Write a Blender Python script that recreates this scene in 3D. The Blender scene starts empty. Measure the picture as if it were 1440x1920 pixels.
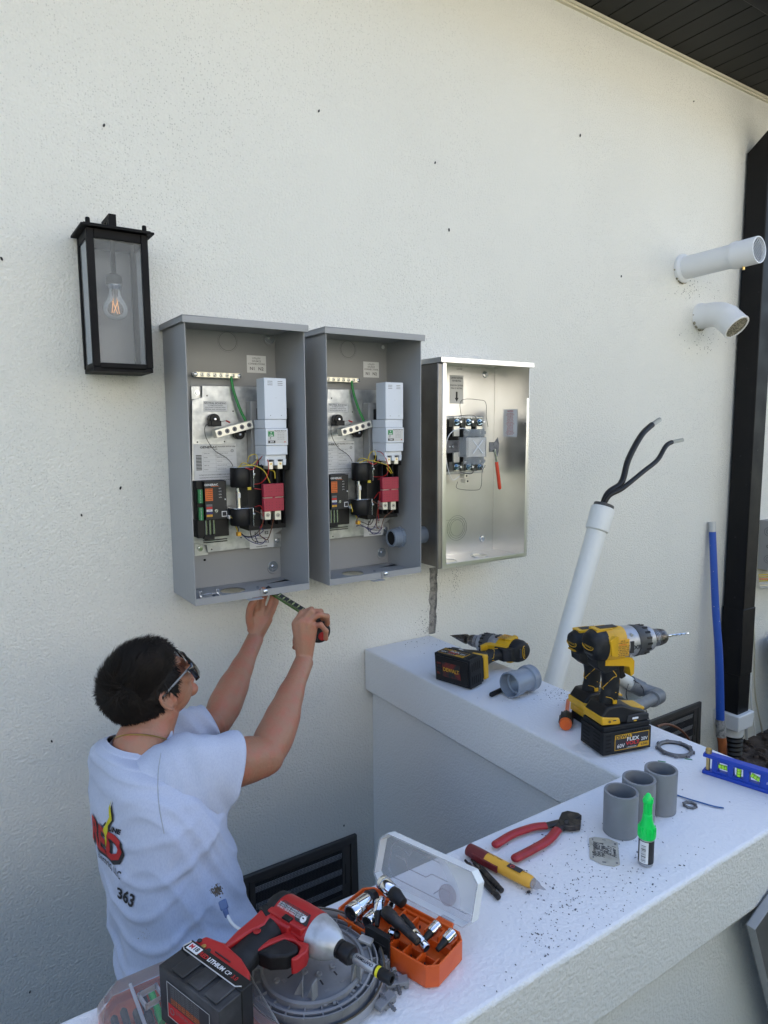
import bpy, bmesh, math, random
from mathutils import Vector as V, Matrix, noise
from mathutils.bvhtree import BVHTree
sc = bpy.context.scene
COL = sc.collection
rad = math.radians
# ---------------------------------------------------------------- camera
CAM = V((0.0, -1.95, 1.75))
_yaw, _pit, _rol, FPX = 0.58310667, 0.11943742, 0.00692869, 1280.34
_f = V((math.sin(_yaw)*math.cos(_pit), math.cos(_yaw)*math.cos(_pit), -math.sin(_pit)))
_r = V((math.cos(_yaw), -math.sin(_yaw), 0)); _d = _f.cross(_r)
if _d.z > 0: _d = -_d
CR = _r*math.cos(_rol) + _d*math.sin(_rol); CD = -_r*math.sin(_rol) + _d*math.cos(_rol); CF = _f
cam_d = bpy.data.cameras.new('camera'); cam = bpy.data.objects.new('camera', cam_d); COL.objects.link(cam)
cam_d.sensor_fit = 'VERTICAL'; cam_d.sensor_height = 24.0; cam_d.lens = FPX/1920*24
cam_d.clip_start = 0.02; cam_d.clip_end = 500
_m = Matrix((CR, -CD, -CF)).transposed().to_4x4(); _m.translation = CAM; cam.matrix_world = _m
sc.camera = cam
# ---------------------------------------------------------------- sky, sun, exposure
SUN_EL, SUN_AZ = 50.0, 20.0      # the sun stands high behind the house, so this side is in open shade
world = bpy.data.worlds.new('World'); sc.world = world; world.use_nodes = True
nt = world.node_tree; bg = nt.nodes['Background']
sky = nt.nodes.new('ShaderNodeTexSky'); sky.sky_type = 'NISHITA'; sky.sun_disc = False
sky.sun_elevation = rad(SUN_EL); sky.sun_rotation = rad(SUN_AZ); sky.air_density = 1.0; sky.dust_density = 1.6; sky.ozone_density = 1.0
nt.links.new(sky.outputs[0], bg.inputs[0]); bg.inputs[1].default_value = 0.15
sun_d = bpy.data.lights.new('sun', 'SUN'); sun_d.energy = 4.6; sun_d.angle = rad(0.5); sun_d.color = (1.0, 0.93, 0.82)
sun = bpy.data.objects.new('sun', sun_d); COL.objects.link(sun)
_s = V((math.sin(rad(SUN_AZ))*math.cos(rad(SUN_EL)), math.cos(rad(SUN_AZ))*math.cos(rad(SUN_EL)), math.sin(rad(SUN_EL))))
sun.rotation_euler = _s.to_track_quat('Z', 'Y').to_euler(); sun.location = (0, 4, 12)
sc.view_settings.view_transform = 'Standard'; sc.view_settings.look = 'None'; sc.view_settings.gamma = 1
sc.view_settings.use_curve_mapping = False; sc.view_settings.exposure = 1.64
# ---------------------------------------------------------------- measuring helpers
def ray(u, v): return CR*((u-720)/FPX) + CD*((v-960)/FPX) + CF
def W(u, v, ax, val):                # the point seen at (u, v) on the plane axis=val
    d = ray(u, v); return CAM + d*((val-CAM[ax])/d[ax])
def Dp(u, v, dep): return CAM + ray(u, v)*dep
# ---------------------------------------------------------------- materials
def mat(name, col, rough=0.5, metal=0.0, bump=None, var=None, coat=0.0, spec=0.5, rvar=None, stretch=None):
    m = bpy.data.materials.new(name); m.use_nodes = True; n = m.node_tree.nodes; l = m.node_tree.links
    b = n['Principled BSDF']; b.inputs['Base Color'].default_value = (*col, 1); b.inputs['Roughness'].default_value = rough
    b.inputs['Metallic'].default_value = metal; b.inputs['Coat Weight'].default_value = coat; b.inputs['Specular IOR Level'].default_value = spec
    tc = n.new('ShaderNodeTexCoord'); src = tc.outputs['Object']
    if stretch:
        mp = n.new('ShaderNodeMapping'); mp.inputs['Scale'].default_value = stretch; l.new(src, mp.inputs[0]); src = mp.outputs[0]
    if var:
        s, c2, lo, hi = var; t = n.new('ShaderNodeTexNoise'); t.inputs['Scale'].default_value = s; t.inputs['Detail'].default_value = 6
        l.new(src, t.inputs[0]); r = n.new('ShaderNodeMapRange'); r.inputs[1].default_value = lo; r.inputs[2].default_value = hi
        l.new(t.outputs[0], r.inputs[0]); x = n.new('ShaderNodeMix'); x.data_type = 'RGBA'
        x.inputs[6].default_value = (*col, 1); x.inputs[7].default_value = (*c2, 1); l.new(r.outputs[0], x.inputs[0]); l.new(x.outputs[2], b.inputs['Base Color'])
    if rvar:
        s, r0, r1 = rvar; t = n.new('ShaderNodeTexNoise'); t.inputs['Scale'].default_value = s; t.inputs['Detail'].default_value = 5
        l.new(src, t.inputs[0]); r = n.new('ShaderNodeMapRange'); r.inputs[1].default_value = .3; r.inputs[2].default_value = .7
        r.inputs[3].default_value = r0; r.inputs[4].default_value = r1; l.new(t.outputs[0], r.inputs[0]); l.new(r.outputs[0], b.inputs['Roughness'])
    if bump:
        s, st, di = bump; t = n.new('ShaderNodeTexNoise'); t.inputs['Scale'].default_value = s; t.inputs['Detail'].default_value = 4
        l.new(src, t.inputs[0]); p = n.new('ShaderNodeBump'); p.inputs['Strength'].default_value = st; p.inputs['Distance'].default_value = di
        l.new(t.outputs[0], p.inputs['Height']); l.new(p.outputs[0], b.inputs['Normal'])
    return m
def clear_mat(name, tint, mixf, rough=0.05, bump=None):
    m = bpy.data.materials.new(name); m.use_nodes = True; n = m.node_tree.nodes; l = m.node_tree.links; n.clear()
    o = n.new('ShaderNodeOutputMaterial'); mx = n.new('ShaderNodeMixShader'); tr = n.new('ShaderNodeBsdfTransparent'); gl = n.new('ShaderNodeBsdfPrincipled')
    tr.inputs[0].default_value = (*tint, 1); gl.inputs['Base Color'].default_value = (.75, .78, .8, 1); gl.inputs['Roughness'].default_value = rough
    lw = n.new('ShaderNodeLayerWeight'); lw.inputs[0].default_value = 0.35
    ma = n.new('ShaderNodeMath'); ma.operation = 'MULTIPLY_ADD'; ma.inputs[1].default_value = .75; ma.inputs[2].default_value = mixf; ma.use_clamp = True
    l.new(lw.outputs['Fresnel'], ma.inputs[0]); l.new(ma.outputs[0], mx.inputs[0]); l.new(tr.outputs[0], mx.inputs[1]); l.new(gl.outputs[0], mx.inputs[2]); l.new(mx.outputs[0], o.inputs[0])
    return m
def stucco(name, col, grain, strength, dist, spots=0.0, rough=.85, sheen=.3, dirt=(.10, .095, .085)):
    m = bpy.data.materials.new(name); m.use_nodes = True; n = m.node_tree.nodes; l = m.node_tree.links; b = n['Principled BSDF']
    b.inputs['Roughness'].default_value = rough; b.inputs['Specular IOR Level'].default_value = sheen
    tc = n.new('ShaderNodeTexCoord'); src = tc.outputs['Object']
    def noi(s, det=4):
        t = n.new('ShaderNodeTexNoise'); t.inputs['Scale'].default_value = s; t.inputs['Detail'].default_value = det; l.new(src, t.inputs[0]); return t.outputs[0]
    def rng(x, a, c, d=0., e=1.):
        r = n.new('ShaderNodeMapRange'); r.inputs[1].default_value = a; r.inputs[2].default_value = c; r.inputs[3].default_value = d; r.inputs[4].default_value = e
        l.new(x, r.inputs[0]); return r.outputs[0]
    def mul(a, c):
        t = n.new('ShaderNodeMath'); t.operation = 'MULTIPLY'; l.new(a, t.inputs[0])
        if isinstance(c, float): t.inputs[1].default_value = c
        else: l.new(c, t.inputs[1])
        return t.outputs[0]
    def mix(fac, a, c):
        x = n.new('ShaderNodeMix'); x.data_type = 'RGBA'; l.new(fac, x.inputs[0])
        for i, q in ((6, a), (7, c)):
            if isinstance(q, tuple): x.inputs[i].default_value = (*q, 1)
            else: l.new(q, x.inputs[i])
        return x.outputs[2]
    c = mix(rng(noi(1.3), .35, .7), col, tuple(k*.95 for k in col))
    g1 = noi(grain, 3)
    if spots:
        vo = n.new('ShaderNodeTexVoronoi'); vo.inputs['Scale'].default_value = 165; l.new(src, vo.inputs[0])
        patch = rng(noi(1.6, 5), .40, .72, .05, 1.0)
        dot = rng(vo.outputs['Distance'], .12, .38, 1., 0.)
        few = rng(n_col(n, l, vo), .45, .62)
        c = mix(mul(mul(mul(dot, patch), few), spots), c, dirt)
    l.new(c, b.inputs['Base Color'])
    h = n.new('ShaderNodeMath'); h.operation = 'ADD'; l.new(rng(g1, .38, .62), h.inputs[0]); l.new(mul(noi(grain*.35, 2), 1.1), h.inputs[1])
    p = n.new('ShaderNodeBump'); p.inputs['Strength'].default_value = strength; p.inputs['Distance'].default_value = dist
    l.new(h.outputs[0], p.inputs['Height']); l.new(p.outputs[0], b.inputs['Normal'])
    return m
def n_col(n, l, vo):
    s = n.new('ShaderNodeSeparateColor'); l.new(vo.outputs['Color'], s.inputs[0]); return s.outputs[0]
M = {}
M['wall'] = stucco('white_stucco', (.76, .75, .69), 150, .5, .0032, spots=.62, dirt=(.20, .19, .17))
M['ledge'] = stucco('white_ledge_paint', (.74, .755, .79), 140, .24, .0028, rough=.55, sheen=.45)
M['lowwall'] = stucco('low_wall_paint', (.76, .77, .77), 170, .4, .0028, rough=.5, sheen=.5)
M['trim'] = mat('cream_trim', (.68, .64, .5), .6, bump=(60, .2, .002))
M['rawcem'] = mat('raw_cement', (.32, .31, .29), .95, bump=(90, 1, .004), var=(60, (.14, .14, .135), .45, .65))
M['soffit'] = mat('dark_soffit_metal', (.011, .012, .011), .6, spec=.3, bump=(300, .15, .001))
M['gap'] = mat('gap_and_shade_black', (.004, .004, .004), .9)  # black for joints, and for the shade inside pipe mouths and openings
M['blackmet'] = mat('black_metal', (.012, .012, .013), .42, bump=(400, .1, .001), var=(9, (.02, .02, .022), .4, .7))
M['downsp'] = mat('black_downspout_paint', (.005, .005, .006), .45, spec=.25, rvar=(8, .4, .6), var=(25, (.03, .03, .03), .68, .75))
M['greysteel'] = mat('grey_enclosure_paint', (.33, .335, .34), .48, metal=0, bump=(500, .06, .0006), var=(3, (.30, .305, .31), .35, .7), spec=.5)
M['stain'] = mat('brushed_stainless', (.78, .775, .76), .3, metal=1, bump=(30, .06, .0012), var=(4, (.68, .67, .65), .35, .65), rvar=(3, .26, .36))
M['galv'] = mat('galvanised_plate', (.62, .64, .65), .38, metal=.85, var=(45, (.48, .50, .52), .4, .62), rvar=(30, .28, .5))
M['zinc'] = mat('zinc_plated', (.66, .70, .74), .25, metal=1)
M['chrome'] = mat('chrome', (.75, .76, .78), .12, metal=1, bump=(200, .05, .0005))
M['alu'] = mat('cast_aluminium', (.42, .43, .46), .48, metal=.7, bump=(120, .15, .001), var=(30, (.42, .43, .44), .4, .7))
M['tin'] = mat('tinned_bar', (.80, .76, .62), .35, metal=.7)
M['lug'] = mat('lug_aluminium', (.78, .76, .68), .35, metal=.6)
M['brass'] = mat('brass', (.62, .45, .18), .3, metal=1)
M['blk'] = mat('black_plastic', (.009, .009, .010), .45, spec=.35, bump=(200, .1, .001))
M['blkd'] = mat('dusty_black_plastic', (.016, .017, .02), .5, var=(18, (.06, .062, .07), .52, .72), bump=(160, .15, .001))
M['rub'] = mat('black_rubber', (.008, .009, .011), .6, spec=.35, bump=(500, .25, .0008), var=(22, (.035, .037, .042), .55, .75))
M['dkgrey'] = mat('dark_grey_plastic', (.05, .052, .055), .5)
M['whitep'] = mat('white_plastic', (.66, .70, .76), .4)
M['offw'] = mat('label_white', (.74, .75, .76), .5)
M['foil'] = mat('silver_label', (.50, .51, .52), .4, metal=.25)
M['ink'] = mat('label_ink', (.02, .02, .025), .6)
M['inkg'] = mat('grey_ink', (.16, .16, .17), .6)
M['redink'] = mat('red_ink', (.55, .03, .03), .5)
M['orst'] = mat('orange_sticker', (.75, .17, .03), .5)
M['green'] = mat('green_wire', (.01, .24, .05), .35)
M['grn'] = mat('green_plastic', (.02, .22, .07), .4)
M['redc'] = mat('crimson_cover', (.36, .025, .05), .45, bump=(300, .1, .0008))
M['wy'] = mat('yellow_wire', (.62, .48, .04), .4); M['wr'] = mat('red_wire', (.45, .02, .02), .4)
M['wb'] = mat('black_wire', (.012, .012, .014), .4); M['wu'] = mat('dark_blue_wire', (.03, .03, .15), .4); M['wn'] = mat('brown_wire', (.16, .06, .03), .4)
M['ww'] = mat('white_wire', (.72, .72, .70), .45)
M['orange'] = mat('orange_plastic', (.72, .12, .012), .42, bump=(120, .08, .001), var=(12, (.60, .085, .01), .45, .7))
M['redp'] = mat('red_plastic', (.42, .012, .014), .45, bump=(250, .12, .0008), var=(14, (.34, .014, .016), .45, .7))
M['redgrip'] = mat('red_dipped_grip', (.33, .012, .02), .35, var=(40, (.22, .01, .015), .5, .7))
M['yel'] = mat('yellow_plastic', (.66, .37, .012), .42, bump=(250, .12, .0008), var=(20, (.48, .27, .02), .5, .72))
M['yel2'] = mat('tester_yellow', (.72, .38, .04), .4)
M['maroon'] = mat('maroon_plastic', (.13, .012, .016), .45)
M['pvc'] = mat('grey_pvc', (.20, .215, .235), .42, var=(20, (.17, .18, .2), .45, .7), bump=(60, .06, .001))
M['pvcl'] = mat('blue_grey_pvc', (.22, .26, .32), .35)
M['pvcw'] = mat('painted_white_pipe', (.72, .73, .71), .5, bump=(45, .45, .004))
M['pvcw2'] = mat('white_vent_pipe', (.73, .74, .75), .4, bump=(50, .05, .001))
M['dust'] = mat('dirty_white', (.38, .36, .28), .9, var=(120, (.12, .11, .08), .45, .6))
M['blue'] = mat('blue_level_paint', (.012, .055, .42), .38)
M['bluep'] = mat('blue_pole_paint', (.02, .085, .42), .4, var=(80, (.5, .55, .6), .70, .74))
M['wood'] = mat('rusty_orange_wood', (.36, .10, .025), .6, var=(30, (.12, .03, .01), .45, .65), stretch=(1, 1, .3), bump=(60, .3, .002))
M['lime'] = mat('lime_vial', (.45, .9, .05), .2)
M['nut'] = mat('dull_zinc_casting', (.18, .185, .20), .55, metal=.5, bump=(90, .3, .002), var=(60, (.1, .1, .11), .45, .65))
M['beige'] = mat('beige_tag', (.42, .41, .36), .6, var=(30, (.3, .29, .24), .5, .7))
M['gcap'] = mat('bright_green_plastic', (.0, .72, .12), .35)
M['glass'] = clear_mat('lantern_glass', (.88, .89, .90), .08, .03)
M['bulb'] = clear_mat('bulb_glass', (.95, .95, .95), .05, .02)
M['clear'] = clear_mat('clear_polycarbonate', (.90, .90, .92), .12, .12)
M['clear3'] = clear_mat('thin_clear_shield', (.96, .96, .97), .03, .15)
M['stside'] = mat('shaded_stainless_side', (.34, .32, .29), .42, metal=.85, var=(9, (.26, .24, .22), .4, .65), bump=(40, .1, .001))  # same stainless, darkened: the shade of the left side put into its colour
M['clear2'] = clear_mat('scuffed_clear_plastic', (.86, .82, .83), .12, .3)
M['dark'] = mat('lantern_black', (.004, .004, .005), .6, spec=.18, rvar=(12, .5, .7))
M['lens'] = mat('dark_lens', (.006, .006, .007), .08, coat=1)
M['tape'] = mat('tape_blade', (.08, .13, .02), .35)
M['lettering'] = mat('pale_lettering', (.62, .62, .55), .5)
M['dirt'] = mat('drill_shavings', (.13, .135, .15), .9)
M['gold'] = mat('gold_chain', (.6, .42, .15), .3, metal=1)
M['strand'] = mat('stranded_aluminium', (.42, .43, .43), .35, metal=.9)
M['caulk'] = mat('caulk', (.5, .5, .47), .8)
fil = mat('warm_filament', (.9, .5, .2), .4); fil.node_tree.nodes['Principled BSDF'].inputs['Emission Color'].default_value = (1, .45, .15, 1)
fil.node_tree.nodes['Principled BSDF'].inputs['Emission Strength'].default_value = .5; M['fil'] = fil
# ---------------------------------------------------------------- mesh builder
def frame(o, x, z=None, y=None):      # right-handed frame at o with X along x
    x = V(x).normalized()
    if z is not None: zz = V(z); zz = (zz - x*zz.dot(x)).normalized(); yy = zz.cross(x)
    else: yy = V(y); yy = (yy - x*yy.dot(x)).normalized(); zz = x.cross(yy)
    m = Matrix((x, yy, zz)).transposed().to_4x4(); m.translation = V(o); return m
def catmull(P, k=6, closed=False):
    P = [V(p) for p in P]; out = []; n = len(P)
    for i in range(n if closed else n-1):
        a = P[(i-1) % n] if closed or i else P[0]*2-P[1]; b = P[i]; c = P[(i+1) % n]
        d = P[(i+2) % n] if closed or i+2 < n else P[-1]*2-P[-2]
        for j in range(k):
            t = j/k; out.append(.5*((2*b)+(c-a)*t+(2*a-5*b+4*c-d)*t*t+(3*b-a-3*c+d)*t**3))
    if not closed: out.append(P[-1])
    return out
_tc = {}
class MB:
    def __init__(s): s.v = []; s.f = []; s.m = []; s.sm = []; s.mats = []; s.T = Matrix()
    def mi(s, m):
        if m not in s.mats: s.mats.append(m)
        return s.mats.index(m)
    def add(s, vs, fs, m, smooth=True):
        b = len(s.v); s.v += [s.T @ V(v) for v in vs]; i = s.mi(m)
        for f in fs: s.f.append([b+k for k in f]); s.m.append(i); s.sm.append(smooth)
        return s
    def box(s, a, b, m, T=None, taper=0.0):
        x0, y0, z0 = a; x1, y1, z1 = b; t = taper
        vs = [V(p) for p in ((x0, y0, z0), (x1, y0, z0), (x1, y1, z0), (x0, y1, z0), (x0+t, y0+t, z1), (x1-t, y0+t, z1), (x1-t, y1-t, z1), (x0+t, y1-t, z1))]
        if T: vs = [T @ v for v in vs]
        return s.add(vs, [(3, 2, 1, 0), (4, 5, 6, 7), (0, 1, 5, 4), (1, 2, 6, 5), (2, 3, 7, 6), (3, 0, 4, 7)], m)
    def quad(s, a, b, c, d, m): return s.add([a, b, c, d], [(0, 1, 2, 3)], m)
    def tube(s, P, r, m, n=10, closed=False, caps=True, ell=None, up=None):
        P = [V(p) for p in P]; k = len(P); R = r if isinstance(r, (list, tuple)) else [r]*k
        if len(R) != k: R = [R[0]+(R[-1]-R[0])*i/(k-1) for i in range(k)]
        t = [((P[(i+1) % k]-P[i-1]) if closed or 0 < i < k-1 else (P[1]-P[0] if i == 0 else P[-1]-P[-2])).normalized() for i in range(k)]
        a = V(up) if up is not None else (V((0, 0, 1)) if abs(t[0].z) < .9 else V((1, 0, 0)))
        a = (a - t[0]*a.dot(t[0])).normalized(); vs = []
        for i in range(k):
            a = (a - t[i]*a.dot(t[i])).normalized(); b = t[i].cross(a)
            for j in range(n):
                q = 2*math.pi*j/n; ea, eb = (ell[i] if ell else (1, 1)); vs.append(P[i]+(a*math.cos(q)*ea+b*math.sin(q)*eb)*R[i])
        fs = []
        for i in range(k if closed else k-1):
            i2 = (i+1) % k
            for j in range(n): fs.append((i*n+j, i*n+(j+1) % n, i2*n+(j+1) % n, i2*n+j))
        if caps and not closed: fs += [tuple(range(n))[::-1], tuple((k-1)*n+j for j in range(n))]
        return s.add(vs, fs, m)
    def cyl(s, p, q, r, m, r2=None, n=20, caps=True): return s.tube([p, q], [r, r if r2 is None else r2], m, n, caps=caps)
    def lathe(s, prof, p, ax, m, n=28, close=False):   # prof: (h, r) along ax from p; mats may be a list per segment
        ax = V(ax).normalized(); a = ax.orthogonal().normalized(); b = ax.cross(a); p = V(p); vs = []
        for h, r in prof:
            for j in range(n): q = 2*math.pi*j/n; vs.append(p+ax*h+(a*math.cos(q)+b*math.sin(q))*r)
        k = len(prof)
        for i in range(k-1):
            pass
        mm = m if isinstance(m, list) else [m]*(k-1)
        base = len(s.v); s.v += [s.T @ v for v in vs]
        for i in range(k-1):
            mi = s.mi(mm[i])
            for j in range(n): s.f.append([base+i*n+j, base+i*n+(j+1) % n, base+(i+1)*n+(j+1) % n, base+(i+1)*n+j]); s.m.append(mi); s.sm.append(True)
        if not close:
            if prof[0][1] > 1e-6: s.f.append([base+j for j in range(n)][::-1]); s.m.append(s.mi(mm[0])); s.sm.append(True)
            if prof[-1][1] > 1e-6: s.f.append([base+(k-1)*n+j for j in range(n)]); s.m.append(s.mi(mm[-1])); s.sm.append(True)
        return s
    def ring(s, p, ax, r0, r1, h, m, n=32): # flat annulus with thickness
        return s.lathe([(0, r0), (0, r1), (h, r1), (h, r0), (0, r0)], p, ax, m, n, close=True)
    def prism(s, poly, T, h0, h1, m, m2=None):   # poly in XY of T, extruded along its Z
        n = len(poly); vs = [T @ V((x, y, h0)) for x, y in poly]+[T @ V((x, y, h1)) for x, y in poly]
        s.add(vs, [(j, (j+1) % n, n+(j+1) % n, n+j) for j in range(n)], m)
        s.add(vs[:n], [tuple(range(n))[::-1]], m); s.add(vs[n:], [tuple(range(n))], m2 or m); return s
    def ell(s, c, r, m, T=None, n=16, k=10):
        vs = []; fs = []
        for i in range(k+1):
            th = math.pi*i/k
            for j in range(n):
                q = 2*math.pi*j/n; v = V((math.sin(th)*math.cos(q)*r[0], math.sin(th)*math.sin(q)*r[1], math.cos(th)*r[2]))
                vs.append((T @ (v+V(c))) if T else v+V(c))
        for i in range(k):
            for j in range(n): fs.append((i*n+j, (i+1)*n+j, (i+1)*n+(j+1) % n, i*n+(j+1) % n))
        return s.add(vs, fs, m)
    def text(s, t, size, T, m, align='CENTER', bold=0.0, sx=1.0, shear=0.0):
        key = (t, align, bold, shear)
        if key not in _tc:
            c = bpy.data.curves.new('t', 'FONT'); c.body = t; c.size = 1; c.align_x = align; c.align_y = 'CENTER'; c.offset = bold; c.shear = shear; c.resolution_u = 2
            o = bpy.data.objects.new('t', c); COL.objects.link(o); bpy.context.view_layer.update()
            me = bpy.data.meshes.new_from_object(o.evaluated_get(bpy.context.evaluated_depsgraph_get()))
            _tc[key] = ([tuple(v.co) for v in me.vertices], [tuple(p.vertices) for p in me.polygons])
            bpy.data.objects.remove(o); bpy.data.curves.remove(c); bpy.data.meshes.remove(me)
        vs, fs = _tc[key]
        return s.add([T @ V((x*size*sx, y*size, 0)) for x, y, z in vs], fs, m, False)
    def build(s, name, parent=None, bevel=0, seg=2, ang=40, label=None, cat=None, group=None, kind=None, sub=0, solid=0):
        me = bpy.data.meshes.new(name); me.from_pydata([tuple(v) for v in s.v], [], s.f)
        for k in s.mats: me.materials.append(M[k])
        me.polygons.foreach_set('material_index', s.m); me.polygons.foreach_set('use_smooth', s.sm)
        bm = bmesh.new(); bm.from_mesh(me); bmesh.ops.remove_doubles(bm, verts=bm.verts, dist=1e-6); bm.to_mesh(me); bm.free()
        me.set_sharp_from_angle(angle=rad(ang)); me.update()
        o = bpy.data.objects.new(name, me); COL.objects.link(o)
        if parent: o.parent = parent
        if solid: q = o.modifiers.new('solid', 'SOLIDIFY'); q.thickness = solid; q.offset = 0
        if bevel: q = o.modifiers.new('bevel', 'BEVEL'); q.width = bevel; q.segments = seg; q.limit_method = 'ANGLE'; q.angle_limit = rad(38); q.harden_normals = False
        if sub: q = o.modifiers.new('sub', 'SUBSURF'); q.levels = sub; q.render_levels = sub
        tag(o, label, cat, group, kind); return o
def tag(o, label=None, cat=None, group=None, kind=None):
    if label: o['label'] = label
    if cat: o['category'] = cat
    if group: o['group'] = group
    if kind: o['kind'] = kind
    return o
def thing(name, label, cat, T=None, group=None):
    o = bpy.data.objects.new(name, None); COL.objects.link(o); o.empty_display_size = .05
    if T is not None: o.matrix_world = T if isinstance(T, Matrix) else Matrix.Translation(V(T))
    return tag(o, label, cat, group)
def copy_tree(o, parent=None, skip=()):
    c = o.copy(); COL.objects.link(c); c.parent = parent
    for ch in list(o.children):
        if ch.name.split('.')[0] not in skip: copy_tree(ch, c)
    return c
def face(o, x, up):     # a drawing frame: X to the right of the sheet, Y up, Z out of it
    return frame(o, x, y=up)
I4 = Matrix()
# ================================================================ SETTING
random.seed(3)
M['ground'] = mat('mulch_and_soil', (.06, .04, .03), .95, bump=(40, 1, .03), var=(14, (.12, .09, .07), .4, .65))
M['paving'] = mat('pale_concrete', (.17, .16, .13), .9, bump=(60, .3, .003), var=(3, (.12, .12, .10), .4, .7))
b = MB(); b.box((-60, -2.0, -.3), (60, 60, 0), 'ground'); b.build('ground', kind='structure')
b = MB(); b.box((-60, -60, -.3), (60, -2.0, .02), 'paving'); b.build('path', kind='structure')
M['grime'] = mat('wall_grime', (.09, .085, .075), .95)
# ---- house
house = thing('house', 'white stucco house wall with a dark slatted soffit along its top', 'house', (1.5, 0, 0))
def hb(): q = MB(); q.T = Matrix.Translation((-1.5, 0, 0)); return q
b = hb()
X0, X1, ZT = -5.0, 6.5, 3.36
zs = [1.250+(-.248)*i/12 for i in range(13)]
L = [1.484+random.uniform(-.004, .004)-(0.006 if i > 9 else 0) for i in range(13)]; Rr = [1.521+random.uniform(-.004, .003)-.0006*i for i in range(13)]
def vx(x, z, y=0): return (x, y, z)
b.quad(vx(X0, 1.250), vx(X1, 1.250), vx(X1, ZT), vx(X0, ZT), 'wall')
b.quad(vx(X0, 0), vx(X1, 0), vx(X1, zs[-1]), vx(X0, zs[-1]), 'wall')
for i in range(12):
    a, c = zs[i], zs[i+1]
    b.quad(vx(X0, c), vx(L[i+1], c), vx(L[i], a), vx(X0, a), 'wall'); b.quad(vx(Rr[i+1], c), vx(X1, c), vx(X1, a), vx(Rr[i], a), 'wall')
    b.quad(vx(L[i+1], c), vx(L[i+1]+.002, c, .007), vx(L[i]+.002, a, .007), vx(L[i], a), 'rawcem'); b.quad(vx(Rr[i+1], c), vx(Rr[i+1]-.003, c, .007), vx(Rr[i]-.003, a, .007), vx(Rr[i], a), 'rawcem')
    b.quad(vx(L[i+1]+.002, c, .007), vx(Rr[i+1]-.003, c, .007), vx(Rr[i]-.003, a, .007), vx(L[i]+.002, a, .007), 'rawcem')
b.quad(vx(L[0], zs[0]), vx(Rr[0], zs[0]), vx(Rr[0], zs[0], .007), vx(L[0], zs[0], .007), 'rawcem')
b.build('wall', house)
b = hb(); b.box((X0, .05, 0), (X1, 8, ZT), 'lowwall'); b.build('wall', house)
b = hb(); x = X0
while x < X1: b.box((x, -.372, 3.362), (x+.0975, 0, 3.376), 'soffit'); b.box((x+.0975, -.372, 3.370), (x+.1035, 0, 3.376), 'gap'); x += .1035
b.build('soffit', house)
b = hb(); b.box((X0, -.55, 3.352), (X1, -.374, 3.50), 'downsp'); b.build('fascia', house, bevel=.004)
b = hb(); b.box((X0, -.012, 3.343), (X1, .002, 3.361), 'trim'); b.box((X0, -.02, 3.350), (X1, -.0125, 3.3605), 'trim'); b.build('trim', house)
b = hb(); T = Matrix.Translation((0, 0, 0)) @ Matrix(((0, 0, 1, 0), (1, 0, 0, 0), (0, 1, 0, 0), (0, 0, 0, 1)))
b.prism([(-.6, 3.5), (4, 4.9), (8.6, 3.5), (8.6, 3.38), (-.55, 3.38)], T, X0-.4, X1+.4, 'downsp'); b.build('roof', house)
M['nwall'] = mat('cream_bounce_render', (.68, .66, .60), .8, bump=(40, .2, .003)); M['leaf'] = mat('added_hedge_leaves', (.035, .06, .02), .6)
# ---- neighbour across the side yard (unseen; roof and gutter for reflections, tall pale wall added for bounce)
nb = thing('unseen_neighbour_house', 'unseen house added across the side yard, its tall pale wall throwing bounce light', 'house', (1, -10.5, 0))
random.seed(8); b = MB(); b.box((-7, -3.75, 0), (9, -3.3, 1.5), 'leaf')
for i in range(7000):
    p = V((random.uniform(-7, 9), random.choice((-3.26, -3.3, -3.5, -3.7)), random.uniform(.05, 1.6))); p.z = random.uniform(1.45, 1.62) if p.y < -3.4 else p.z
    a, c = V((random.gauss(0, 1), random.gauss(0, 1), random.gauss(0, 1))).normalized()*.04, V((random.gauss(0, 1), random.gauss(0, 1), random.gauss(0, 1))).normalized()*.025; b.add([p-a, p-c, p+a, p+c], [(0, 1, 2, 3)], 'leaf', False)
tag(b.build('added_hedge'), 'unseen dark green leafy screen added along the path to block low light', 'added_hedge')  # never in view; added to cut the light reaching the low walls
b = MB(); b.box((-9, -3, 0), (9, 3.2, 5.2), 'nwall'); b.build('wall', nb)
b = MB(); b.prism([(-3.4, 5.2), (3.6, 5.2), (.2, 6.6)], Matrix(((0, 0, 1, 0), (1, 0, 0, 0), (0, 1, 0, 0), (0, 0, 0, 1))), -9.4, 9.4, 'soffit'); b.build('roof', nb)
b = MB(); b.box((-9.4, 3.61, 5.06), (9.4, 3.73, 5.20), 'whitep'); b.build('gutter', nb)
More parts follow.
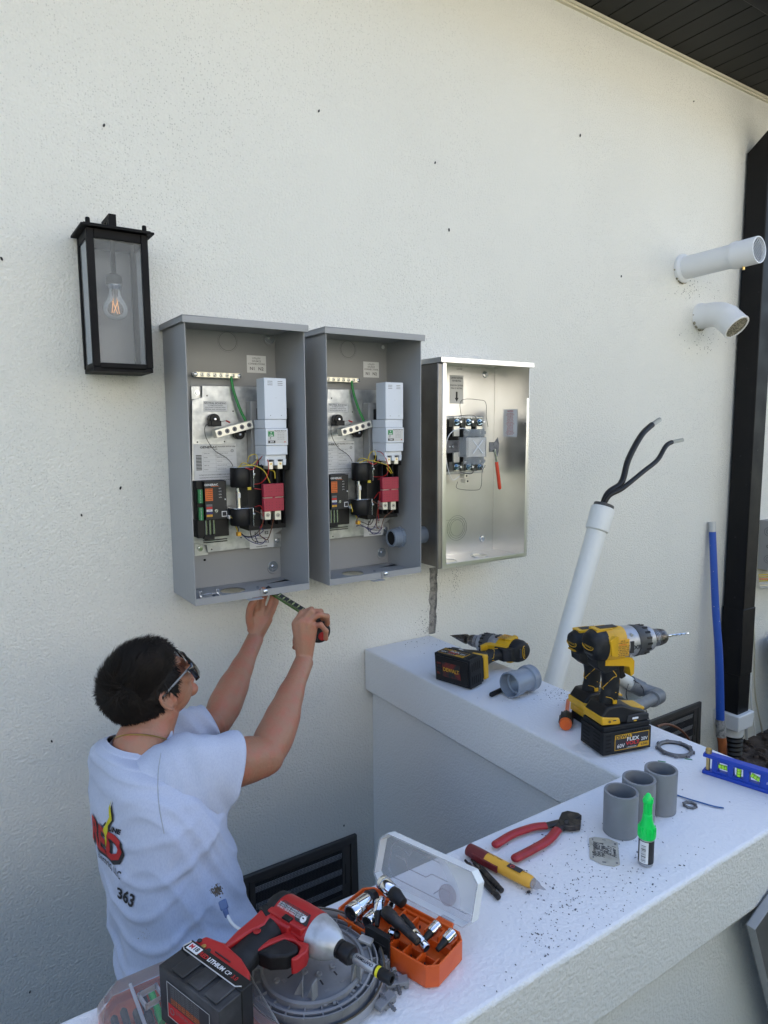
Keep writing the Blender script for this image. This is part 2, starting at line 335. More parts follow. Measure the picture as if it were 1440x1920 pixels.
# ---- low wall
lw = thing('low_wall', 'low white L shaped masonry wall carrying the tools, with a thick overhanging cap', 'wall', (1.34, -1.2, 0))
b = MB(); b.T = Matrix.Translation((-1.34, 1.2, 0))
b.prism([(1.2, -.001), (1.484, -.001), (1.484, -1.345), (-.9, -1.345), (-.9, -1.057), (1.2, -1.057)], I4, .853, 1.0, 'lowwall', 'ledge')
b.build('cap', lw, bevel=.007, seg=3)
b = MB(); b.T = Matrix.Translation((-1.34, 1.2, 0))
b.prism([(1.232, -.001), (1.452, -.001), (1.452, -1.313), (-.87, -1.313), (-.87, -1.089), (1.232, -1.089)], I4, 0, .852, 'lowwall'); b.build('base', lw)
random.seed(31); b = hb()
for (u0, v0, su, sv, n_, s0) in ((800, 1175, 9, 12, 70, .0022), (806, 1120, 5, 30, 60, .0016), (822, 1110, 4, 28, 40, .0014), (853, 1082, 5, 16, 60, .0018), (855, 1120, 7, 30, 40, .0010), (870, 1075, 30, 6, 40, .0012), (620, 1100, 30, 12, 60, .0009), (500, 1205, 30, 10, 40, .0013), (535, 1300, 14, 18, 50, .0012), (300, 1070, 20, 8, 20, .001), (1300, 545, 18, 10, 60, .003), (1322, 640, 20, 12, 60, .003)):
    for i in range(n_):
        p = W(random.gauss(u0, su), random.gauss(v0, sv), 1, -.0012)
        if p.z < 1.003 and p.x > 1.2: continue
        s_ = s0*random.uniform(.5, 1.3); q = random.uniform(0, 3); a = V((math.cos(q)*s_, 0, math.sin(q)*s_)); c = V((-math.sin(q)*s_*.6, 0, math.cos(q)*s_*.6)); b.add([p-a, p-c, p+a, p+c], [(0, 1, 2, 3)], 'grime', False)
tag(b.build('grime', house), kind='stuff')
# ================================================================ WALL FITTINGS
def vent(x1, lab, w=.43, z0=.09, z1=.338):
    x0 = x1-w; t = thing('foundation_vent', lab, 'vent', (x0, 0, z0)); h = z1-z0
    fm = 'bronze'
    b = MB(); f = .024
    b.box((0, -.016, h-f), (w, -.001, h), fm); b.box((0, -.016, 0), (w, -.001, f), fm); b.box((0, -.016, f), (f, -.001, h-f), fm); b.box((w-f, -.016, f), (w, -.001, h-f), fm)
    b.build('frame', t, bevel=.003)
    b = MB(); g = f+.004; k = g+.008
    b.box((g, -.012, h-k), (w-g, -.003, h-g), fm); b.box((g, -.012, g), (w-g, -.003, k), fm); b.box((g, -.012, k), (k+.012, -.003, h-k), fm); b.box((w-k-.022, -.012, k), (w-g, -.003, h-k), fm)
    b.box((w-k-.013, -.0135, h*.32), (w-k-.011, -.012, h*.62), 'gap'); b.build('inner_frame', t, bevel=.001)
    b = MB(); b.box((f, -.0009, f), (w-f, -.0004, h-f), 'gap'); b.build('backing', t)
    b = MB(); n = 3
    for i in range(n):
        zc = k+(h-2*k)*(i+.5)/n; T = Matrix.Translation((0, -.0045, zc)) @ Matrix.Rotation(rad(12), 4, 'X'); b.box((k+.012, -.001, -.012), (w-k-.022, .0005, .012), 'louv', T)
    b.build('louver', t)
    b = MB(); xx = k+.012
    while xx < w-k-.022: b.box((xx, -.0094, k), (xx+.0011, -.0084, h-k), 'scr'); xx += .0052
    zz = k
    while zz < h-k: b.box((k+.012, -.0096, zz), (w-k-.022, -.0088, zz+.0011), 'scr'); zz += .0052
    b.build('screen', t)
M['scr'] = mat('screen_wire', (.05, .05, .053), .4); M['louv'] = mat('louver_grey', (.75, .77, .8), .6)
M['bronze'] = mat('dark_bronze_paint', (.055, .051, .047), .45, rvar=(20, .35, .55))
vent(1.154, 'dark bronze foundation vent low in the wall beside the kneeling man')
vent(3.245, 'dark bronze foundation vent low in the wall behind the standing drill')
# ---- lantern
t = thing('wall_lantern', 'black box wall lantern with clear panes and a bare filament bulb', 'lantern', (.42, 0, 1.905))
w, h, D0, D1 = .0725, .335, -.012, -.132
b = MB()
p = .0085
for sx in (-1, 1):
    for y in (D0-p, D1):
        b.box((sx*w-(2*p if sx > 0 else 0), y, 0.006), (sx*w+(2*p if sx < 0 else 0), y+p*1.6, h), 'dark')
for z0, z1 in ((0, .016), (h-.022, h)):
    b.box((-w+2*p, D1+.001, z0), (w-2*p, D1+.010, z1), 'dark'); b.box((-w+2*p, D0-.010, z0), (w-2*p, D0-.001, z1), 'dark')
    for sx in (-1, 1): b.box((sx*w-(.009 if sx > 0 else -.001), D1+.014, z0), (sx*w+(.009 if sx < 0 else -.001), D0-.014, z1), 'dark')
b.build('frame', t, bevel=.0015)
b = MB(); b.box((-w+.001, D1+.001, -.005), (w-.001, D0, .0055), 'dark'); b.build('base_plate', t, bevel=.001)
b = MB(); e = .0135; b.box((-w-e, D1-e, h+.0005), (w+e, -.004, h+.006), 'dark'); b.box((-w-e+.004, D1-e+.004, h+.006), (w+e-.004, -.004, h+.010), 'dark', taper=.004); b.build('roof', t, bevel=.001)
for sx in (-1, 1):
    b = MB(); b.lathe([(0, .004), (.002, .0055), (.012, .0055), (.014, .004)], (sx*(w-.006), D1+.006, h+.010), (0, 0, 1), 'dark', 14); b.build('finial', t)
b = MB(); b.box((-.009, -.088, h+.010), (.009, -.072, h+.052), 'dark'); b.box((-.009, -.0715, h+.040), (.009, -.001, h+.052), 'dark')
b.add([(-.009, -.0715, h+.046), (.009, -.0715, h+.046), (.009, -.012, h+.010), (-.009, -.012, h+.010), (-.009, -.0715, h+.034), (.009, -.0715, h+.034), (.009, -.030, h+.010), (-.009, -.030, h+.010)], [(0, 1, 2, 3), (4, 7, 6, 5), (0, 3, 7, 4), (1, 5, 6, 2)], 'dark')
b.build('bracket', t, bevel=.001)
b = MB(); b.box((-w+.004, -.011, .01), (w-.004, -.001, h), 'dark'); b.build('back_plate', t, bevel=.001)
M['backlin'] = mat('grey_back_reflector', (.26, .26, .27), .3, metal=.2)
b = MB(); b.box((-w+.012, -.0135, .016), (w-.012, -.0112, h-.022), 'backlin'); b.build('back_panel', t)
b = MB()
b.box((-w+.0165, D1+.0050, .0155), (w-.0165, D1+.0075, h-.0215), 'glass')
for sx in (-1, 1): b.box((sx*(w-.005)-.001, D1+.0165, .0155), (sx*(w-.005)+.001, D0-.0165, h-.0215), 'glass')
b.build('pane', t)
cz = .205; b = MB(); b.lathe([(0, .0185), (.002, .021), (.022, .0195), (.03, .007)], (0, -.07, cz+.012), (0, 0, 1), 'dkgrey', 24); b.cyl((0, -.07, cz+.042), (0, -.07, h), .006, 'dark'); b.build('socket', t)
b = MB(); b.lathe([(0, .014), (.001, .0175)] + [(.003+.0015*i, .0178 if i % 2 else .0168) for i in range(7)] + [(.014, .017)], (0, -.07, cz-.002), (0, 0, 1), 'chrome', 24); b.build('bulb_cap', t)
b = MB(); b.lathe([(0, .013), (-.012, .0145), (-.022, .019), (-.032, .0255), (-.042, .0295), (-.052, .030), (-.062, .027), (-.070, .019), (-.074, .009), (-.075, .0001)], (0, -.07, cz), (0, 0, 1), 'bulb', 32); bu = b.build('bulb', t)
b = MB()
for i, (a, c) in enumerate(((-.011, .006), (-.003, -.010), (.003, .010), (.010, -.006))):
    b.cyl((a, -.07+(.004 if i % 2 else -.004), cz-.020), (c, -.07+(-.004 if i % 2 else .004), cz-.058), .0008, 'fil', n=8)
b.build('filament', bu)
b = MB(); b.cyl((0, -.07, cz-.001), (0, -.07, cz-.02), .004, 'bulb', n=12); b.cyl((0, -.07, cz-.02), (0, -.07, cz-.062), .0005, 'zinc', n=6); b.build('stem', bu)
# ---- vent pipes
t = thing('vent_pipe', 'straight white vent pipe with a mesh screened end sticking out of the wall', 'pipe', (2.935, 0, 2.475))
dr = V((.02, -1, .035)).normalized()
b = MB(); b.lathe([(-.01, .064), (.012, .064), (.022, .0555), (.022, .0505), (.25, .0505)], (0, 0, 0), dr, 'pvcw2', 40); b.build('pipe', t)
b = MB(); b.lathe([(.235, .0525), (.237, .055), (.245, .055), (.247, .0575), (.258, .0575), (.262, .0555), (.345, .0555), (.348, .0545), (.348, .050), (.24, .0495)], (0, 0, 0), dr, 'pvcw2', 40, close=True); b.lathe([(0, .006), (.012, .005), (.013, .003)], dr*.285+V((0, 0, -.056)), (0, 0, -1), 'brass', 12); cpl = b.build('end_coupling', t)
b = MB(); FT = frame(dr*.343, dr.cross(V((0, 0, 1))), z=dr); r0 = .050
for sg in (-1, 1):
    for i in range(-4, 5):
        o = i*.0108; L_ = math.sqrt(max(r0*r0-o*o, 0)); a = V((1, sg, 0)).normalized(); c = V((-a.y, a.x, 0))
        if L_ > .004: b.cyl(FT @ (c*o-a*L_), FT @ (c*o+a*L_), .0009, 'whitep', n=5)
b.build('screen', cpl)
b = MB(); b.lathe([(.334, .0001), (.334, .0496)], (0, 0, 0), dr, 'gap', 24, close=True); b.build('bore_shade_disc', t)  # black disc stands in for the shade inside the pipe
b = MB(); random.seed(5)
for i in range(26):
    a = random.gauss(-1.6, .6); b.ell((math.cos(a)*.063, -.004, math.sin(a)*.063), (.004*random.uniform(.6, 1.6),)*3, 'dust', n=6, k=4)
b.build('sealant', t)
t = thing('vent_elbow', 'short white vent elbow turned down with a louvered mouth, below the straight pipe', 'pipe', (3.09, 0, 2.275))
b = MB(); b.lathe([(-.01, .060), (.014, .060), (.02, .056), (.075, .056)], (0, 0, 0), (0, -1, 0), 'pvcw2', 36)
pts = catmull([(0, -.05, 0), (0, -.10, -.005), (0, -.140, -.026), (0, -.163, -.052)], 5); b.tube(pts, .056, 'pvcw2', 36); b.build('pipe', t)
dv = V((0, -.72, -.7)).normalized(); b = MB(); b.lathe([(-.055, .057), (-.054, .060), (.02, .060), (.023, .062), (.028, .061), (.028, .053), (0, .053)], (0, -.165, -.055), dv, 'pvcw2', 36, close=True); b.lathe([(.015, .0001), (.015, .0535)], (0, -.165, -.055), dv, 'gap', 24, close=True); hd = b.build('hood', t)  # black disc in the mouth stands in for its inner shade
b = MB(); FT = frame(V((0, -.165, -.055))+dv*.024, (1, 0, 0), z=dv)
for i in range(-9, 10):
    o = i*.0056; L_ = math.sqrt(.054**2-o*o) if abs(o) < .054 else 0
    if L_: b.box((-L_, o-.0012, -.003), (L_, o+.0012, .002), 'dust', FT)
b.build('louver', hd)
b = MB()
for i in range(26):
    a = random.gauss(-1.6, .5); b.ell((math.cos(a)*.060, -.006, math.sin(a)*.062), (.005*random.uniform(.6, 1.5),)*3, 'dust', n=6, k=4)
b.build('sealant', t)
# ---- downspout
t = thing('downspout', 'square black downspout on the house wall running into a white collar', 'downspout', (3.40, 0, .10))
b = MB(); b.T = Matrix.Translation((-3.40, 0, -.10))
b.box((3.405, -.118, .82), (3.515, -.010, 3.07), 'downsp'); b.box((3.402, -.121, .47), (3.518, -.008, .825), 'downsp'); b.box((3.406, -.117, .24), (3.514, -.011, .475), 'downsp')
b.add([(3.405, -.118, 3.07), (3.515, -.118, 3.07), (3.515, -.01, 3.07), (3.405, -.01, 3.07), (3.405, -.46, 3.27), (3.515, -.46, 3.27), (3.515, -.37, 3.36), (3.405, -.37, 3.36)], [(0, 1, 5, 4), (1, 2, 6, 5), (2, 3, 7, 6), (3, 0, 4, 7), (4, 5, 6, 7)], 'downsp'); b.build('pipe', t, bevel=.004)
b = MB(); b.T = Matrix.Translation((-3.40, 0, -.10)); b.box((3.388, -.135, .175), (3.532, -.002, .262), 'pvcw2', taper=-.004); b.lathe([(0, .05), (.06, .055)], (3.46, -.068, .12), (0, 0, 1), 'pvcw2', 24); b.build('collar', t, bevel=.006)
b = MB(); b.T = Matrix.Translation((-3.40, 0, -.10)); b.lathe([(.012*i, .052 if i % 2 else .045) for i in range(14)], (3.46, -.07, -.03), (0, 0, 1), 'blk', 24); b.build('drain_tube', t)
# ---- blue pole
t = thing('blue_pole', 'tall blue pole with a rusty orange lower end leaning against the wall', 'pole', (3.262, -.13, .1))
P0, P1, P2 = V((3.247, -.02, 1.28))-V((3.262, -.13, .1)), V((0.0, .02, .15)), V((.01, .0, -.1))
b = MB(); b.tube(catmull([P1, P1*.66+P0*.34+V((-.004, -.01, 0)), P0*.6+P1*.4, P0*.955+P1*.045], 5), [.021, .0165], 'bluep', 18); b.build('shaft', t)
b = MB(); b.tube([P0*.953+P1*.047, P0], .0172, 'foil', 18); b.build('ferrule', t)
b = MB(); b.tube([P1*1.15, P1*1.0, P1*.55], [.0225, .0235, .0235], 'rawcem', 18); sc_ = b.build('socket', t)
b = MB(); b.tube(catmull([P1*.6, P1*.2+V((.004, 0, 0)), P2], 5), [.022, .021, ], 'wood', 18); b.build('lower_handle', t)
# ---- leaning conduit with cables
CB, CT = V((1.811, -.3, .82)), V((2.066, -.3, 1.472)); ax = (CT-CB).normalized(); base = CB-ax*(.82/ax.z)
t = thing('service_conduit', 'large white painted conduit leaning at an angle behind the low wall', 'conduit', (base.x, base.y, 0))
o = V((base.x, base.y, 0)); LN = (CT-base).length
b = MB(); b.tube([base-o, CT-o-ax*.09], .0355, 'pvcw', 36); b.build('pipe', t)
b = MB(); b.lathe([(-.105, .0358), (-.10, .042), (-.025, .0435), (-.015, .042), (-.012, .037)], CT-o, ax, 'pvcw', 36); b.build('coupling', t)
b = MB(); b.lathe([(-.03, .0360), (-.002, .0370), (0, .035), (0, .030), (-.03, .029)], CT-o, ax, 'dkgrey', 32, close=True); b.lathe([(-.028, .0001), (-.028, .030)], CT-o, ax, 'gap', 20, close=True); b.build('bushing', t)
def cable(pts, lab, r):
    t = thing('service_cable', lab, 'cable', CT); P = [V(p)-CT for p in pts]
    c = catmull(P, 7); b = MB(); b.tube(c[:-5], r, 'blk', 14); b.build('jacket', t)
    a, e = c[-6], c[-1]; d = (e-a).normalized(); u = d.orthogonal().normalized(); w_ = d.cross(u); b = MB()
    b.tube([a, e], r*.45, 'strand', 8)
    for k in range(9):
        q = 2*math.pi*k/9; b.tube([a+(e-a)*s+(u*math.cos(q+s*1.6)+w_*math.sin(q+s*1.6))*r*.60 for s in (0, .25, .5, .75, 1)], r*.24, 'strand', 6)
    b.build('strands', t)
cable([CT-ax*.1, CT+V((.01, 0, .03)), W(1165, 905, 1, -.3), W(1178, 862, 1, -.29), W(1200, 820, 1, -.28), W(1217, 801, 1, -.27), W(1237, 787, 1, -.26)], 'thick black service cable rising highest from the leaning conduit', .0115)
cable([CT-ax*.1, CT+V((.0, -.01, .02)), W(1168, 915, 1, -.32), W(1205, 885, 1, -.31), W(1233, 862, 1, -.3), W(1252, 833, 1, -.29), W(1280, 825, 1, -.28)], 'lower black service cable with a yellow stripe curving out of the leaning conduit', .0092)
# ---- small pipe with elbows
t = thing('drain_pipe', 'small white pipe with grey elbows sticking out of the wall behind the standing drill', 'pipe', (2.6, 0, .56))
def G(u, v, y): return W(u, v, 1, y)-V((2.6, 0, .56))
a0, a1, a2 = G(1150, 1262, -.0), G(1192, 1288, -.03), G(1236, 1304, -.10); a3 = G(1185, 1330, -.27)
b = MB(); b.tube([a0, a1], .030, 'pvcw', 24); b.build('pipe', t)
b = MB(); b.tube([a0+(a1-a0)*.75, a1+(a2-a1)*.25], .037, 'pvc', 24); b.tube(catmull([a1, a1*.4+a2*.6, a2*1.0, a2*.75+a3*.25], 5), .031, 'pvc', 24); b.tube([a2*.95+a3*.05, a2*.7+a3*.3], .036, 'pvc', 24); b.build('elbow', t)
b = MB(); b.tube([a2*.72+a3*.28, a3], .026, 'pvc', 24); b.tube([a3*.93+a2*.07, a3*1.1-a2*.1], .034, 'pvc', 24); b.build('short_pipe', t)
b = MB(); b.tube(catmull([G(1188, 1275, -.05), G(1205, 1290, -.08), G(1210, 1325, -.2), G(1218, 1352, -.3), G(1226, 1372, -.33)], 5), .0022, 'wb', 8); b.tube(catmull([G(1178, 1283, -.05), G(1174, 1300, -.09), G(1176, 1312, -.1)], 5), .0022, 'wb', 8); tag(b.build('thin_wire'), 'thin black wire draped over the grey elbow pipe', 'wire').location = (2.6, 0, .56)
b = MB(); b.tube(catmull([W(1232, 1362, 1, -.10), W(1252, 1358, 1, -.08), W(1275, 1368, 1, -.07), W(1292, 1388, 1, -.06), W(1300, 1420, 1, -.05)], 6), .006, 'wn', 8); tag(b.build('brown_hose'), 'thin brown hose arching in front of the right foundation vent', 'hose')
# ---- far electrical panel and cables
t = thing('electrical_panel', 'open grey electrical panel at the far right edge beyond the downspout', 'panel', (3.74, 0, .98))
b = MB(); b.box((0, -.10, 0), (.004, -.001, .27), 'greysteel'); b.box((.40, -.10, 0), (.404, -.001, .27), 'greysteel'); b.box((.004, -.004, 0), (.40, -.001, .27), 'greysteel'); b.box((.004, -.10, .266), (.40, -.004, .27), 'greysteel'); b.box((.004, -.10, 0), (.40, -.004, .004), 'greysteel')
for yy, zz, rr in ((-.05, .21, .022), (-.05, .13, .007), (-.055, .06, .020)): b.ring((-.0006, yy, zz), (-1, 0, 0), rr, rr+.0015, .0006, 'dkgrey', 20); b.ring((-.0006, yy, zz), (-1, 0, 0), rr*.5, rr*.5+.0015, .0006, 'dkgrey', 20)
b.build('enclosure', t, bevel=.001)
b = MB(); b.box((.05, -.06, .03), (.35, -.006, .24), 'blk'); b.build('breaker_row', t, bevel=.002)
random.seed(9)
cols = ['wy', 'wy', 'orst', 'wy', 'ww', 'tin', 'ww']
for i in range(7):
    z = .955-.012*i; b = MB(); b.tube(catmull([(3.70+.004*i, -.03, z), (3.80, -.10, z+.01*random.random()), (3.95, -.12, z-.01), (4.1, -.05, z+.02)], 5), .0035, cols[i], 7)
    tag(b.build('house_wire'), ['topmost yellow', 'second yellow', 'orange', 'lowest yellow', 'upper white', 'tan', 'lowest white'][i]+' wire in the bunch under the far electrical panel', 'wire', 'wires under the far panel')
for i, (dx, c) in enumerate(((0, 'foil'), (.03, 'ww'), (.055, 'tin'))):
    b = MB(); b.tube(catmull([(3.60+dx, -.02, .86), (3.61+dx*1.2, -.04, .6), (3.60+dx*1.8, -.05, .3), (3.62+dx*3, -.06, .05)], 6), .008 if i == 0 else .005, c, 8)
    tag(b.build('hanging_cable'), ['thick silver', 'white', 'tan'][i]+' cable hanging beside the downspout', 'cable', 'cables hanging right of the downspout')
# ---- removed covers leaning
M['dksteel'] = mat('weathered_steel_sheet', (.13, .135, .14), .5, metal=.4, var=(7, (.2, .2, .21), .4, .7))
def cover(lab, T, w, h, m):
    t = thing('enclosure_cover', lab, 'cover', T); b = MB(); b.box((0, 0, 0), (w, .0015, h), m); b.build('sheet', t)
    b = MB(); r_ = 'whitep' if w < .35 else 'greysteel'; b.box((0, -.016, h-.0015), (w, 0, h), r_); b.box((0, -.016, 0), (.0015, 0, h-.0015), r_); b.box((w-.0015, -.016, 0), (w, 0, h-.0015), r_); b.build('rim', t, bevel=.0005)
cover('grey blue metal cover leaning on the wall at the far right edge', Matrix.Translation((3.86, -.25, .05)) @ Matrix.Rotation(rad(-20), 4, 'X') @ Matrix.Rotation(rad(-8), 4, 'Y'), .34, .57, 'greysteel')
cover('large grey metal cover leaning against the outer face of the low wall', Matrix.Translation((1.512, -1.350, .113)) @ Matrix.Rotation(rad(-24), 4, 'Y'), .40, .80, 'dksteel')
# ---- mulch clods by the drain
b = MB(); random.seed(12)
for i in range(900):
    p = V((random.uniform(3.3, 5.2), random.uniform(-1.2, -.02), 0)); s = random.uniform(.012, .035)
    T = Matrix.Translation(p) @ Matrix.Rotation(random.random()*6, 4, 'Z') @ Matrix.Rotation(random.uniform(-.6, .6), 4, 'X'); b.box((-s, -s*.45, 0), (s, s*.45, s*.7), 'ground', T, taper=s*.2)
tag(b.build('mulch'), 'loose dark brown mulch lying at the foot of the downspout', 'mulch', kind='stuff')
# ---- specks on the wall
sp = [(598, 208, .005), (195, 235, .005), (816, 305, .005), (842, 431, .006), (1088, 254, .0065), (1165, 518, .005), (3, 485, .005), (226, 915, .005), (153, 966, .004), (97, 1390, .004), (56, 1860, .004), (1301, 190, .004), (645, 1548, .004)]
SPL = ['high up at the top centre', 'above the lantern', 'above the meter can', 'halfway between meter can and roof', 'highest of those near the soffit', 'left of the straight vent pipe', 'at the left edge beside the lantern', 'left of the nearest grey box', 'below left of the lantern', 'left of the man\'s shirt', 'at the bottom left corner', 'nearest the downspout top', 'just above the left foundation vent']
for i, (u, v, r) in enumerate(sp):
    p = W(u, v, 1, -.002); b = MB(); b.ell((0, 0, 0), (r*.55, .0025, r), 'blk', Matrix.Rotation(random.uniform(-.5, .5), 4, 'Y'), n=8, k=6); o = b.build('insect'); o.location = p
    tag(o, 'tiny black insect on the white wall, '+SPL[i], 'insect', 'tiny black insects dotted over the wall')
M['redlev'] = mat('red_lever_sleeve', (.62, .055, .02), .4)
M['zincb'] = mat('blue_zinc', (.35, .48, .60), .22, metal=1)
# ================================================================ TRANSFER SWITCHES
SO = V((0.556, 0, 1.289)); SW, SH, SD = .338, .750, .196
def Bp(u, v, y): return W(u, v, 1, y)-SO
def FX(y): return Matrix(((1, 0, 0, 0), (0, 0, -1, y), (0, 1, 0, 0), (0, 0, 0, 1)))      # sheet facing the viewer: X right, Y up, Z out of the wall
def make_wires(t, seed):
    rr = random.Random(seed); j_ = 0 if seed == 0 else 4.5
    wr = [('wy', [(446, 880, -.1), (455, 868, -.12), (470, 872, -.12), (482, 862, -.12), (479, 852, -.12), (468, 855, -.12), (464, 866, -.11)]), ('wy', [(446, 876, -.11), (462, 873, -.13), (480, 874, -.13), (496, 884, -.14), (506, 905, -.14)]), ('wy', [(505, 882, -.12), (514, 884, -.14), (516, 897, -.14)]),
          ('wr', [(477, 908, -.11), (490, 905, -.14), (502, 890, -.15), (503, 866, -.15), (494, 855, -.13), (486, 862, -.11)]), ('wr', [(460, 877, -.12), (475, 880, -.13), (484, 864, -.12)]), ('wr', [(477, 916, -.11), (492, 918, -.12)]), ('wb', [(467, 870, -.1), (482, 876, -.13), (500, 862, -.1), (488, 855, -.1)]),
          ('wn', [(478, 957, -.11), (492, 966, -.13), (492, 985, -.13), (486, 1000, -.10), (500, 1012, -.09), (508, 995, -.12), (513, 972, -.13)]), ('wr', [(478, 950, -.11), (490, 950, -.13), (494, 975, -.12), (488, 990, -.1)]), ('wu', [(430, 968, -.07), (440, 978, -.09), (447, 992, -.08), (448, 1000, -.07), (470, 1008, -.08), (493, 996, -.10), (486, 988, -.1)]),
          ('wu', [(452, 1001, -.06), (470, 1015, -.08), (490, 1020, -.08), (497, 1010, -.08), (480, 1004, -.09), (484, 1016, -.08), (500, 1016, -.07)]), ('wy', [(428, 967, -.07), (436, 972, -.09), (442, 985, -.09), (447, 998, -.07)]), ('wy', [(429, 970, -.07), (438, 980, -.08), (444, 992, -.08), (447, 1001, -.07)]), ('wb', [(452, 1000, -.06), (462, 1006, -.08), (478, 1003, -.1), (488, 988, -.1), (470, 990, -.1), (474, 1012, -.08), (490, 1018, -.08)])]
    for i, (c_, pp) in enumerate(wr): b = MB(); b.tube(catmull([Bp(x[0]+rr.gauss(0, j_), x[1]+rr.gauss(0, j_), x[2]+rr.gauss(0, j_*.0012)) for x in pp], 7), .00125, c_, 7); b.build('wire', t)

def make_switch(lab):
    t = thing('transfer_switch', lab, 'electrical box', SO, 'grey transfer switch boxes'); w, h, d = SW, SH, SD; k = .0022; g = 'greysteel'
    b = MB(); b.box((0, -.004, 0), (w, -.0012, h), g); b.box((0, -d, 0), (k, -.004, h), g); b.box((w-k, -d, 0), (w, -.004, h), g); b.box((k, -d+.002, h-k), (w-k, -.004, h), g)
    b.box((k, -d, .0), (w-k, -d+k, .019), g)      # front lip
    # bottom with a round hole
    hx, hz, hr = .145, -.085, .036; n = 28; xs0, xs1, ys0, ys1 = k, w-k, -d+k, -.004
    ring = [V((hx+math.cos(2*math.pi*j/n)*hr, hz+math.sin(2*math.pi*j/n)*hr, 0)) for j in range(n)]; outer = []
    for j in range(n):
        q = 2*math.pi*j/n; c, s_ = math.cos(q), math.sin(q); f_ = min(((xs1-hx)/c if c > 0 else (xs0-hx)/c) if abs(c) > 1e-6 else 9, ((ys1-hz)/s_ if s_ > 0 else (ys0-hz)/s_) if abs(s_) > 1e-6 else 9); outer.append(V((hx+c*f_, hz+s_*f_, 0)))
    for zz, fl in ((0, True), (k, False)):
        vs = [p+V((0, 0, zz)) for p in ring+outer]; fs = [(j, (j+1) % n, n+(j+1) % n, n+j) for j in range(n)]; b.add(vs, [f[::-1] for f in fs] if not fl else fs, g, False)
    for (cx, cy) in ((xs0, ys0), (xs1, ys0), (xs0, ys1), (xs1, ys1)):
        near = sorted(range(n), key=lambda j: (outer[j]-V((cx, cy, 0))).length); a, c = None, None
        for j in range(n):
            p, q = outer[j], outer[(j+1) % n]
            if (abs(p.x-cx) < 1e-6 and abs(q.y-cy) < 1e-6) or (abs(p.y-cy) < 1e-6 and abs(q.x-cx) < 1e-6):
                for zz in (0, k): b.add([p+V((0, 0, zz)), q+V((0, 0, zz)), V((cx, cy, zz))], [(0, 1, 2)], g, False)
    b.build('cabinet', t, bevel=.0007)
    b = MB(); b.box((-.008, -d-.010, h+.0005), (w+.008, -.001, h+.0030), g); b.box((-.008, -d-.010, h-.016), (w+.008, -d-.008, h+.0005), g); b.box((-.008, -d-.008, h-.014), (-.006, -.001, h+.0005), g); b.box((w+.006, -d-.008, h-.014), (w+.008, -.001, h+.0005), g)
    b.build('lid', t, bevel=.0012)
    # knockout and seals on the back sheet
    b = MB(); p = Bp(427, 640, -.005); b.ring((p.x, -.0040, p.z), (0, -1, 0), .0262, .0270, .0004, 'dkgrey', 40); b.ring((p.x, -.0040, p.z), (0, -1, 0), .0305, .0310, .0003, 'inkg', 40); b.build('knockout', t)
    for nm, (u, v) in (('hole_seal', (506, 634)), ('seal_washer', (512, 1062))):
        p = Bp(u, v, -.008); b = MB(); b.lathe([(0, .0205), (.001, .0205), (.004, .018)], (p.x+.001, -.0042, p.z-.004), (0, -1, 0), g, 28); b.cyl((p.x, -.006, p.z), (p.x, -.0095, p.z), .0165, 'zinc', n=28); b.lathe([(0, .006), (.004, .005)], (p.x, -.0095, p.z), (0, -1, 0), 'chrome', 6); b.build(nm, t, bevel=.0006)
    # utility label
    b = MB(); p = Bp(481, 683, -.005); F = FX(0) @ Matrix.Translation((p.x, p.z, 0)); b.box((-.0305, -.0255, .0045), (.0305, .0255, .0050), 'offw', F); F = F @ Matrix.Translation((0, 0, .0053))
    for s_, y in (('UTILITY', .0165), ('SOURCE', .0085), ('CONNECTIONS', .0005)): b.text(s_, .0075, F @ Matrix.Translation((0, y, 0)), 'ink')
    b.text('N1', .0135, F @ Matrix.Translation((-.0135, -.0135, 0)), 'ink', bold=.008); b.text('N2', .0135, F @ Matrix.Translation((.0135, -.0135, 0)), 'ink', bold=.008); b.build('connection_label', t)
    # ground bar
    p0, p1 = Bp(362, 703, -.025), Bp(451, 704, -.025); z = (p0.z+p1.z)/2; gb = MB(); gb.box((p0.x+.006, -.030, z-.0075), (p1.x-.004, -.018, z+.0075), 'tin'); gb.box((p0.x, -.020, z-.0065), (p1.x, -.017, z+.0065), 'zinc'); gb.box((p0.x+.004, -.018, z-.006), (p0.x+.012, -.004, z+.006), 'blk'); gb.box((p1.x-.012, -.018, z-.006), (p1.x-.004, -.004, z+.006), 'blk'); go = gb.build('ground_bar', t, bevel=.001)
    for i in range(8):
        x = p0.x+.006+(p1.x-p0.x-.012)*i/7; q = MB(); e = i in (0, 7); q.lathe([(0, .0056), (.0012, .0056), (.0022, .0040)], (x, -.030, z), (0, -1, 0), 'zinc' if e else 'lug', 16)
        q.box((-.0045, -.0006, .0022), (.0045, .0006, .0026), 'ink', Matrix.Translation((x, -.030, z)) @ Matrix.Rotation(rad(90), 4, 'X') @ Matrix.Rotation(i*1.3, 4, 'Z')); q.build('screw', go)
    b = MB(); b.tube(catmull([Bp(433, 706, -.028), Bp(438, 733, -.034), Bp(449, 765, -.042), Bp(461, 790, -.05)], 7), .0042, 'green', 12); b.build('ground_wire', t)
    # mounting plate
    y = -.022; c = [Bp(*q, y) for q in ((379, 723), (478, 725), (534, 727), (534, 990), (513, 1003), (513, 1022), (390, 1036), (387, 1022), (360, 1018), (360, 750), (379, 745))]
    b = MB(); b.prism([(q.x, q.z) for q in c], FX(0), -y-.002, -y, 'galv'); b.build('mounting_plate', t, bevel=.003, seg=3)
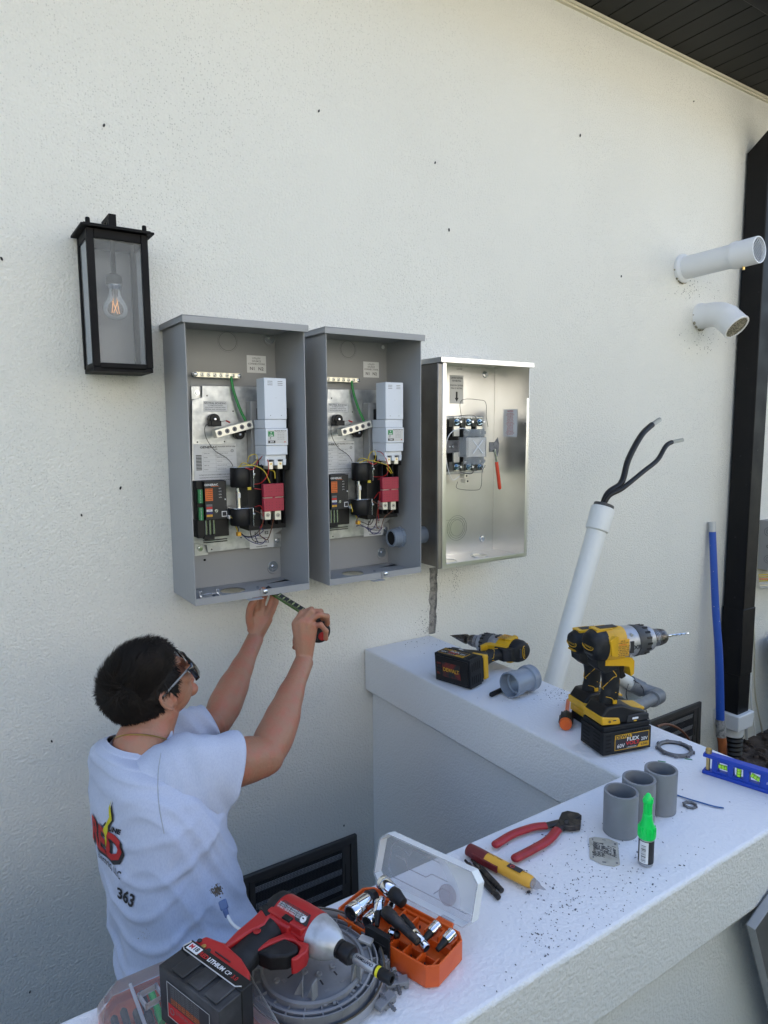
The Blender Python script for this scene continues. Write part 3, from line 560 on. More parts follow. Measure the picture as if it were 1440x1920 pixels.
    for (ax, az), (bx, bz) in (((Bp(358, 724, -.01).x, Bp(358, 724, -.01).z), (Bp(384, 749, -.01).x, Bp(384, 749, -.01).z)), ((Bp(364, 1016, -.01).x, Bp(364, 1016, -.01).z), (Bp(390, 1040, -.01).x, Bp(390, 1040, -.01).z)), ((Bp(508, 1002, -.01).x, Bp(508, 1002, -.01).z), (Bp(533, 1024, -.01).x, Bp(533, 1024, -.01).z))):
        b = MB(); b.box((min(ax, bx), -.0115, min(az, bz)), (max(ax, bx), -.0085, max(az, bz)), 'galv'); cx, cz = (ax+bx)/2-.003, (az+bz)/2; b.cyl((cx, -.0085, cz), (cx, -.0042, cz), .005, 'zinc'); b.lathe([(0, .0085), (.001, .0085)], (cx, -.0115, cz), (0, -1, 0), 'zinc', 20); b.lathe([(0, .0055), (.005, .0052)], (cx, -.0125, cz), (0, -1, 0), 'chrome', 6); b.build('mounting_foot', t, bevel=.0015)
    b = MB()
    for u, v in ((388, 742), (437, 771), (370, 829), (421, 828), (388, 889), (412, 888), (397, 1030), (452, 1008)): q = Bp(u, v, y); b.cyl((q.x, y-.0002, q.z), (q.x, y-.0005, q.z), .0022, 'gap', n=12)
    q = Bp(384, 1050, -.005); b.ell((q.x, -.0045, q.z), (.004, .001, .0035), 'gap', n=8, k=5); b.build('screw_hole', t)
    # dark channel right of centre
    b = MB(); c0, c1 = Bp(462, 752, -.03), Bp(480, 880, -.03); b.box((c0.x, -.06, c1.z), (c1.x+.03, -.0225, c0.z), 'greysteel'); b.build('bracket', t, bevel=.002)
    b = MB(); c0, c1 = Bp(480, 765, -.06), Bp(532, 880, -.06); b.box((c0.x, -.1, c1.z), (c1.x, -.061, c0.z), 'blk'); b.build('breaker_base', t, bevel=.002)
    # neutral bonding label + rating plate
    def lab(nm, u0, v0, u1, v1, yy, m): p, q = Bp(u0, v0, yy), Bp(u1, v1, yy); b = MB(); F = FX(yy) @ Matrix.Translation(((p.x+q.x)/2, (p.z+q.z)/2, 0)); W2, H2 = abs(q.x-p.x), abs(p.z-q.z); b.box((-W2/2, -H2/2, .0002), (W2/2, H2/2, .0006), m, F); return b, F @ Matrix.Translation((0, 0, .0008)), W2, H2
    b, F, w2, h2 = lab('', 381, 752, 426, 772, y, 'offw')
    for i, (s_, z_) in enumerate((('NEUTRAL BONDING', .0072), ('TO REMOVE BONDING', .0044), ('DISCONNECT WIRE BETWEEN', .0044), ('NEUTRAL AND GROUND BARS', .0044))): b.text(s_, z_, F @ Matrix.Translation((0, h2*(.30-.2*i), 0)), 'ink' if i == 0 else 'inkg', bold=.01)
    for s_ in (-1, 1): b.box((-w2/2, s_*h2*.46-.0003, 0), (w2/2, s_*h2*.46+.0003, .0001), 'inkg', F)
    b.build('bonding_label', t)
    b, F, w2, h2 = lab('', 362, 833, 445, 908, y, 'offw')
    b.text('GENERAC', .0085, F @ Matrix.Translation((-w2*.15, h2*.42, 0)), 'ink', bold=.03, sx=1.35); b.text('TRANSFER SWITCH 200A', .0048, F @ Matrix.Translation((w2*.27, h2*.43, 0)), 'ink', bold=.02); b.box((-.002, h2*.365, 0), (w2*.05, h2*.375, .0001), 'ink', F)
    for i in range(11): b.box((-w2*.45, h2*(.22-.034*i), 0), (-w2*.45+w2*.13, h2*(.22-.034*i)+h2*.02, .0001), 'ink', F)
    for x_, rows in ((-w2*.27, ('SERIAL NO.', 'MODEL', 'VOLTS 250', 'AMPS 200', 'PHASE 1')), (w2*.03, ('ENCLOSURE TYPE 3R', 'SERIES WITHSTAND', 'WIRE SIZE', 'TORQUE 250 IN-LB', 'TEMP RATING 75'))):
        for i, s_ in enumerate(rows): b.text(s_, .0036, F @ Matrix.Translation((x_, h2*(.27-.095*i), 0)), 'inkg', align='LEFT', bold=.01)
    for i in range(6): b.box((-w2*.29, h2*(.31-.095*i), 0), (w2*.40, h2*(.31-.095*i)+.0003, .0001), 'inkg', F)
    b.box((-w2*.29, h2*-.165, 0), (-w2*.29+.0003, h2*.31, .0001), 'inkg', F); b.box((w2*.01, h2*-.165, 0), (w2*.01+.0003, h2*.31, .0001), 'inkg', F)
    b.ring(F @ V((w2*.40, h2*.33, 0)), (0, -1, 0), .0035, .0045, .0001, 'ink', 18); b.text('UL', .004, F @ Matrix.Translation((w2*.40, h2*.33, 0)), 'ink')
    for i, s_ in enumerate(('SUITABLE FOR USE AS SERVICE EQUIPMENT WHEN INSTALLED', 'IN ACCORDANCE WITH THE NATIONAL ELECTRICAL CODE', 'SEE OWNERS MANUAL FOR CONNECTION DETAILS')): b.text(s_, .0036, F @ Matrix.Translation((0, h2*(-.24-.065*i), 0)), 'ink', bold=.01)
    b.text('WARNING  DO NOT OPEN WHILE ENERGIZED', .0028, F @ Matrix.Translation((0, -h2*.46, 0)), 'inkg'); b.build('rating_label', t)
    # neutral lug bar on two insulators
    for (u, v, dr) in ((403, 786, 1), (450, 814, -1)):
        p = Bp(u, v, -.045); b = MB(); b.box((-.015, -.035, -.008), (.015, 0, .008), 'blk', Matrix.Translation((p.x, -.0225, p.z-dr*.012))); b.cyl((p.x, -.0225, p.z), (p.x, -.046, p.z), .0155, 'blk', n=24); b.lathe([(0, .006), (.004, .005)], (p.x, -.046, p.z), (0, -1, 0), 'chrome', 6); b.build('insulator', t, bevel=.002)
    p, q = Bp(405, 814, -.085), Bp(474, 795, -.085); T = frame(p, q-p, z=(0, -1, 0)); ln = (q-p).length; nb_ = MB(); nb_.box((0, -.0115, -.028), (ln, .0115, 0), 'lug', T); no = nb_.build('neutral_bar', t, bevel=.001)
    for i in range(5):
        b = MB(); c = T @ V((ln*(.1+.2*i), 0, 0)); b.ring(c, (0, -1, 0), .0056, .0068, .0006, 'inkg', 20); b.lathe([(0, .0001), (.0003, .0056)], c, (0, -1, 0), 'nut', 18, close=True); b.lathe([(.0006, .0001), (.0005, .0030)], c, (0, -1, 0), 'ink', 6, close=True); b.build('lug_screw', no)
    b = MB(); b.tube([Bp(404, 792, -.05), Bp(424, 789, -.06)], .0007, 'wb', 6); b.tube([Bp(424, 789, -.06), Bp(431, 792, -.07)], .0024, 'wr', 8); b.tube(catmull([Bp(392, 793, -.05), Bp(384, 802, -.055), Bp(387, 822, -.05), Bp(403, 845, -.04), Bp(424, 858, -.035), Bp(436, 872, -.035), Bp(438, 888, -.04)], 6), .0010, 'wb', 6); b.build('sensing_wire', t)
    # breaker
    yf = -.155; p, q = Bp(495, 708, yf), Bp(538, 787, yf); x0, x1 = p.x, q.x; zt = p.z
    def zz(v): return Bp(515, v, yf).z
    b = MB(); b.box((x0, yf, zz(786)), (x1, -.10, zt), 'whitep'); b.box((x0, yf+.002, zz(803)), (x1-.001, -.075, zz(786.5)), 'whitep'); b.box((x0, yf-.002, zz(835)), (x1+.001, -.075, zz(803.4)), 'whitep'); b.box((x0+.001, yf+.001, zz(853)), (x1, -.075, zz(835.4)), 'whitep')
    b.box((x0+.001, yf+.008, zz(862)), (x1-.002, -.075, zz(853.3)), 'whitep')
    for f0, f1 in ((0, .16), (.42, .6), (.86, 1)): b.box((x0+.001+(x1-x0-.003)*f0, yf+.008, zz(873)), (x0+.001+(x1-x0-.003)*f1, -.10, zz(862)), 'whitep')
    b.build('breaker', t, bevel=.0012); bo = t.children[-1] if False else bpy.data.objects[[o.name for o in t.children if o.name.startswith('breaker') and not o.name.startswith('breaker_')][-1]]
    b = MB()
    for cx_ in (.26, .72):
        for i in range(3): c = x0+(x1-x0)*cx_; b.box((c-.0075, yf-.0003, zt-.010-.005*i), (c+.0075, yf+.0005, zt-.0085-.005*i), 'inkg')
    for cx_ in (.25, .75): c = x0+(x1-x0)*cx_; b.cyl((c, yf-.0004, zz(779)), (c, yf, zz(779)), .0012, 'inkg', n=8)
    b.box((x0+(x1-x0)*.5-.001, yf-.0005, zz(746)), (x0+(x1-x0)*.5+.003, yf, zz(746)+.0004), 'inkg'); b.build('vent_slot', bo)
    F = FX(yf-.0022) @ Matrix.Translation(((x0+x1)/2, (zz(803)+zz(835))/2, 0)); wd = x1-x0; b = MB(); b.box((-wd*.42, -.019, 0), (wd*.47, .019, .0003), 'foil', F); F2 = F @ Matrix.Translation((0, 0, .0005))
    b.box((-wd*.40, .001, 0), (-wd*.13, .0155, .0002), 'grn', F2); b.text('ON', .0065, F2 @ Matrix.Translation((-wd*.265, .004, .0004)), 'offw', bold=.02); b.ring(F2 @ V((-wd*.265, .0115, .0003)), (0, -1, 0), .0008, .0018, .0001, 'offw', 12)
    b.text('TRUSTED MOTOR', .0045, F2 @ Matrix.Translation((wd*.16, .0165, 0)), 'ink', bold=.02); b.box((-wd*.40, -.0175, 0), (-wd*.08, -.0105, .0002), 'ink', F2); b.text('200A', .006, F2 @ Matrix.Translation((-wd*.24, -.014, .0004)), 'offw', bold=.02); b.text('Z', .008, F2 @ Matrix.Translation((-wd*.30, -.004, 0)), 'ink', bold=.02)
    for i in range(5): b.text('240V 60Hz 22kA', .0032, F2 @ Matrix.Translation((wd*.18, .011-.0045*i, 0)), 'inkg')
    b.cyl(F2 @ V((wd*.36, -.0145, 0)), F2 @ V((wd*.36, -.0145, .001)), .0018, 'redink', n=10); b.build('breaker_label', bo)
    b = MB()
    for f_ in (.29, .73): c = x0+(x1-x0)*f_; b.box((c-.009, yf+.012, zz(880)), (c+.006, -.11, zz(866)), 'lug'); b.cyl((c, yf+.0118, zz(870)), (c, yf+.011, zz(870)), .003, 'brass', n=10)
    b.build('breaker_lug', bo, bevel=.0008)
    # contactor
    yc = -.115; A = lambda u, v, y_=yc: Bp(u, v, y_)
    b = MB(); p, q = A(472, 876, -.09), A(536, 988, -.09); b.box((p.x-.02, -.10, q.z), (q.x-.004, -.03, p.z), 'blk')
    for f_ in (494, 505.5, 518, 531): a = A(f_, 880, -.12); b.box((a.x-.0015, -.125, A(494, 985).z), (a.x+.0015, -.10, a.z), 'blk')
    b.build('contactor', t, bevel=.002); co = [o for o in t.children if o.name.startswith('contactor')][-1]
    p, q = Bp(494, 908, -.14), Bp(533, 957, -.14); mx = (p.x+q.x)/2
    b = MB(); b.box((p.x, -.14, q.z), (q.x, -.125, (p.z+q.z)/2-.0015), 'redc'); b.box((p.x, -.14, (p.z+q.z)/2+.0015), (q.x, -.125, p.z), 'redc'); b.box((p.x+.0005, -.1385, (p.z+q.z)/2-.0014), (q.x-.0005, -.126, (p.z+q.z)/2+.0014), 'tin'); b.box((mx-.004, -.1395, (p.z+q.z)/2-.002), (mx+.004, -.127, (p.z+q.z)/2+.002), 'redc'); b.build('arc_cover', co, bevel=.0015)
    b = MB()
    for cx_ in (.26, .76):
        for cz_ in (.18, .78):
            for i in range(3):
                for j in range(3): b.cyl((p.x+(q.x-p.x)*(cx_+.14*(i-1)), -.1402, p.z+(q.z-p.z)*(cz_+.10*(j-1))), (p.x+(q.x-p.x)*(cx_+.14*(i-1)), -.1405, p.z+(q.z-p.z)*(cz_+.10*(j-1))), .0010, 'ink', n=6)
    b.build('cover_holes', co)
    for u in (502, 521):
        a, c = Bp(u-5.5, 957.5, -.135), Bp(u+6, 974, -.135); b = MB(); b.box((a.x, -.135, c.z), (c.x, -.105, a.z), 'lug'); b.ring(((a.x+c.x)/2, -.135, (a.z+c.z)/2), (0, -1, 0), .0042, .0056, .0006, 'inkg', 18); b.cyl(((a.x+c.x)/2, -.1352, (a.z+c.z)/2), ((a.x+c.x)/2, -.1356, (a.z+c.z)/2), .0028, 'ink', n=6); b.build('load_lug', co, bevel=.001)
    for (v0, v1) in ((877, 914), (954, 986)):
        a, c = Bp(456, v0, -.105), Bp(456, v1, -.105); b = MB(); b.lathe([(0, .028), (.002, .0295), ((a.z-c.z)-.002, .0295), ((a.z-c.z), .028)], (a.x, -.082, c.z), (0, 0, 1), 'blk', 28); b.build('coil', co)
        b = MB(); b.box((a.x-.029, -.110, a.z), (a.x+.030, -.055, a.z+.0022), 'zinc'); b.box((a.x+.028, -.110, c.z-.002), (a.x+.0305, -.055, a.z+.0022), 'zinc'); b.cyl((a.x+.029, -.110, (a.z+c.z)/2+.008), (a.x+.029, -.116, (a.z+c.z)/2+.008), .004, 'zinc', n=12); b.cyl((a.x+.029, -.116, (a.z+c.z)/2+.008), (a.x+.029, -.119, (a.z+c.z)/2+.008), .0022, 'chrome', n=10); b.build('coil_bracket', co, bevel=.001)
    b = MB(); a = Bp(452, 915, -.1); c = Bp(452, 953, -.1); b.cyl((a.x-.004, -.085, c.z), (a.x-.004, -.085, a.z), .006, 'zinc', n=16); b.box((a.x-.008, -.094, c.z), (a.x-.001, -.090, a.z-.012), 'tin'); b.box((a.x-.007, -.095, (a.z+c.z)/2), (a.x, -.089, (a.z+c.z)/2+.014), 'offw'); b.box((a.x+.016, -.112, a.z-.006), (a.x+.026, -.106, a.z+.002), 'wy'); b.build('plunger', co, bevel=.0006)
    # controller module
    p, q = Bp(371, 903, -.07), Bp(427, 974, -.07); b = MB(); b.box((p.x, -.052, q.z), (q.x, -.0225, p.z), 'blk'); b.box((p.x+.019, -.068, q.z+.002), (q.x, -.052, p.z-.001), 'dkblk'); b.build('controller', t, bevel=.0015); cn = [o for o in t.children if o.name.startswith('controller')][-1]
    xb = p.x+.019; F = FX(-.0682) @ Matrix.Translation((xb, q.z, 0)); cw, ch = q.x-xb, p.z-q.z; b = MB()
    b.text('GENERAC', .0075, F @ Matrix.Translation((cw*.30, ch*.90, .0003)), 'offw', bold=.03, sx=1.2); b.box((cw*.3, ch*.855, 0), (cw*.66, ch*.862, .0002), 'orst', F)
    b.box((cw*.02, ch*.50, 0), (cw*.36, ch*.81, .0003), 'orst', F)
    for i in range(6): b.text('%s WARN' % ('N1', 'N2', 'T1', '23', '194', '0')[i], .0042, F @ Matrix.Translation((cw*.19, ch*(.785-.05*i), .0006)), 'ink', bold=.01)
    for i, c_ in enumerate(('inkg', 'redink', 'offw', 'wu', 'yel2')): b.box((cw*.05, ch*(.36-.065*i), 0), (cw*.32, ch*(.36-.065*i)+ch*.055, .0003), c_, F)
    b.text('Utility', .004, F @ Matrix.Translation((cw*.2, ch*.26, .0006)), 'wu'); b.text('A', .006, F @ Matrix.Translation((cw*.2, ch*.125, .0006)), 'ink')
    b.ring(F @ V((cw*.5, ch*.24, 0)), (0, -1, 0), .0030, .0048, .0003, 'zinc', 16); b.text('UL', .0045, F @ Matrix.Translation((cw*.5, ch*.24, .0006)), 'offw')
    for i in range(4): b.text('LD%d' % (i+1), .0045, F @ Matrix.Translation((cw*.70, ch*(.80-.075*i), .0003)), 'offw'); b.cyl(F @ V((cw*.86, ch*(.80-.075*i), 0)), F @ V((cw*.86, ch*(.80-.075*i), .002)), .0022, 'ink', n=12)
    b.cyl(F @ V((cw*.92, ch*.52, 0)), F @ V((cw*.92, ch*.52, .002)), .0022, 'offw', n=12); b.box((cw*.74, ch*.08, 0), (cw*.98, ch*.22, .0012), 'offw', F); b.box((cw*.77, ch*.10, .0012), (cw*.95, ch*.20, .0014), 'ink', F); b.build('face_print', cn)
    for v0, v1 in ((918, 943), (952, 975)):
        a, c = Bp(373, v0, -.06), Bp(382, v1, -.06); b = MB(); b.box((p.x+.002, -.063, c.z), (p.x+.0145, -.052, a.z), 'grn')
        nn = 9
        for i in range(nn): z_ = c.z+(a.z-c.z)*(i+.5)/nn; b.cyl((p.x+.0085, -.063, z_), (p.x+.0085, -.0634, z_), .0011, 'offw', n=8)
        b.build('terminal_strip', cn, bevel=.0006)
    a, c = Bp(370, 976, -.06), Bp(430, 1004, -.06); b = MB(); b.box((a.x, -.060, c.z), (c.x, -.0225, a.z), 'blk'); b.box((a.x+.018, -.064, c.z-.006), (a.x+.048, -.045, c.z+.006), 'blk')
    for i in range(2): b.box((a.x+.015, -.062, c.z-.010-.006*i), (c.x-.006, -.055, c.z-.0075-.006*i), 'blk')
    b.build('fuse_block', t, bevel=.0015); fb = [o for o in t.children if o.name.startswith('fuse_block')][-1]
    for i in range(3): b = MB(); x = a.x+.024+.0115*i; b.cyl((x, -.0615, c.z+.009), (x, -.0615, a.z-.002), .0034, 'chrome', n=14); b.build('fuse', fb)
    # source label
    b, F, w2, h2 = lab('', 467, 988, 513, 1025, y, 'offw'); b.text('UTILITY SOURCE', .0062, F @ Matrix.Translation((0, h2*.38, 0)), 'ink', bold=.02); b.text('E1      E2', .0125, F @ Matrix.Translation((0, h2*.17, 0)), 'ink', bold=.02); b.text('LOAD CONNECTIONS', .005, F @ Matrix.Translation((0, -h2*.05, 0)), 'ink', bold=.02); b.text('T1      T2', .0125, F @ Matrix.Translation((0, -h2*.22, 0)), 'ink', bold=.02); b.text('CONNECTIONS', .005, F @ Matrix.Translation((0, -h2*.42, 0)), 'ink', bold=.02); b.build('source_label', t)
    make_wires(t, 0)
    b = MB(); p = Bp(447, 1001, -.075); b.box((p.x-.006, -.085, p.z-.006), (p.x+.005, -.07, p.z+.006), 'yel2'); p = Bp(430, 969, -.07); b.box((p.x-.005, -.08, p.z-.005), (p.x+.003, -.068, p.z+.005), 'offw'); b.build('wire_plug', t, bevel=.001)
    # zinc knockout ring with clips, latch, screws
    p = V((.066, -.125, .003)); b = MB(); b.ring(p, (0, 0, 1), .024, .030, .003, 'zinc', 32)
    for q in (0, 2.1, 4.2): b.box((-.004, -.003, 0), (.004, .003, .012), 'zinc', Matrix.Translation(p+V((math.cos(q-1.6)*.028, math.sin(q-1.6)*.028, .003))))
    b.build('zinc_ring', t, bevel=.0006)
    b = MB(); xl = Bp(482, 1115, -d-.004).x; b.box((xl-.030, -d-.020, .001), (xl+.014, -d-.0004, .003), 'greysteel', Matrix.Translation((0, 0, -.004))); b.box((xl+.012, -d-.004, .0), (xl+.016, -d-.0004, .024), 'greysteel'); b.build('latch', t, bevel=.002)
    b = MB(); b.lathe([(0, .0065), (.004, .0065), (.006, .004)], (xl+.026, -d, .013), (0, -1, 0), 'zinc', 16); b.build('latch_screw', t); b = MB(); b.cyl((xl-.014, -d+.012, .002), (xl-.014, -d+.012, .016), .0025, 'dkgrey', n=10); b.build('latch_screw', t); b = MB(); b.cyl((xl+.04, -.11, .0022), (xl+.04, -.11, .008), .004, 'zinc', n=8); b.build('latch_screw', t)
    return t
M['dkblk'] = mat('module_face', (.018, .018, .019), .5)
sw1 = make_switch('grey open transfer switch box nearest the lantern, directly above the man\'s hands')
sw2 = copy_tree(sw1, skip=('hole_seal', 'zinc_ring', 'wire'))
sw2['label'] = 'grey open transfer switch box in the middle, with a conduit coupling through its right side'
make_wires(sw2, 5); sw2.matrix_world = Matrix.Translation((.962, 0, 1.290))
b = MB(); p = Bp(506, 634, -.008); b.lathe([(0, .0215), (.001, .0215), (.0035, .017), (.0015, .010), (.001, .006)], (p.x+.003, -.0042, p.z), (0, -1, 0), 'greysteel', 28); b.lathe([(0, .0065), (.002, .004)], (p.x+.003, -.006, p.z-.003), (0, -1, 0), 'offw', 14); b.build('hole_seal', sw2)
# ---- conduit nipple between the middle box and the meter can
t = thing('conduit_coupling', 'grey plastic conduit coupling joining the middle box to the meter can', 'conduit', (1.30, -.085, 1.392))
b = MB(); b.lathe([(-.040, .027), (-.036, .0305), (-.014, .0305), (-.012, .033), (-.003, .033), (-.003, .030), (0, .03)], (0, 0, 0), (1, 0, 0), 'pvcl', 36); b.build('hub', t)
b = MB(); b.lathe([(-.041, .0001), (-.0405, .022), (-.041, .0265)], (0, 0, 0), (1, 0, 0), 'gap', 30, close=True); b.ring((-.044, 0, 0), (1, 0, 0), .0235, .0295, .008, 'pvcl', 36); b.build('bore', t)
b = MB(); b.lathe([(.0008, .031), (.02, .032), (.066, .032), (.068, .029), (.108, .029)], (0, 0, 0), (1, 0, 0), 'pvcl', 36); b.build('sleeve', t)
b = MB()
for i in range(10): q = i*.628; b.box((-.012, -.003, .031), (-.004, .003, .036), 'pvcl', Matrix.Rotation(q, 4, 'X'))
b.build('ribs', t)
# ================================================================ METER CAN
MO = V((1.395, 0, 1.289)); mw, mh, md = .392, .690, .185
def Cp(u, v, y): return W(u, v, 1, y)-MO
t = thing('meter_can', 'open stainless steel meter can at the right end of the row of boxes', 'electrical box', MO)
b = MB(); k = .002; s = 'stain'; d = md
b.box((0, -.004, 0), (mw, -.001, mh), s); b.box((0, -d, 0), (k, -.004, mh), s); b.box((mw-k, -d, 0), (mw, -.004, mh), s); b.box((k, -d+.004, mh-k), (mw-k, -.004, mh), s); b.box((k, -d, 0), (mw-k, -.004, k), s)
b.box((k, -d, k), (.016, -d+k, mh-.004), s); b.box((mw-.012, -d, k), (mw-k, -d+k, mh-.12), s); b.box((-.0016, -d+.013, .001), (-.0002, -.004, mh-.002), 'stside'); b.box((.016, -d, k), (mw-.012, -d+k, .014), s); b.box((.014, -d+k, k), (.016, -d+.02, mh-.01), s)  # thin outer skin holds the left side's painted shade
b.build('cabinet', t, bevel=.0008)
b = MB(); b.box((-.014, -d-.010, mh+.0005), (mw+.012, -.001, mh+.003), s); b.box((-.014, -d-.010, mh-.014), (mw+.012, -d-.0085, mh+.0005), s); b.box((mw+.0105, -d-.0085, mh-.014), (mw+.012, -.02, mh+.0005), s); b.box((-.014, -d-.0085, mh-.014), (-.0125, -.02, mh+.0005), s); b.build('lid', t, bevel=.0012)
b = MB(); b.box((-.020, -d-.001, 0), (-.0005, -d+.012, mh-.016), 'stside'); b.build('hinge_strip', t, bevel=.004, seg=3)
b = MB(); c = Cp(857, 990, -.005)
for r in (.030, .038, .046): b.ring((c.x, -.0042, c.z), (0, -1, 0), r, r+.0008, .0004, 'inkg', 40)
c = Cp(895, 780, -.005); 
b.box((.02, -.0046, .130), (.25, -.0041, .1306), 'inkg'); b.build('knockout_rings', t)
for (u, v) in ((911, 702), (905, 1010)):
    c = Cp(u, v, -.008); b = MB(); b.lathe([(0, .013), (.003, .011), (.004, .006)], (c.x, -.0042, c.z), (0, -1, 0), 'chrome', 24); b.lathe([(0, .006), (.004, .005)], (c.x, -.008, c.z), (0, -1, 0), 'zinc', 6); b.build('mounting_bolt', t)
for x_, y_, r in ((.09, -.10, .032), (.25, -.085, .030)): b = MB(); b.lathe([(.0001, .0001), (.0001, r)], (x_, y_, .0022), (0, 0, 1), 'tin', 32, close=True); b.ring((x_, y_, .0022), (0, 0, 1), r, r+.003, .002, 'stain', 32); b.build('bottom_hub', t)
b = MB(); p, q = Cp(844, 703, -.006), Cp(869, 757, -.006); F = FX(-.0045) @ Matrix.Translation(((p.x+q.x)/2, (p.z+q.z)/2, 0)); W2, H2 = q.x-p.x, p.z-q.z; b.box((-W2/2, -H2/2, 0), (W2/2, H2/2, .0004), 'foil', F)
for s_, y_ in (('CENTER POSITION', .40), ('FOR NEUTRAL', .30), ('POSICION CENTRAL', .14), ('PARA EL NEUTRAL', .04)): b.text(s_, .0082, F @ Matrix.Translation((0, H2*y_, .0007)), 'ink', bold=.01, sx=.8)
b.add([F @ V(p_) for p_ in ((-.004, -.008, .0007), (.004, -.008, .0007), (.004, -.030, .0007), (-.004, -.030, .0007))], [(0, 3, 2, 1)], 'ink', False); b.add([F @ V(p_) for p_ in ((-.009, -.030, .0007), (.009, -.030, .0007), (0, -.044, .0007))], [(0, 2, 1)], 'ink', False)
for i, s_ in enumerate(('UNIT 320', 'TYPE 3R', '125 AMP')): b.text(s_, .0075, F @ Matrix.Translation((.012, H2*.92-.010*i, .0002)), 'inkg')
b.build('neutral_label', t)
xs_ = MO.x+mw-.0030; b = MB(); p, q = W(944, 768, 0, xs_)-MO, W(969, 819, 0, xs_)-MO; F = Matrix(((0, 0, -1, mw-.0028), (-1, 0, 0, (p.y+q.y)/2), (0, 1, 0, (p.z+q.z)/2), (0, 0, 0, 1))); W2, H2 = abs(q.y-p.y), p.z-q.z;  b.box((-W2/2, -H2/2, 0), (W2/2, H2/2, .0004), 'offw', F)
b.text('CAUTION', .007, F @ Matrix.Translation((0, H2*.43, .0007)), 'redink', bold=.02)
for i in range(15):
    s_ = ('SECURE TERMINAL', 'CONDUCTORS BEFORE', 'USE COPPER OR', 'ALUMINUM WIRE', 'SIZE 2/0 TO 350', 'TORQUE 375 IN LB')[i % 6]; b.text(s_, .0052, F @ Matrix.Translation((0, H2*(.35-.055*i), .0007)), 'redink', sx=.8)
b.build('caution_label', t)
# meter socket
b = MB(); p, q = Cp(832, 786, -.03), Cp(905, 880, -.03); b.box((.02, -.035, q.z-.012), (q.x, -.02, p.z+.012), 'galv'); b.build('socket_pan', t, bevel=.002)
b = MB(); b.box((.022, -.060, (p.z+q.z)/2+.018), (q.x-.03, -.036, p.z), 'blk'); b.box((.022, -.060, q.z), (q.x-.03, -.036, (p.z+q.z)/2-.018), 'blk'); b.build('insulating_block', t, bevel=.002)
b = MB(); a, c = Cp(838, 838, -.08), Cp(880, 838, -.08); b.box((a.x-.01, -.080, a.z-.022), (c.x+.01, -.070, a.z+.022), 'nut'); b.cyl((a.x+.012, -.0802, a.z), (a.x+.012, -.083, a.z), .004, 'zinc', n=6); b.cyl((a.x+.026, -.0802, a.z), (a.x+.026, -.083, a.z), .005, 'zinc', n=6); b.build('cross_bar', t, bevel=.001)
for v0, vb, sg in ((783, 791, 1), (872, 875, -1)):
    for u in (857, 879, 900):
        c = Cp(u, vb, -.09); b = MB(); zz0 = c.z-.019*sg; b.box((c.x-.013, -.088, min(c.z+.014*sg, c.z-.050*sg)), (c.x+.013, -.080, max(c.z+.014*sg, c.z-.050*sg)), 'lug'); b.box((c.x-.013, -.088, c.z-.016), (c.x+.013, -.061, c.z+.016), 'lug'); lo = b.build('jaw', t, bevel=.001)
        b = MB(); b.lathe([(0, .0115), (.002, .0115)], (c.x, -.0882, c.z), (0, -1, 0), 'zincb', 20); b.lathe([(.002, .0085), (.009, .0085)], (c.x, -.0882, c.z), (0, -1, 0), 'zincb', 6); b.cyl((c.x, -.097, c.z), (c.x, -.113, c.z), .0045, 'zinc', n=12); b.build('stud_bolt', lo, bevel=.0006)
for (u, v) in ((872, 892), (874, 902)): c = Cp(u, v, -.07); b = MB(); b.box((c.x-.009, -.078, c.z-.007), (c.x+.007, -.05, c.z+.007), 'lug'); b.cyl((c.x, -.0782, c.z), (c.x, -.079, c.z), .004, 'ink', n=10); b.build('neutral_lug', t, bevel=.001)
# clear shield with ribs
c = Cp(898, 838, -.135); cx, cz = c.x, c.z
b = MB(); b.box((cx-.055, -.135, cz-.034), (cx+.035, -.130, cz+.034), 'clear3'); b.box((cx-.055, -.130, cz-.034), (cx-.051, -.090, cz+.034), 'clear3'); b.box((cx+.031, -.130, cz-.034), (cx+.035, -.090, cz+.034), 'clear3')
for sx in (-.04, -.018, .004, .024):
    for sz in (-1, 1): b.box((cx+sx-.002, -.134, cz+sz*.035 if sz > 0 else cz-.062), (cx+sx+.002, -.100, cz+.062 if sz > 0 else cz-.035), 'clear3')
for q in (.785, -.785): T = Matrix.Translation((cx-.006, -.1365, cz)) @ Matrix.Rotation(q, 4, 'Y'); b.box((-.032, -.001, -.0018), (.032, .001, .0018), 'whitep', T)
for sx in (-.05, -.035, .022, .034):
    for sz in (-.05, -.03, .03, .05): b.box((cx+sx-.006, -.128, cz+sz-.006), (cx+sx+.004, -.118, cz+sz+.005), 'clear3')
b.build('clear_shield', t, bevel=.0008)
b = MB(); ol = [Cp(865, 783, -.12), Cp(865, 751, -.12), Cp(900, 750, -.12), Cp(911, 756, -.12), Cp(912, 782, -.12), Cp(915, 800, -.12)]; b.tube(catmull(ol, 6), .0009, 'dkgrey', 6); b.tube(catmull([Cp(858, 903, -.12), Cp(858, 916, -.12), Cp(892, 919, -.12), Cp(902, 912, -.12), Cp(904, 885, -.12), Cp(910, 872, -.12)], 6), .0009, 'dkgrey', 6)
b.tube(catmull([Cp(840, 782, -.1), Cp(868, 779, -.1), Cp(890, 780, -.1), Cp(894, 795, -.1)], 6), .0009, 'dkgrey', 6); b.tube(catmull([Cp(862, 885, -.1), Cp(884, 888, -.1), Cp(890, 875, -.1)], 6), .0012, 'dkgrey', 6); b.build('shield_edge', t)
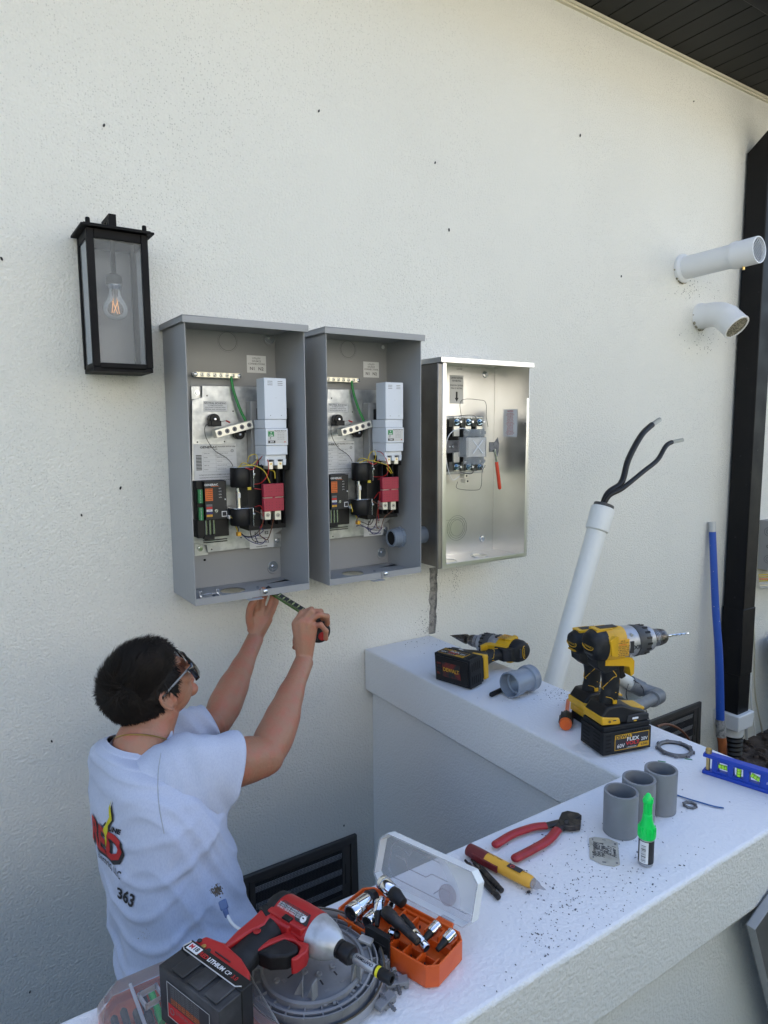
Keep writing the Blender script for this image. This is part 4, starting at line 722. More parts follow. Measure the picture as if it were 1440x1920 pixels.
b = MB(); b.tube(catmull([Cp(880, 808, -.13), Cp(866, 803, -.14), Cp(845, 812, -.14), Cp(836, 836, -.14), Cp(838, 870, -.13), Cp(848, 899, -.12), Cp(862, 893, -.1)], 8), .0016, 'offw', 8); b.build('wire_loop', t)
b = MB(); a = Cp(925, 838, -.13); b.box((a.x-.022, -.134, a.z-.017), (a.x+.004, -.131, a.z+.017), 'nut'); T = FX(0); b.prism([(a.x+.003, a.z+.017), (a.x+.018, a.z+.034), (a.x+.024, a.z+.012), (a.x+.024, a.z-.014), (a.x+.016, a.z-.036), (a.x+.003, a.z-.017)], T, .131, .134, 'nut'); b.build('bypass_plate', t, bevel=.0006)
b = MB(); a, c, e = Cp(927, 842, -.137), Cp(931, 866, -.137), Cp(937, 916, -.137); b.tube([a, c], .0040, 'chrome', 12); b.tube([c, c+(e-c)*.05, c+(e-c)*.95, e, e+(e-c)*.03], [.0056, .0062, .0066, .006, .003], 'redlev', 16); b.build('bypass_lever', t)
b = MB()
for z_ in (.38, .52): b.box((-.001, -.10, z_), (.0, -.02, z_+.0015), 'inkg')
b.build('side_seam', t)
# ================================================================ TOOLS ON THE LOW WALL
M['chuckd'] = mat('blackened_steel', (.03, .028, .028), .42, metal=.5, var=(60, (.09, .075, .065), .5, .68)); M['bluetie'] = mat('blue_nylon', (.01, .09, .28), .4)
XZ = Matrix(((1, 0, 0, 0), (0, 0, -1, 0), (0, 1, 0, 0), (0, 0, 0, 1)))    # sketch plane XZ, extruded towards -Y
def sprism(b, poly, hw, m, taper=None): b.prism(poly, XZ, -hw, hw, m)
def side(T0, s, x, z, rot=0, off=0.0):    # drawing frame on the -Y (s=-1) or +Y (s=1) side of a tool
    F = Matrix(((1, 0, 0, x), (0, 0, -1, off*s*-1*-1), (0, 1, 0, z), (0, 0, 0, 1))) if s < 0 else Matrix(((-1, 0, 0, x), (0, 0, 1, off), (0, 1, 0, z), (0, 0, 0, 1)))
    F.translation = V((x, s*off, z)); return F @ Matrix.Rotation(rot, 4, 'Z')
def battery60(t, s, dirty=False):
    b = MB(); b.box((-.067, -.043, .004), (.067, .043, .058), 'rub'); b.box((-.060, -.037, .0), (.060, .037, .0045), 'blk'); b.box((-.064, -.040, .058), (.064, .040, .070), 'rub'); o = b.build('battery', t, bevel=.007, seg=4)
    b = MB()
    for k in (-1, 1):
        for i in range(7): b.box((.012+.007*i, k*.0432-.0006, .050), (.015+.007*i, k*.0432+.0006, .056), 'gap', Matrix.Translation((.0, 0, 0)) @ Matrix.Shear('XZ', 4, (0, 0)))
    for i in range(5):
        for k in (-1, 1): b.box((-.0678, k*.020-.012, .012+.009*i), (-.0665, k*.020+.012, .015+.009*i), 'gap'); b.box((-.060+.001, -.0436, .012+.009*i) if k < 0 else (-.060, .0424, .012+.009*i), (-.046, -.0424, .0155+.009*i) if k < 0 else (-.046, .0436, .0155+.009*i), 'gap')
    b.build('vents', o)
    F = side(None, s, 0, .031, 0, .0434); x0, x1, z0, z1 = (-.035, .060, -.019, .018)
    if s > 0: x0, x1 = -.060, .035
    b = MB(); b.box((x0, z0, 0), (x1, z1, .0004), 'yel', F); b.box((x0+.0015, z0+.0015, .0004), (x1-.0015, z1-.0015, .0007), 'ink', F); b.box((x0, z1-.010, .0007), (x0+.048, z1, .0010), 'yel', F); b.add([F @ V(p) for p in ((x1-.034, z0, .001), (x1, z0, .001), (x1, z0+.012, .001), (x1-.026, z0+.012, .001))], [(0, 1, 2, 3)], 'yel', False)
    q = .0014
    b.text('DEWALT', .0115, F @ Matrix.Translation((x0+.026, z1-.0055, q)), 'ink', bold=.03, sx=1.05); b.text('FLEX', .0125, F @ Matrix.Translation((x0+.049, z1-.0135, q)) , 'offw', bold=.02, sx=1.25); b.text('VOLT', .0120, F @ Matrix.Translation((x0+.049, z1-.0235, q)), 'redink', bold=.03, sx=1.25)
    b.text('60V', .0130, F @ Matrix.Translation((x0+.016, z0+.010, q)), 'offw', bold=.01); b.text('20V', .0115, F @ Matrix.Translation((x1-.014, z0+.019, q)), 'offw', bold=.01); b.text('6.0Ah', .008, F @ Matrix.Translation((x1-.014, z0+.006, q)), 'ink', bold=.02); b.text('LITHIUM ION', .0045, F @ Matrix.Translation((x0+.046, z0+.004, q)), 'offw'); b.build('battery_label', o)
    return o
def small_batt(t):
    b = MB(); b.box((-.055, -.037, .0), (.055, .037, .022), 'rub'); o = b.build('battery', t, bevel=.004, seg=3)
    b = MB(); b.box((-.057, -.038, .022), (.050, .038, .042), 'yel'); b.box((-.058, -.020, .026), (-.055, .020, .038), 'yel2'); b.build('battery_clip', o, bevel=.004); return o
def drill(name, lab, T, s, kind):
    t = thing(name, lab, 'power drill', T, 'cordless drills on the low wall'); hb_ = .07 if kind != 'impact' else .042; zx = .254 if kind != 'impact' else .214; r = .039 if kind != 'impact' else .033
    if kind == 'impact': small_batt(t)
    else: battery60(t, s)
    # foot
    b = MB(); sprism(b, [(-.062, hb_), (.062, hb_), (.066, hb_+.010), (.052, hb_+.024), (.020, hb_+.033), (-.010, hb_+.045), (-.048, hb_+.045), (-.066, hb_+.022)], .034, 'blk'); ft = b.build('foot', t, bevel=.006, seg=3)
    b = MB(); sprism(b, [(-.066, hb_+.004), (-.066, hb_+.024), (-.018, hb_+.016), (-.014, hb_-.0)], .0365, 'yel'); b.box((.004, -.022, hb_+.026), (.050, .022, hb_+.034), 'yel', Matrix.Translation((0, 0, 0)) @ Matrix.Rotation(rad(8), 4, 'Y')); b.build('foot_trim', ft, bevel=.003)
    b = MB(); sprism(b, [(.002, hb_+.001), (.064, hb_+.001), (.064, hb_+.016), (.044, hb_+.020), (.006, hb_+.018)], .037, 'blkd'); b.box((.016, -.0378, hb_+.007), (.034, .0378, hb_+.013), 'offw'); b.box((.020, -.0380, hb_+.002), (.030, .0380, hb_+.006), 'yel'); b.build('release_button', ft, bevel=.0025)
    b = MB()
    if s: b.ring((-.046, -.037, hb_+.011), (0, -1, 0), .0015, .003, .0006, 'ink', 12)
    b.cyl((-.036, -.0365, hb_+.012), (-.028, -.0365, hb_+.012), .0012, 'ink', n=8); b.build('foot_screw', ft)
    # handle
    zt = zx-r+.006; zb = hb_+.035; n = 9; P = []; R = []; E_ = []
    for i in range(n): f = i/(n-1); P.append(V((-.026-.006*f+.010*math.sin(f*3.1), 0, zb+(zt-zb)*f))); R.append(1); E_.append((.0215+.004*abs(f-.45)+(.010*max(0, f-.75)/.25), .0175+.001*f))
    b = MB(); b.tube(P, R, 'rub', 24, ell=E_, up=(1, 0, 0)); b.build('grip', t)
    gl = bpy.data.objects[[o.name for o in t.children if o.name.startswith('grip')][-1]]
    b = MB()
    for k in (-1, 1):
        for pl in ([(.0, .93), (-.01, .88), (.004, .66), (-.006, .62), (-.020, .45), (-.022, .36), (.004, .30)], [(-.018, .22), (-.004, .18), (.010, .02)], [(.016, .52), (.022, .30), (.018, .24), (.012, .26)]):
            pts = []
            for dx, f in pl:
                c = P[0].lerp(P[-1], f); i = min(n-1, int(f*(n-1))); c = P[i].lerp(P[min(i+1, n-1)], f*(n-1)-i) if i < n-1 else P[-1]; ea, eb = E_[i]; yy = eb*math.sqrt(max(0, 1-(dx/ea)**2)); pts.append((c.x+dx, k*(yy+.0006), c.z))
            b.tube(catmull(pts, 5), .0009, 'yel', 6)
        b.box((.004, -.0015+k*.0205, zb-.006), (.014, .0015+k*.0205, zb+.018), 'yel', Matrix.Translation((-.030, 0, 0)))
    b.build('grip_line', gl)
    # motor housing
    b = MB(); b.tube([(-.056, 0, zx), (-.050, 0, zx), (-.040, 0, zx), (-.010, 0, zx), (.004, 0, zx)], [r*.93, r*.98, r, r, r*.93], 'yel', 28, ell=[(1.04, .94)]*5); sprism(b, [(-.050, zx-r*.35), (.004, zx-r*.35), (.020, zx-r*.75), (.030, zx-r-.004), (.030, zx-r-.034), (.022, zx-r-.040), (.016, zx-r-.016), (-.002, zx-r-.012), (-.050, zx-r-.006)], .021, 'yel'); b.box((-.072, -.016, zx+r*.86), (-.030, .016, zx+r*1.04), 'yel'); b.box((-.060, -.010, zx+r*1.04), (-.012, .010, zx+r*1.07), 'ink'); sprism(b, [(-.052, zx+r*.45), (-.040, zx+r*.70), (-.030, zx+r*.70), (-.030, zx-r*.55), (-.046, zx-r*.45)], r*.985, 'yel'); hs = b.build('housing', t, bevel=.003)
    b = MB(); sprism(b, [(-.006, zx-r-.012), (.014, zx-r-.014), (.012, zx-r-.030), (.020, zx-r-.044), (.006, zx-r-.050), (-.010, zx-r-.020)], .008, 'blk'); b.build('trigger', t, bevel=.003)
    b = MB(); b.tube([(-.084, 0, zx-.003), (-.080, 0, zx-.002), (-.068, 0, zx), (-.050, 0, zx), (-.036, 0, zx-.002)], [r*.60, r*.82, r*.97, r*1.0, r*.95], 'rub', 28, ell=[(1.03, .92)]*5); sprism(b, [(-.076, zx-r*.2), (-.030, zx-r*.2), (-.010, zx-r-.004), (-.012, zx-r-.018), (-.050, zx-r-.026), (-.070, zx-r-.010)], .0195, 'rub'); rc = b.build('rear_cap', t, bevel=.002)
    b = MB(); F = frame((-.0845, 0, zx), (0, 1, 0), z=(-1, 0, 0)) ; pts = [F @ V((math.cos(q)*.020, math.sin(q)*.0085, 0)) for q in [2*math.pi*i/28 for i in range(28)]]; b.tube(pts, .0011, 'yel', 6, closed=True); b.text('DEWALT', .0075, F @ Matrix.Translation((0, 0, .0008)) @ Matrix.Rotation(math.pi, 4, 'Y') @ Matrix.Translation((0, 0, -.0016)) if False else F @ Matrix.Translation((0, 0, .0008)), 'yel', bold=.01)
    for k in (-1, 1): b.box((-.0845, -.014, zx+k*.017-.002), (-.074, .014, zx+k*.017+.002), 'dkgrey' if kind != 'impact' else 'yel')
    b.build('cap_badge', rc)
    F = side(None, s, -.018, zx, 0, r*.94+.0006); b = MB(); b.box((-.019, -.021, 0), (.018, .019, .0006), 'yel2', F)
    for i in range(9): b.text(('DCD996  CAT 1', '20V MAX 0-2250', 'WARNING', 'TO REDUCE RISK OF', 'INJURY READ THE', 'USER MANUAL AND', 'WEAR EYE PROTECTION', 'BALTIMORE MD', 'MADE IN MEXICO')[i].replace('DCD996  CAT 1', 'SER 20'), .0042, F @ Matrix.Translation((0, .015-.0042*i, .0009)), 'redink' if i == 2 else 'ink', bold=.012)
    b.build('rating_label', hs)
    if kind == 'impact':
        b = MB(); b.lathe([(.002, r*.92), (.02, r*.9), (.046, r*.62), (.050, r*.5)], (0, 0, zx), (1, 0, 0), 'dkgrey', 28); b.lathe([(.050, .011), (.062, .011), (.064, .006)], (0, 0, zx), (1, 0, 0), 'blk', 20); b.build('nose', t); return t
    b = MB(); b.lathe([(-.002, r*.90), (.004, r*.96), (.030, r*.93), (.034, r*.90)], (0, 0, zx), (1, 0, 0), 'alu', 36); b.lathe([(.070, r*.76), (.074, r*.80), (.084, r*.74), (.088, r*.60)], (0, 0, zx), (1, 0, 0), 'alu', 36)
    F = side(None, s, .018 if s < 0 else .018, zx+.002, 0, r*.95+.0006); b.text('XR', .014, F @ Matrix.Translation((.006 if s < 0 else 0, -.006, 0)), 'ink', bold=.02, sx=1.2); b.box((.004, -r*.97, zx-r*.42), (.014, r*.97, zx+r*.30), 'ink'); b.cyl((.012, -r*.80, zx-r*.66), (.012, r*.80, zx-r*.66), .004, 'alu', n=12); b.cyl((.012, -r*.80, zx+r*.62), (.012, r*.80, zx+r*.62), .004, 'alu', n=12); b.build('gearbox', t, bevel=.0008)
    b = MB(); b.lathe([(.034, r*.92), (.037, r*.96), (.066, r*.86), (.070, r*.78)], (0, 0, zx), (1, 0, 0), 'dkgrey', 36)
    for i in range(16): q = i*2*math.pi/16; b.box((.054, -.0025, r*.86), (.068, .0025, r*.92), 'blk', Matrix.Translation((0, 0, zx)) @ Matrix.Rotation(q, 4, 'X'))
    b.build('clutch_ring', t, bevel=.0006)
    b = MB(); b.lathe([(.086, .018), (.090, .0205), (.108, .0205), (.110, .0195), (.112, .0205), (.126, .0175), (.132, .013), (.136, .009)], (0, 0, zx), (1, 0, 0), 'chuck', 32)
    for h in (.094, .098, .102): b.lathe([(h, .0203), (h+.001, .0212), (h+.002, .0203)], (0, 0, zx), (1, 0, 0), 'alu', 32, close=True)
    b.build('chuck', t)
    b = MB()
    if kind == 'drill':
        b.cyl((.134, 0, zx), (.150, 0, zx), .0030, 'zinc', n=12)
        for k in (0, math.pi): b.tube([(.148+.0022*i, math.cos(i*.55+k)*.0014, zx+math.sin(i*.55+k)*.0014) for i in range(26)], .0016, 'zinc', 6)
        b.build('drill_bit', t)
    else:
        pr = [(.134, .005), (.142, .005), (.142, .0165)]
        for i in range(9): pr += [(.148+.0068*i, .0165-.0016*i), (.148+.0068*i, .0165-.0016*(i+1))]
        b.lathe(pr+[(.214, .0008)], (0, 0, zx), (1, 0, 0), 'chuck', 24); b.build('step_bit', t)
    return t
M['chuck'] = mat('worn_dark_steel', (.10, .09, .085), .35, metal=.9, var=(40, (.30, .28, .26), .5, .7), stretch=(1, 6, 6))
Z3 = V((0, 0, 1)); X1_ = V((.967, -.254, 0))
drill('cordless_drill', 'yellow and black cordless drill standing upright on a big battery, twist bit pointing right', frame((1.308, -.959, 1.0005), X1_, z=Z3), -1, 'drill')
drill('cordless_drill', 'smaller yellow and black driver standing half hidden behind the upright drill', frame((1.392, -.838, 1.0005), V((.967, -.254, 0)), z=Z3), -1, 'impact')
Hd = V((.975, .2, .05)); d3 = drill('cordless_drill', 'yellow and black drill with a step bit lying on its side by the wall', frame((1.232, -.437, 1.044), V((-.2, .98, -.03)), z=Hd), 1, 'step')
F = frame((-.008, 0, -.0008), (0, 1, 0), z=(0, 0, -1)) ; b = MB(); F = Matrix(((1, 0, 0, 0), (0, -1, 0, 0), (0, 0, -1, -.0008), (0, 0, 0, 1))) @ Matrix.Rotation(math.pi, 4, 'Z')
b.box((-.058, -.030, -.0002), (.058, .030, .0006), 'dirtred', F) if 'dirtred' in M else None
M['dirtred'] = mat('red_scuffed_rubber', (.16, .02, .015), .7, var=(35, (.02, .02, .022), .42, .58))
b = MB(); b.box((-.034, -.022, 0), (.034, .022, .0008), 'dirtred', F)
for i in range(4): b.box((-.054, -.018+.010*i, 0), (-.037, -.012+.010*i, .0012), 'dirtred', F)
b.text('DEWALT', .0165, F @ Matrix.Translation((0, 0, .0012)), 'yel', bold=.01, sx=.9)
bb = [o for o in d3.children if o.name.startswith('battery')][0]; b.build('battery_badge', bb)
# ---- grey reducer coupling and black bit by the lying drill
pc = W(973, 1278, 2, 1.039); ax = (W(1003, 1266, 2, 1.038)-W(957, 1283, 2, 1.038)).normalized(); t = thing('pvc_coupling', 'blue grey reducing coupling lying beside the drill with the step bit', 'pipe fitting', pc)
b = MB(); b.lathe([(-.042, .033), (-.041, .0362), (-.012, .0362), (.004, .0325), (.030, .0325), (.032, .037), (.044, .038), (.046, .0355), (.048, .034), (.048, .030), (-.010, .028), (-.012, .0325), (-.042, .033)], (0, 0, 0), ax, 'pvcl', 40, close=True); b.build('body', t)
b = MB(); b.lathe([(.046, .0335), (.050, .0365), (.056, .0365), (.058, .033), (.058, .028), (.046, .028)], (0, 0, 0), ax, 'pvcl', 40, close=True); b.build('collar', t)
p0, p1 = V((1.262, -.572, 1.0075)), V((1.318, -.560, 1.0075)); b = MB(); b.tube([p0-p0, (p1-p0)*.1, p1-p0], [.003, .0068, .0068], 'blk', 12); tag(b.build('driver_bit'), 'short black bit poking out from under the blue grey coupling', 'drill bit').location = p0
# ---- screwdriver
p0 = V((1.272, -.838, 1.016)); p1 = V((1.425, -.712, 1.006)); d_ = (p1-p0); T = frame(p0, d_, z=Z3); L_ = d_.length
t = thing('screwdriver', 'orange screwdriver with a black grip lying beside the standing drills', 'screwdriver', T)
b = MB(); b.lathe([(0, .0135), (.004, .0155), (.012, .016)], (0, 0, 0), (1, 0, 0), 'orange', 20); b.lathe([(.070, .012), (.085, .0095), (.095, .0055)], (0, 0, 0), (1, 0, 0), 'orange', 16); b.build('handle', t)
b = MB(); b.lathe([(.010, .0160), (.014, .0168), (.050, .0165), (.066, .0135), (.072, .0120)], (0, 0, 0), (1, 0, 0), 'rub', 20)
for i in range(8): b.box((.014, -.002, .0155), (.060, .002, .0178), 'rub', Matrix.Rotation(i*.785, 4, 'X'))
b.build('grip', t, bevel=.0008)
b = MB(); b.tube([(.094, 0, 0), (L_-.014, 0, 0)], .0052, 'orange', 12); b.build('shaft_sleeve', t); b = MB(); b.tube([(L_-.015, 0, 0), (L_-.004, 0, 0), (L_, 0, 0)], [.004, .0035, .0015], 'dkgrey', 10); b.build('tip', t)
# ---- three pvc cuts
for i, (x, y, l) in enumerate(((1.026, -1.190, 'short grey pvc pipe cut standing nearest the camera of the three'), (1.091, -1.181, 'grey pvc pipe cut standing in the middle behind the green capped bottle'), (1.154, -1.185, 'grey pvc pipe cut standing farthest right of the three'))):
    b = MB(); b.lathe([(0, .0258), (0, .0308), (.079+.002*i, .0310), (.080+.002*i, .0306), (.0802+.002*i, .0262), (.001, .0256)], (0, 0, 0), (0, 0, 1), 'pvc', 44, close=True)
    o = b.build('pvc_pipe_cut'); o.location = (x, y, 1.0006); o.rotation_euler = (0, 0, i*1.1); tag(o, l, 'pipe', 'grey pvc pipe cuts')
# ---- bottle
t = thing('glue_bottle', 'tiny bottle with a bright green nozzle cap standing in front of the pvc cuts', 'bottle', (.982, -1.277, 1.0005)); t.scale = (1, 1, 1)
b = MB(); b.lathe([(0, .011), (.002, .0125), (.006, .0127), (.048, .0127), (.051, .0122), (.055, .0115)], (0, 0, 0), (0, 0, 1), 'alu', 30); b.build('can', t)
ang = math.atan2(-1.95+1.277, -.982); b = MB(); R0 = .0129; n = 26
def band(a0, a1, z0, z1, m, rr):
    k = max(2, int((a1-a0)/.12)); vs = []
    for i in range(k+1): a = ang+a0+(a1-a0)*i/k; vs += [(math.cos(a)*rr, math.sin(a)*rr, z0), (math.cos(a)*rr, math.sin(a)*rr, z1)]
    b.add(vs, [(2*i, 2*i+2, 2*i+3, 2*i+1) for i in range(k)], m)
band(-3.14, 3.14, .006, .047, 'ink', R0); band(-.95, .30, .007, .046, 'offw', R0+.0002)
for i, hgt in enumerate((1, 2, 1, 1, 3, 1, 2, 1, 1, 2, 3, 1, 1, 2)): band(-.62, -.02, .010+.0022*i, .010+.0022*i+.0005*hgt, 'ink', R0+.0004)
b.build('label', t)
b = MB(); b.lathe([(.050, .0142), (.052, .0150), (.066, .0135), (.082, .0088), (.092, .0078), (.093, .0062), (.112, .0055), (.113, .0085), (.117, .0088), (.128, .0035), (.130, .001)], (0, 0, 0), (0, 0, 1), 'gcap', 30)
for i in range(12): b.box((.0120, -.0007, .053), (.0152, .0007, .070), 'gcap', Matrix.Rotation(i*.5236, 4, 'Z'), taper=.0)
for i in range(6): b.box((.004, -.0008, .092), (.0072, .0008, .114), 'gcap', Matrix.Rotation(i*1.047, 4, 'Z')); b.box((.003, -.0007, .113), (.0092, .0007, .121), 'gcap', Matrix.Rotation(i*1.047+.5, 4, 'Z'))
b.build('nozzle_cap', t, bevel=.0004)
# ---- handwritten tag
c = [W(*q, 2, 1.0) for q in ((1108, 1570), (1160, 1577), (1158, 1626), (1105, 1617))]; o_ = sum(c, V())/4; T = frame(o_+V((0, 0, .0005)), (c[1]-c[0])+(c[2]-c[3]), z=Z3)
t = thing('tag_plate', 'beige plastic tag with black handwriting lying beside the green capped bottle', 'tag', T); w_ = ((c[1]-c[0]).length+(c[2]-c[3]).length)/2*1.05; h_ = ((c[0]-c[3]).length+(c[1]-c[2]).length)/2*1.0
b = MB(); pl = [(-w_*.5, h_*.42), (-w_*.30, h_*.5), (w_*.2, h_*.5), (w_*.5, h_*.40), (w_*.5, -h_*.42), (w_*.30, -h_*.52), (-w_*.1, -h_*.52), (-w_*.5, -h_*.36)]; b.prism(pl, I4, 0, .0016, 'beige')
b.build('plate', t, bevel=.0005); b = MB()
for (x, y, sx, sy) in ((-.38, .38, .05, .07), (.02, .42, .12, .02), (.40, .32, .08, .07), (-.38, -.30, .05, .08), (-.02, -.44, .13, .05), (.40, -.40, .07, .06)): b.box((x*w_-sx*w_/2, y*h_-sy*h_/2, .0016), (x*w_+sx*w_/2, y*h_+sy*h_/2, .0018), 'inkg')
for i, s_ in enumerate(('Affirmation', 'Not 90271', 'Fad Free A', '58.87', 'H 7-17', 'Power 1')): b.text(s_, .0098, Matrix.Translation((-w_*.33+w_*.135*i, 0, .0019)) @ Matrix.Rotation(math.pi/2, 4, 'Z'), 'ink', shear=.35, bold=.02)
b.build('handwriting', t)
# ---- cutting pliers
z = 1.008; t = thing('cutting_pliers', 'cable cutters with red dipped handles and black jaws lying open on the low wall', 'pliers', W(1050, 1555, 2, 1.0)); O = W(1050, 1555, 2, 1.0)
def K(u, v, zz=.009): return W(u, v, 2, 1+zz)-O
b = MB(); b.tube(catmull([K(930, 1583), K(962, 1564), K(1000, 1551), K(1024, 1548)], 6), [.0075, .0075], 'redgrip', 14, ell=[(.75, 1.15)]*19, up=(0, 0, 1)); b.ell(K(930, 1583), (.0083, .0083, .006), 'redgrip'); b.build('handle', t)
b = MB(); b.tube(catmull([K(967, 1609), K(1000, 1592), K(1028, 1575), K(1045, 1556)], 6), [.0078, .0078], 'redgrip', 14, ell=[(.75, 1.15)]*19, up=(0, 0, 1)); b.ell(K(967, 1609), (.0088, .0088, .006), 'redgrip'); b.build('handle', t)
b = MB(); b.tube([K(1022, 1548), K(1050, 1543)], [.0075, .010], 'chuckd', 10, ell=[(.5, 1), (.5, 1)], up=(0, 0, 1)); b.tube([K(1043, 1558), K(1056, 1543)], [.0075, .011], 'chuckd', 10, ell=[(.5, 1), (.5, 1)], up=(0, 0, 1))
pl = [K(*q) for q in ((1046, 1543), (1053, 1527), (1064, 1524), (1084, 1528), (1091, 1533), (1078, 1538), (1090, 1543), (1088, 1552), (1068, 1554), (1052, 1552))]; b.prism([(q.x, q.y) for q in pl], I4, .003, .014, 'chuckd'); b.cyl(K(1062, 1541, .014), K(1062, 1541, .017), .005, 'chuckd', n=14)
b.build('jaws', t, bevel=.0015)
# ---- voltage tester
p0, p1 = W(878, 1592, 2, 1.012), W(1003, 1658, 2, 1.012); T = frame(p0, p1-p0, z=Z3); L_ = (p1-p0).length
t = thing('voltage_tester', 'yellow and maroon pen shaped voltage tester lying beside the cutters', 'tester', T); r = .0112
b = MB(); n = 11; P = [(x*L_, 0, 0) for x in (.26, .4, .7, .93, .97)]; b.tube(P, [r, r*1.05, r*1.05, r*.95, r*.8], 'yel2', 24, ell=[(.9, 1.05)]*5, up=(0, 0, 1)); b.build('body', t)
b = MB(); b.tube([(0, 0, 0), (.01*L_, 0, 0), (.15*L_, 0, 0), (.30*L_, 0, 0)], [r*.85, r*1.02, r*1.08, r*1.04], 'maroon', 24, ell=[(.9, 1.05)]*4, up=(0, 0, 1)); b.box((.12*L_, -r*1.25, r*-.5), (.52*L_, -r*.95, r*.5), 'maroon'); b.build('cap', t, bevel=.001)
b = MB(); b.lathe([(.97*L_, r*.78), (1.04*L_, r*.55), (1.07*L_, r*.28), (1.13*L_, r*.12), (1.15*L_, .0003)], (0, 0, 0), (1, 0, 0), 'clear2', 20); b.build('tip', t)
b = MB(); FT = Matrix.Translation((.72*L_, -.001, r*.955)); b.box((-.013, -.0055, 0), (.013, .0055, .0008), 'ink', FT); b.ring(FT @ V((-.005, 0, .0008)), (0, 0, 1), .0028, .0038, .0003, 'redink', 18); b.build('button', t, bevel=.0008)
b = MB(); FT = Matrix.Translation((.45*L_, .001, r*.955)) @ Matrix.Rotation(math.pi, 4, 'Z'); b.text('1000V ~ 50/60Hz', .0045, FT @ Matrix.Translation((.006, -.001, .0002)), 'ink', bold=.01); b.text('CAT IV', .005, FT @ Matrix.Translation((.01, -.0065, -.0022)) @ Matrix.Rotation(.5, 4, 'X'), 'ink'); FT = Matrix.Translation((.84*L_, .0035, r*.90)) @ Matrix.Rotation(math.pi, 4, 'Z'); b.text('CE', .007, FT @ Matrix.Translation((0, -.001, .0002)), 'ink', bold=.01); b.build('print', t)
# ---- two bits
for (a, c, l, cp) in (((872, 1613), (935, 1683), 'dark nut driver bit with a bright collar lying left of the voltage tester', 1), ((884, 1612), (941, 1670), 'plain black driver bit lying against the one with the bright collar', 0)):
    p0, p1 = W(*a, 2, 1.006), W(*c, 2, 1.006); T = frame(p0, p1-p0, z=Z3); L_ = (p1-p0).length; t = thing('driver_bit', l, 'drill bit', T, 'bits beside the voltage tester'); b = MB()
    b.tube([(0, 0, 0), (.12*L_, 0, 0)], .0022, 'blk', 8); b.tube([(.12*L_, 0, 0), (.34*L_, 0, 0)], .0042, 'chuckd', 10) if cp else b.tube([(.1*L_, 0, 0), (.3*L_, 0, 0)], .0035, 'chuckd', 10)
    b.tube([(.34*L_, 0, 0), (.40*L_, 0, 0), (.86*L_, 0, 0), (.87*L_, 0, 0), (.90*L_, 0, 0), (.91*L_, 0, 0), (L_, 0, 0)], [.0052, .0058, .0052, .0034, .0034, .0048, .0045], 'chuckd', 12); b.build('shank', t)
    if cp: b = MB(); b.lathe([(.22*L_, .0048), (.24*L_, .0053), (.31*L_, .0053), (.32*L_, .0048)], (0, 0, 0), (1, 0, 0), 'chrome', 18); b.build('collar', t)
# ---- locknuts
def locknut(p, r0, r1, h, n, lab, lugs):
    b = MB(); b.lathe([(0, r0), (0, r1), (h*.8, r1), (h, r1-.001), (h, r0+.001), (h*.5, r0-.0007)], (0, 0, 0), (0, 0, 1), 'nut', 48, close=True)
    for i in range(n): b.box((r1-.0015, -lugs, .0005), (r1+lugs*.9, lugs, h*.9), 'nut', Matrix.Rotation(i*2*math.pi/n+.3, 4, 'Z'), taper=.0006)
    o = b.build('locknut', bevel=.0006); o.location = p; tag(o, lab, 'locknut')
pc = (W(1231, 1402, 2, 1.0)+W(1300, 1412, 2, 1.0))/2; locknut((pc.x, pc.y, 1.0008), .0315, .0395, .007, 9, 'large dull metal conduit locknut lying near the corner of the low wall', .0042)
pc = W(1293.5, 1511.5, 2, 1.0); locknut((pc.x, pc.y, 1.0008), .0085, .013, .004, 8, 'small dull metal locknut lying beside the blue zip tie', .0018)
O = W(1270, 1491, 2, 1.003); b = MB(); P = [W(u, v, 2, 1.0025)-O for u, v in ((1262, 1488), (1285, 1496), (1315, 1505), (1340, 1512), (1357, 1515))]; c_ = catmull(P, 4); b.tube(c_, .0022, 'bluetie', 8, ell=[(.45, 1)]*len(c_), up=(0, 0, 1)); tag(b.build('zip_tie'), 'thin blue zip tie lying on the low wall right of the pvc cuts', 'zip tie').location = O
# ---- torpedo level
p0 = W(1316, 1450, 2, 1.0); dr = (W(1440, 1490, 2, 1.0)-p0).normalized(); T = frame(p0+V((0, 0, .0005)), dr, z=Z3); t = thing('torpedo_level', 'blue torpedo level with lime vials standing at the right edge of the low wall', 'level', T); h = .046; wy = .020
cx = [.040, .071, .103, .150]; hw_, hz0, hz1 = .0105, .013, .034; b = MB()
b.box((0, 0, 0), (.23, wy, .008), 'blue'); b.box((0, 0, .038), (.23, wy, h), 'blue'); xs = [.018]
segs = []; last = .018
for c_ in cx: segs.append((last, c_-hw_)); last = c_+hw_
segs.append((last, .23))
for a, c_ in segs: b.box((a, .003, .008), (c_, wy-.003, .038), 'blue')
for c_ in cx: b.box((c_-hw_, .003, .008), (c_+hw_, wy-.003, hz0), 'blue'); b.box((c_-hw_, .003, hz1), (c_+hw_, wy-.003, .038), 'blue')
b.build('frame', t, bevel=.0012)
for c_, a in zip(cx, (0, 90, 20, -30)): b = MB(); T2 = Matrix.Translation((c_, wy/2, (hz0+hz1)/2)) @ Matrix.Rotation(rad(a), 4, 'Y'); b.tube([T2 @ V((-.0088, 0, 0)), T2 @ V((.0088, 0, 0))], .0048, 'lime', 16); b.tube([T2 @ V((-.0034, 0, 0)), T2 @ V((-.0027, 0, 0))], .0050, 'ink', 16); b.tube([T2 @ V((.0027, 0, 0)), T2 @ V((.0034, 0, 0))], .0050, 'ink', 16); b.build('vial', t)
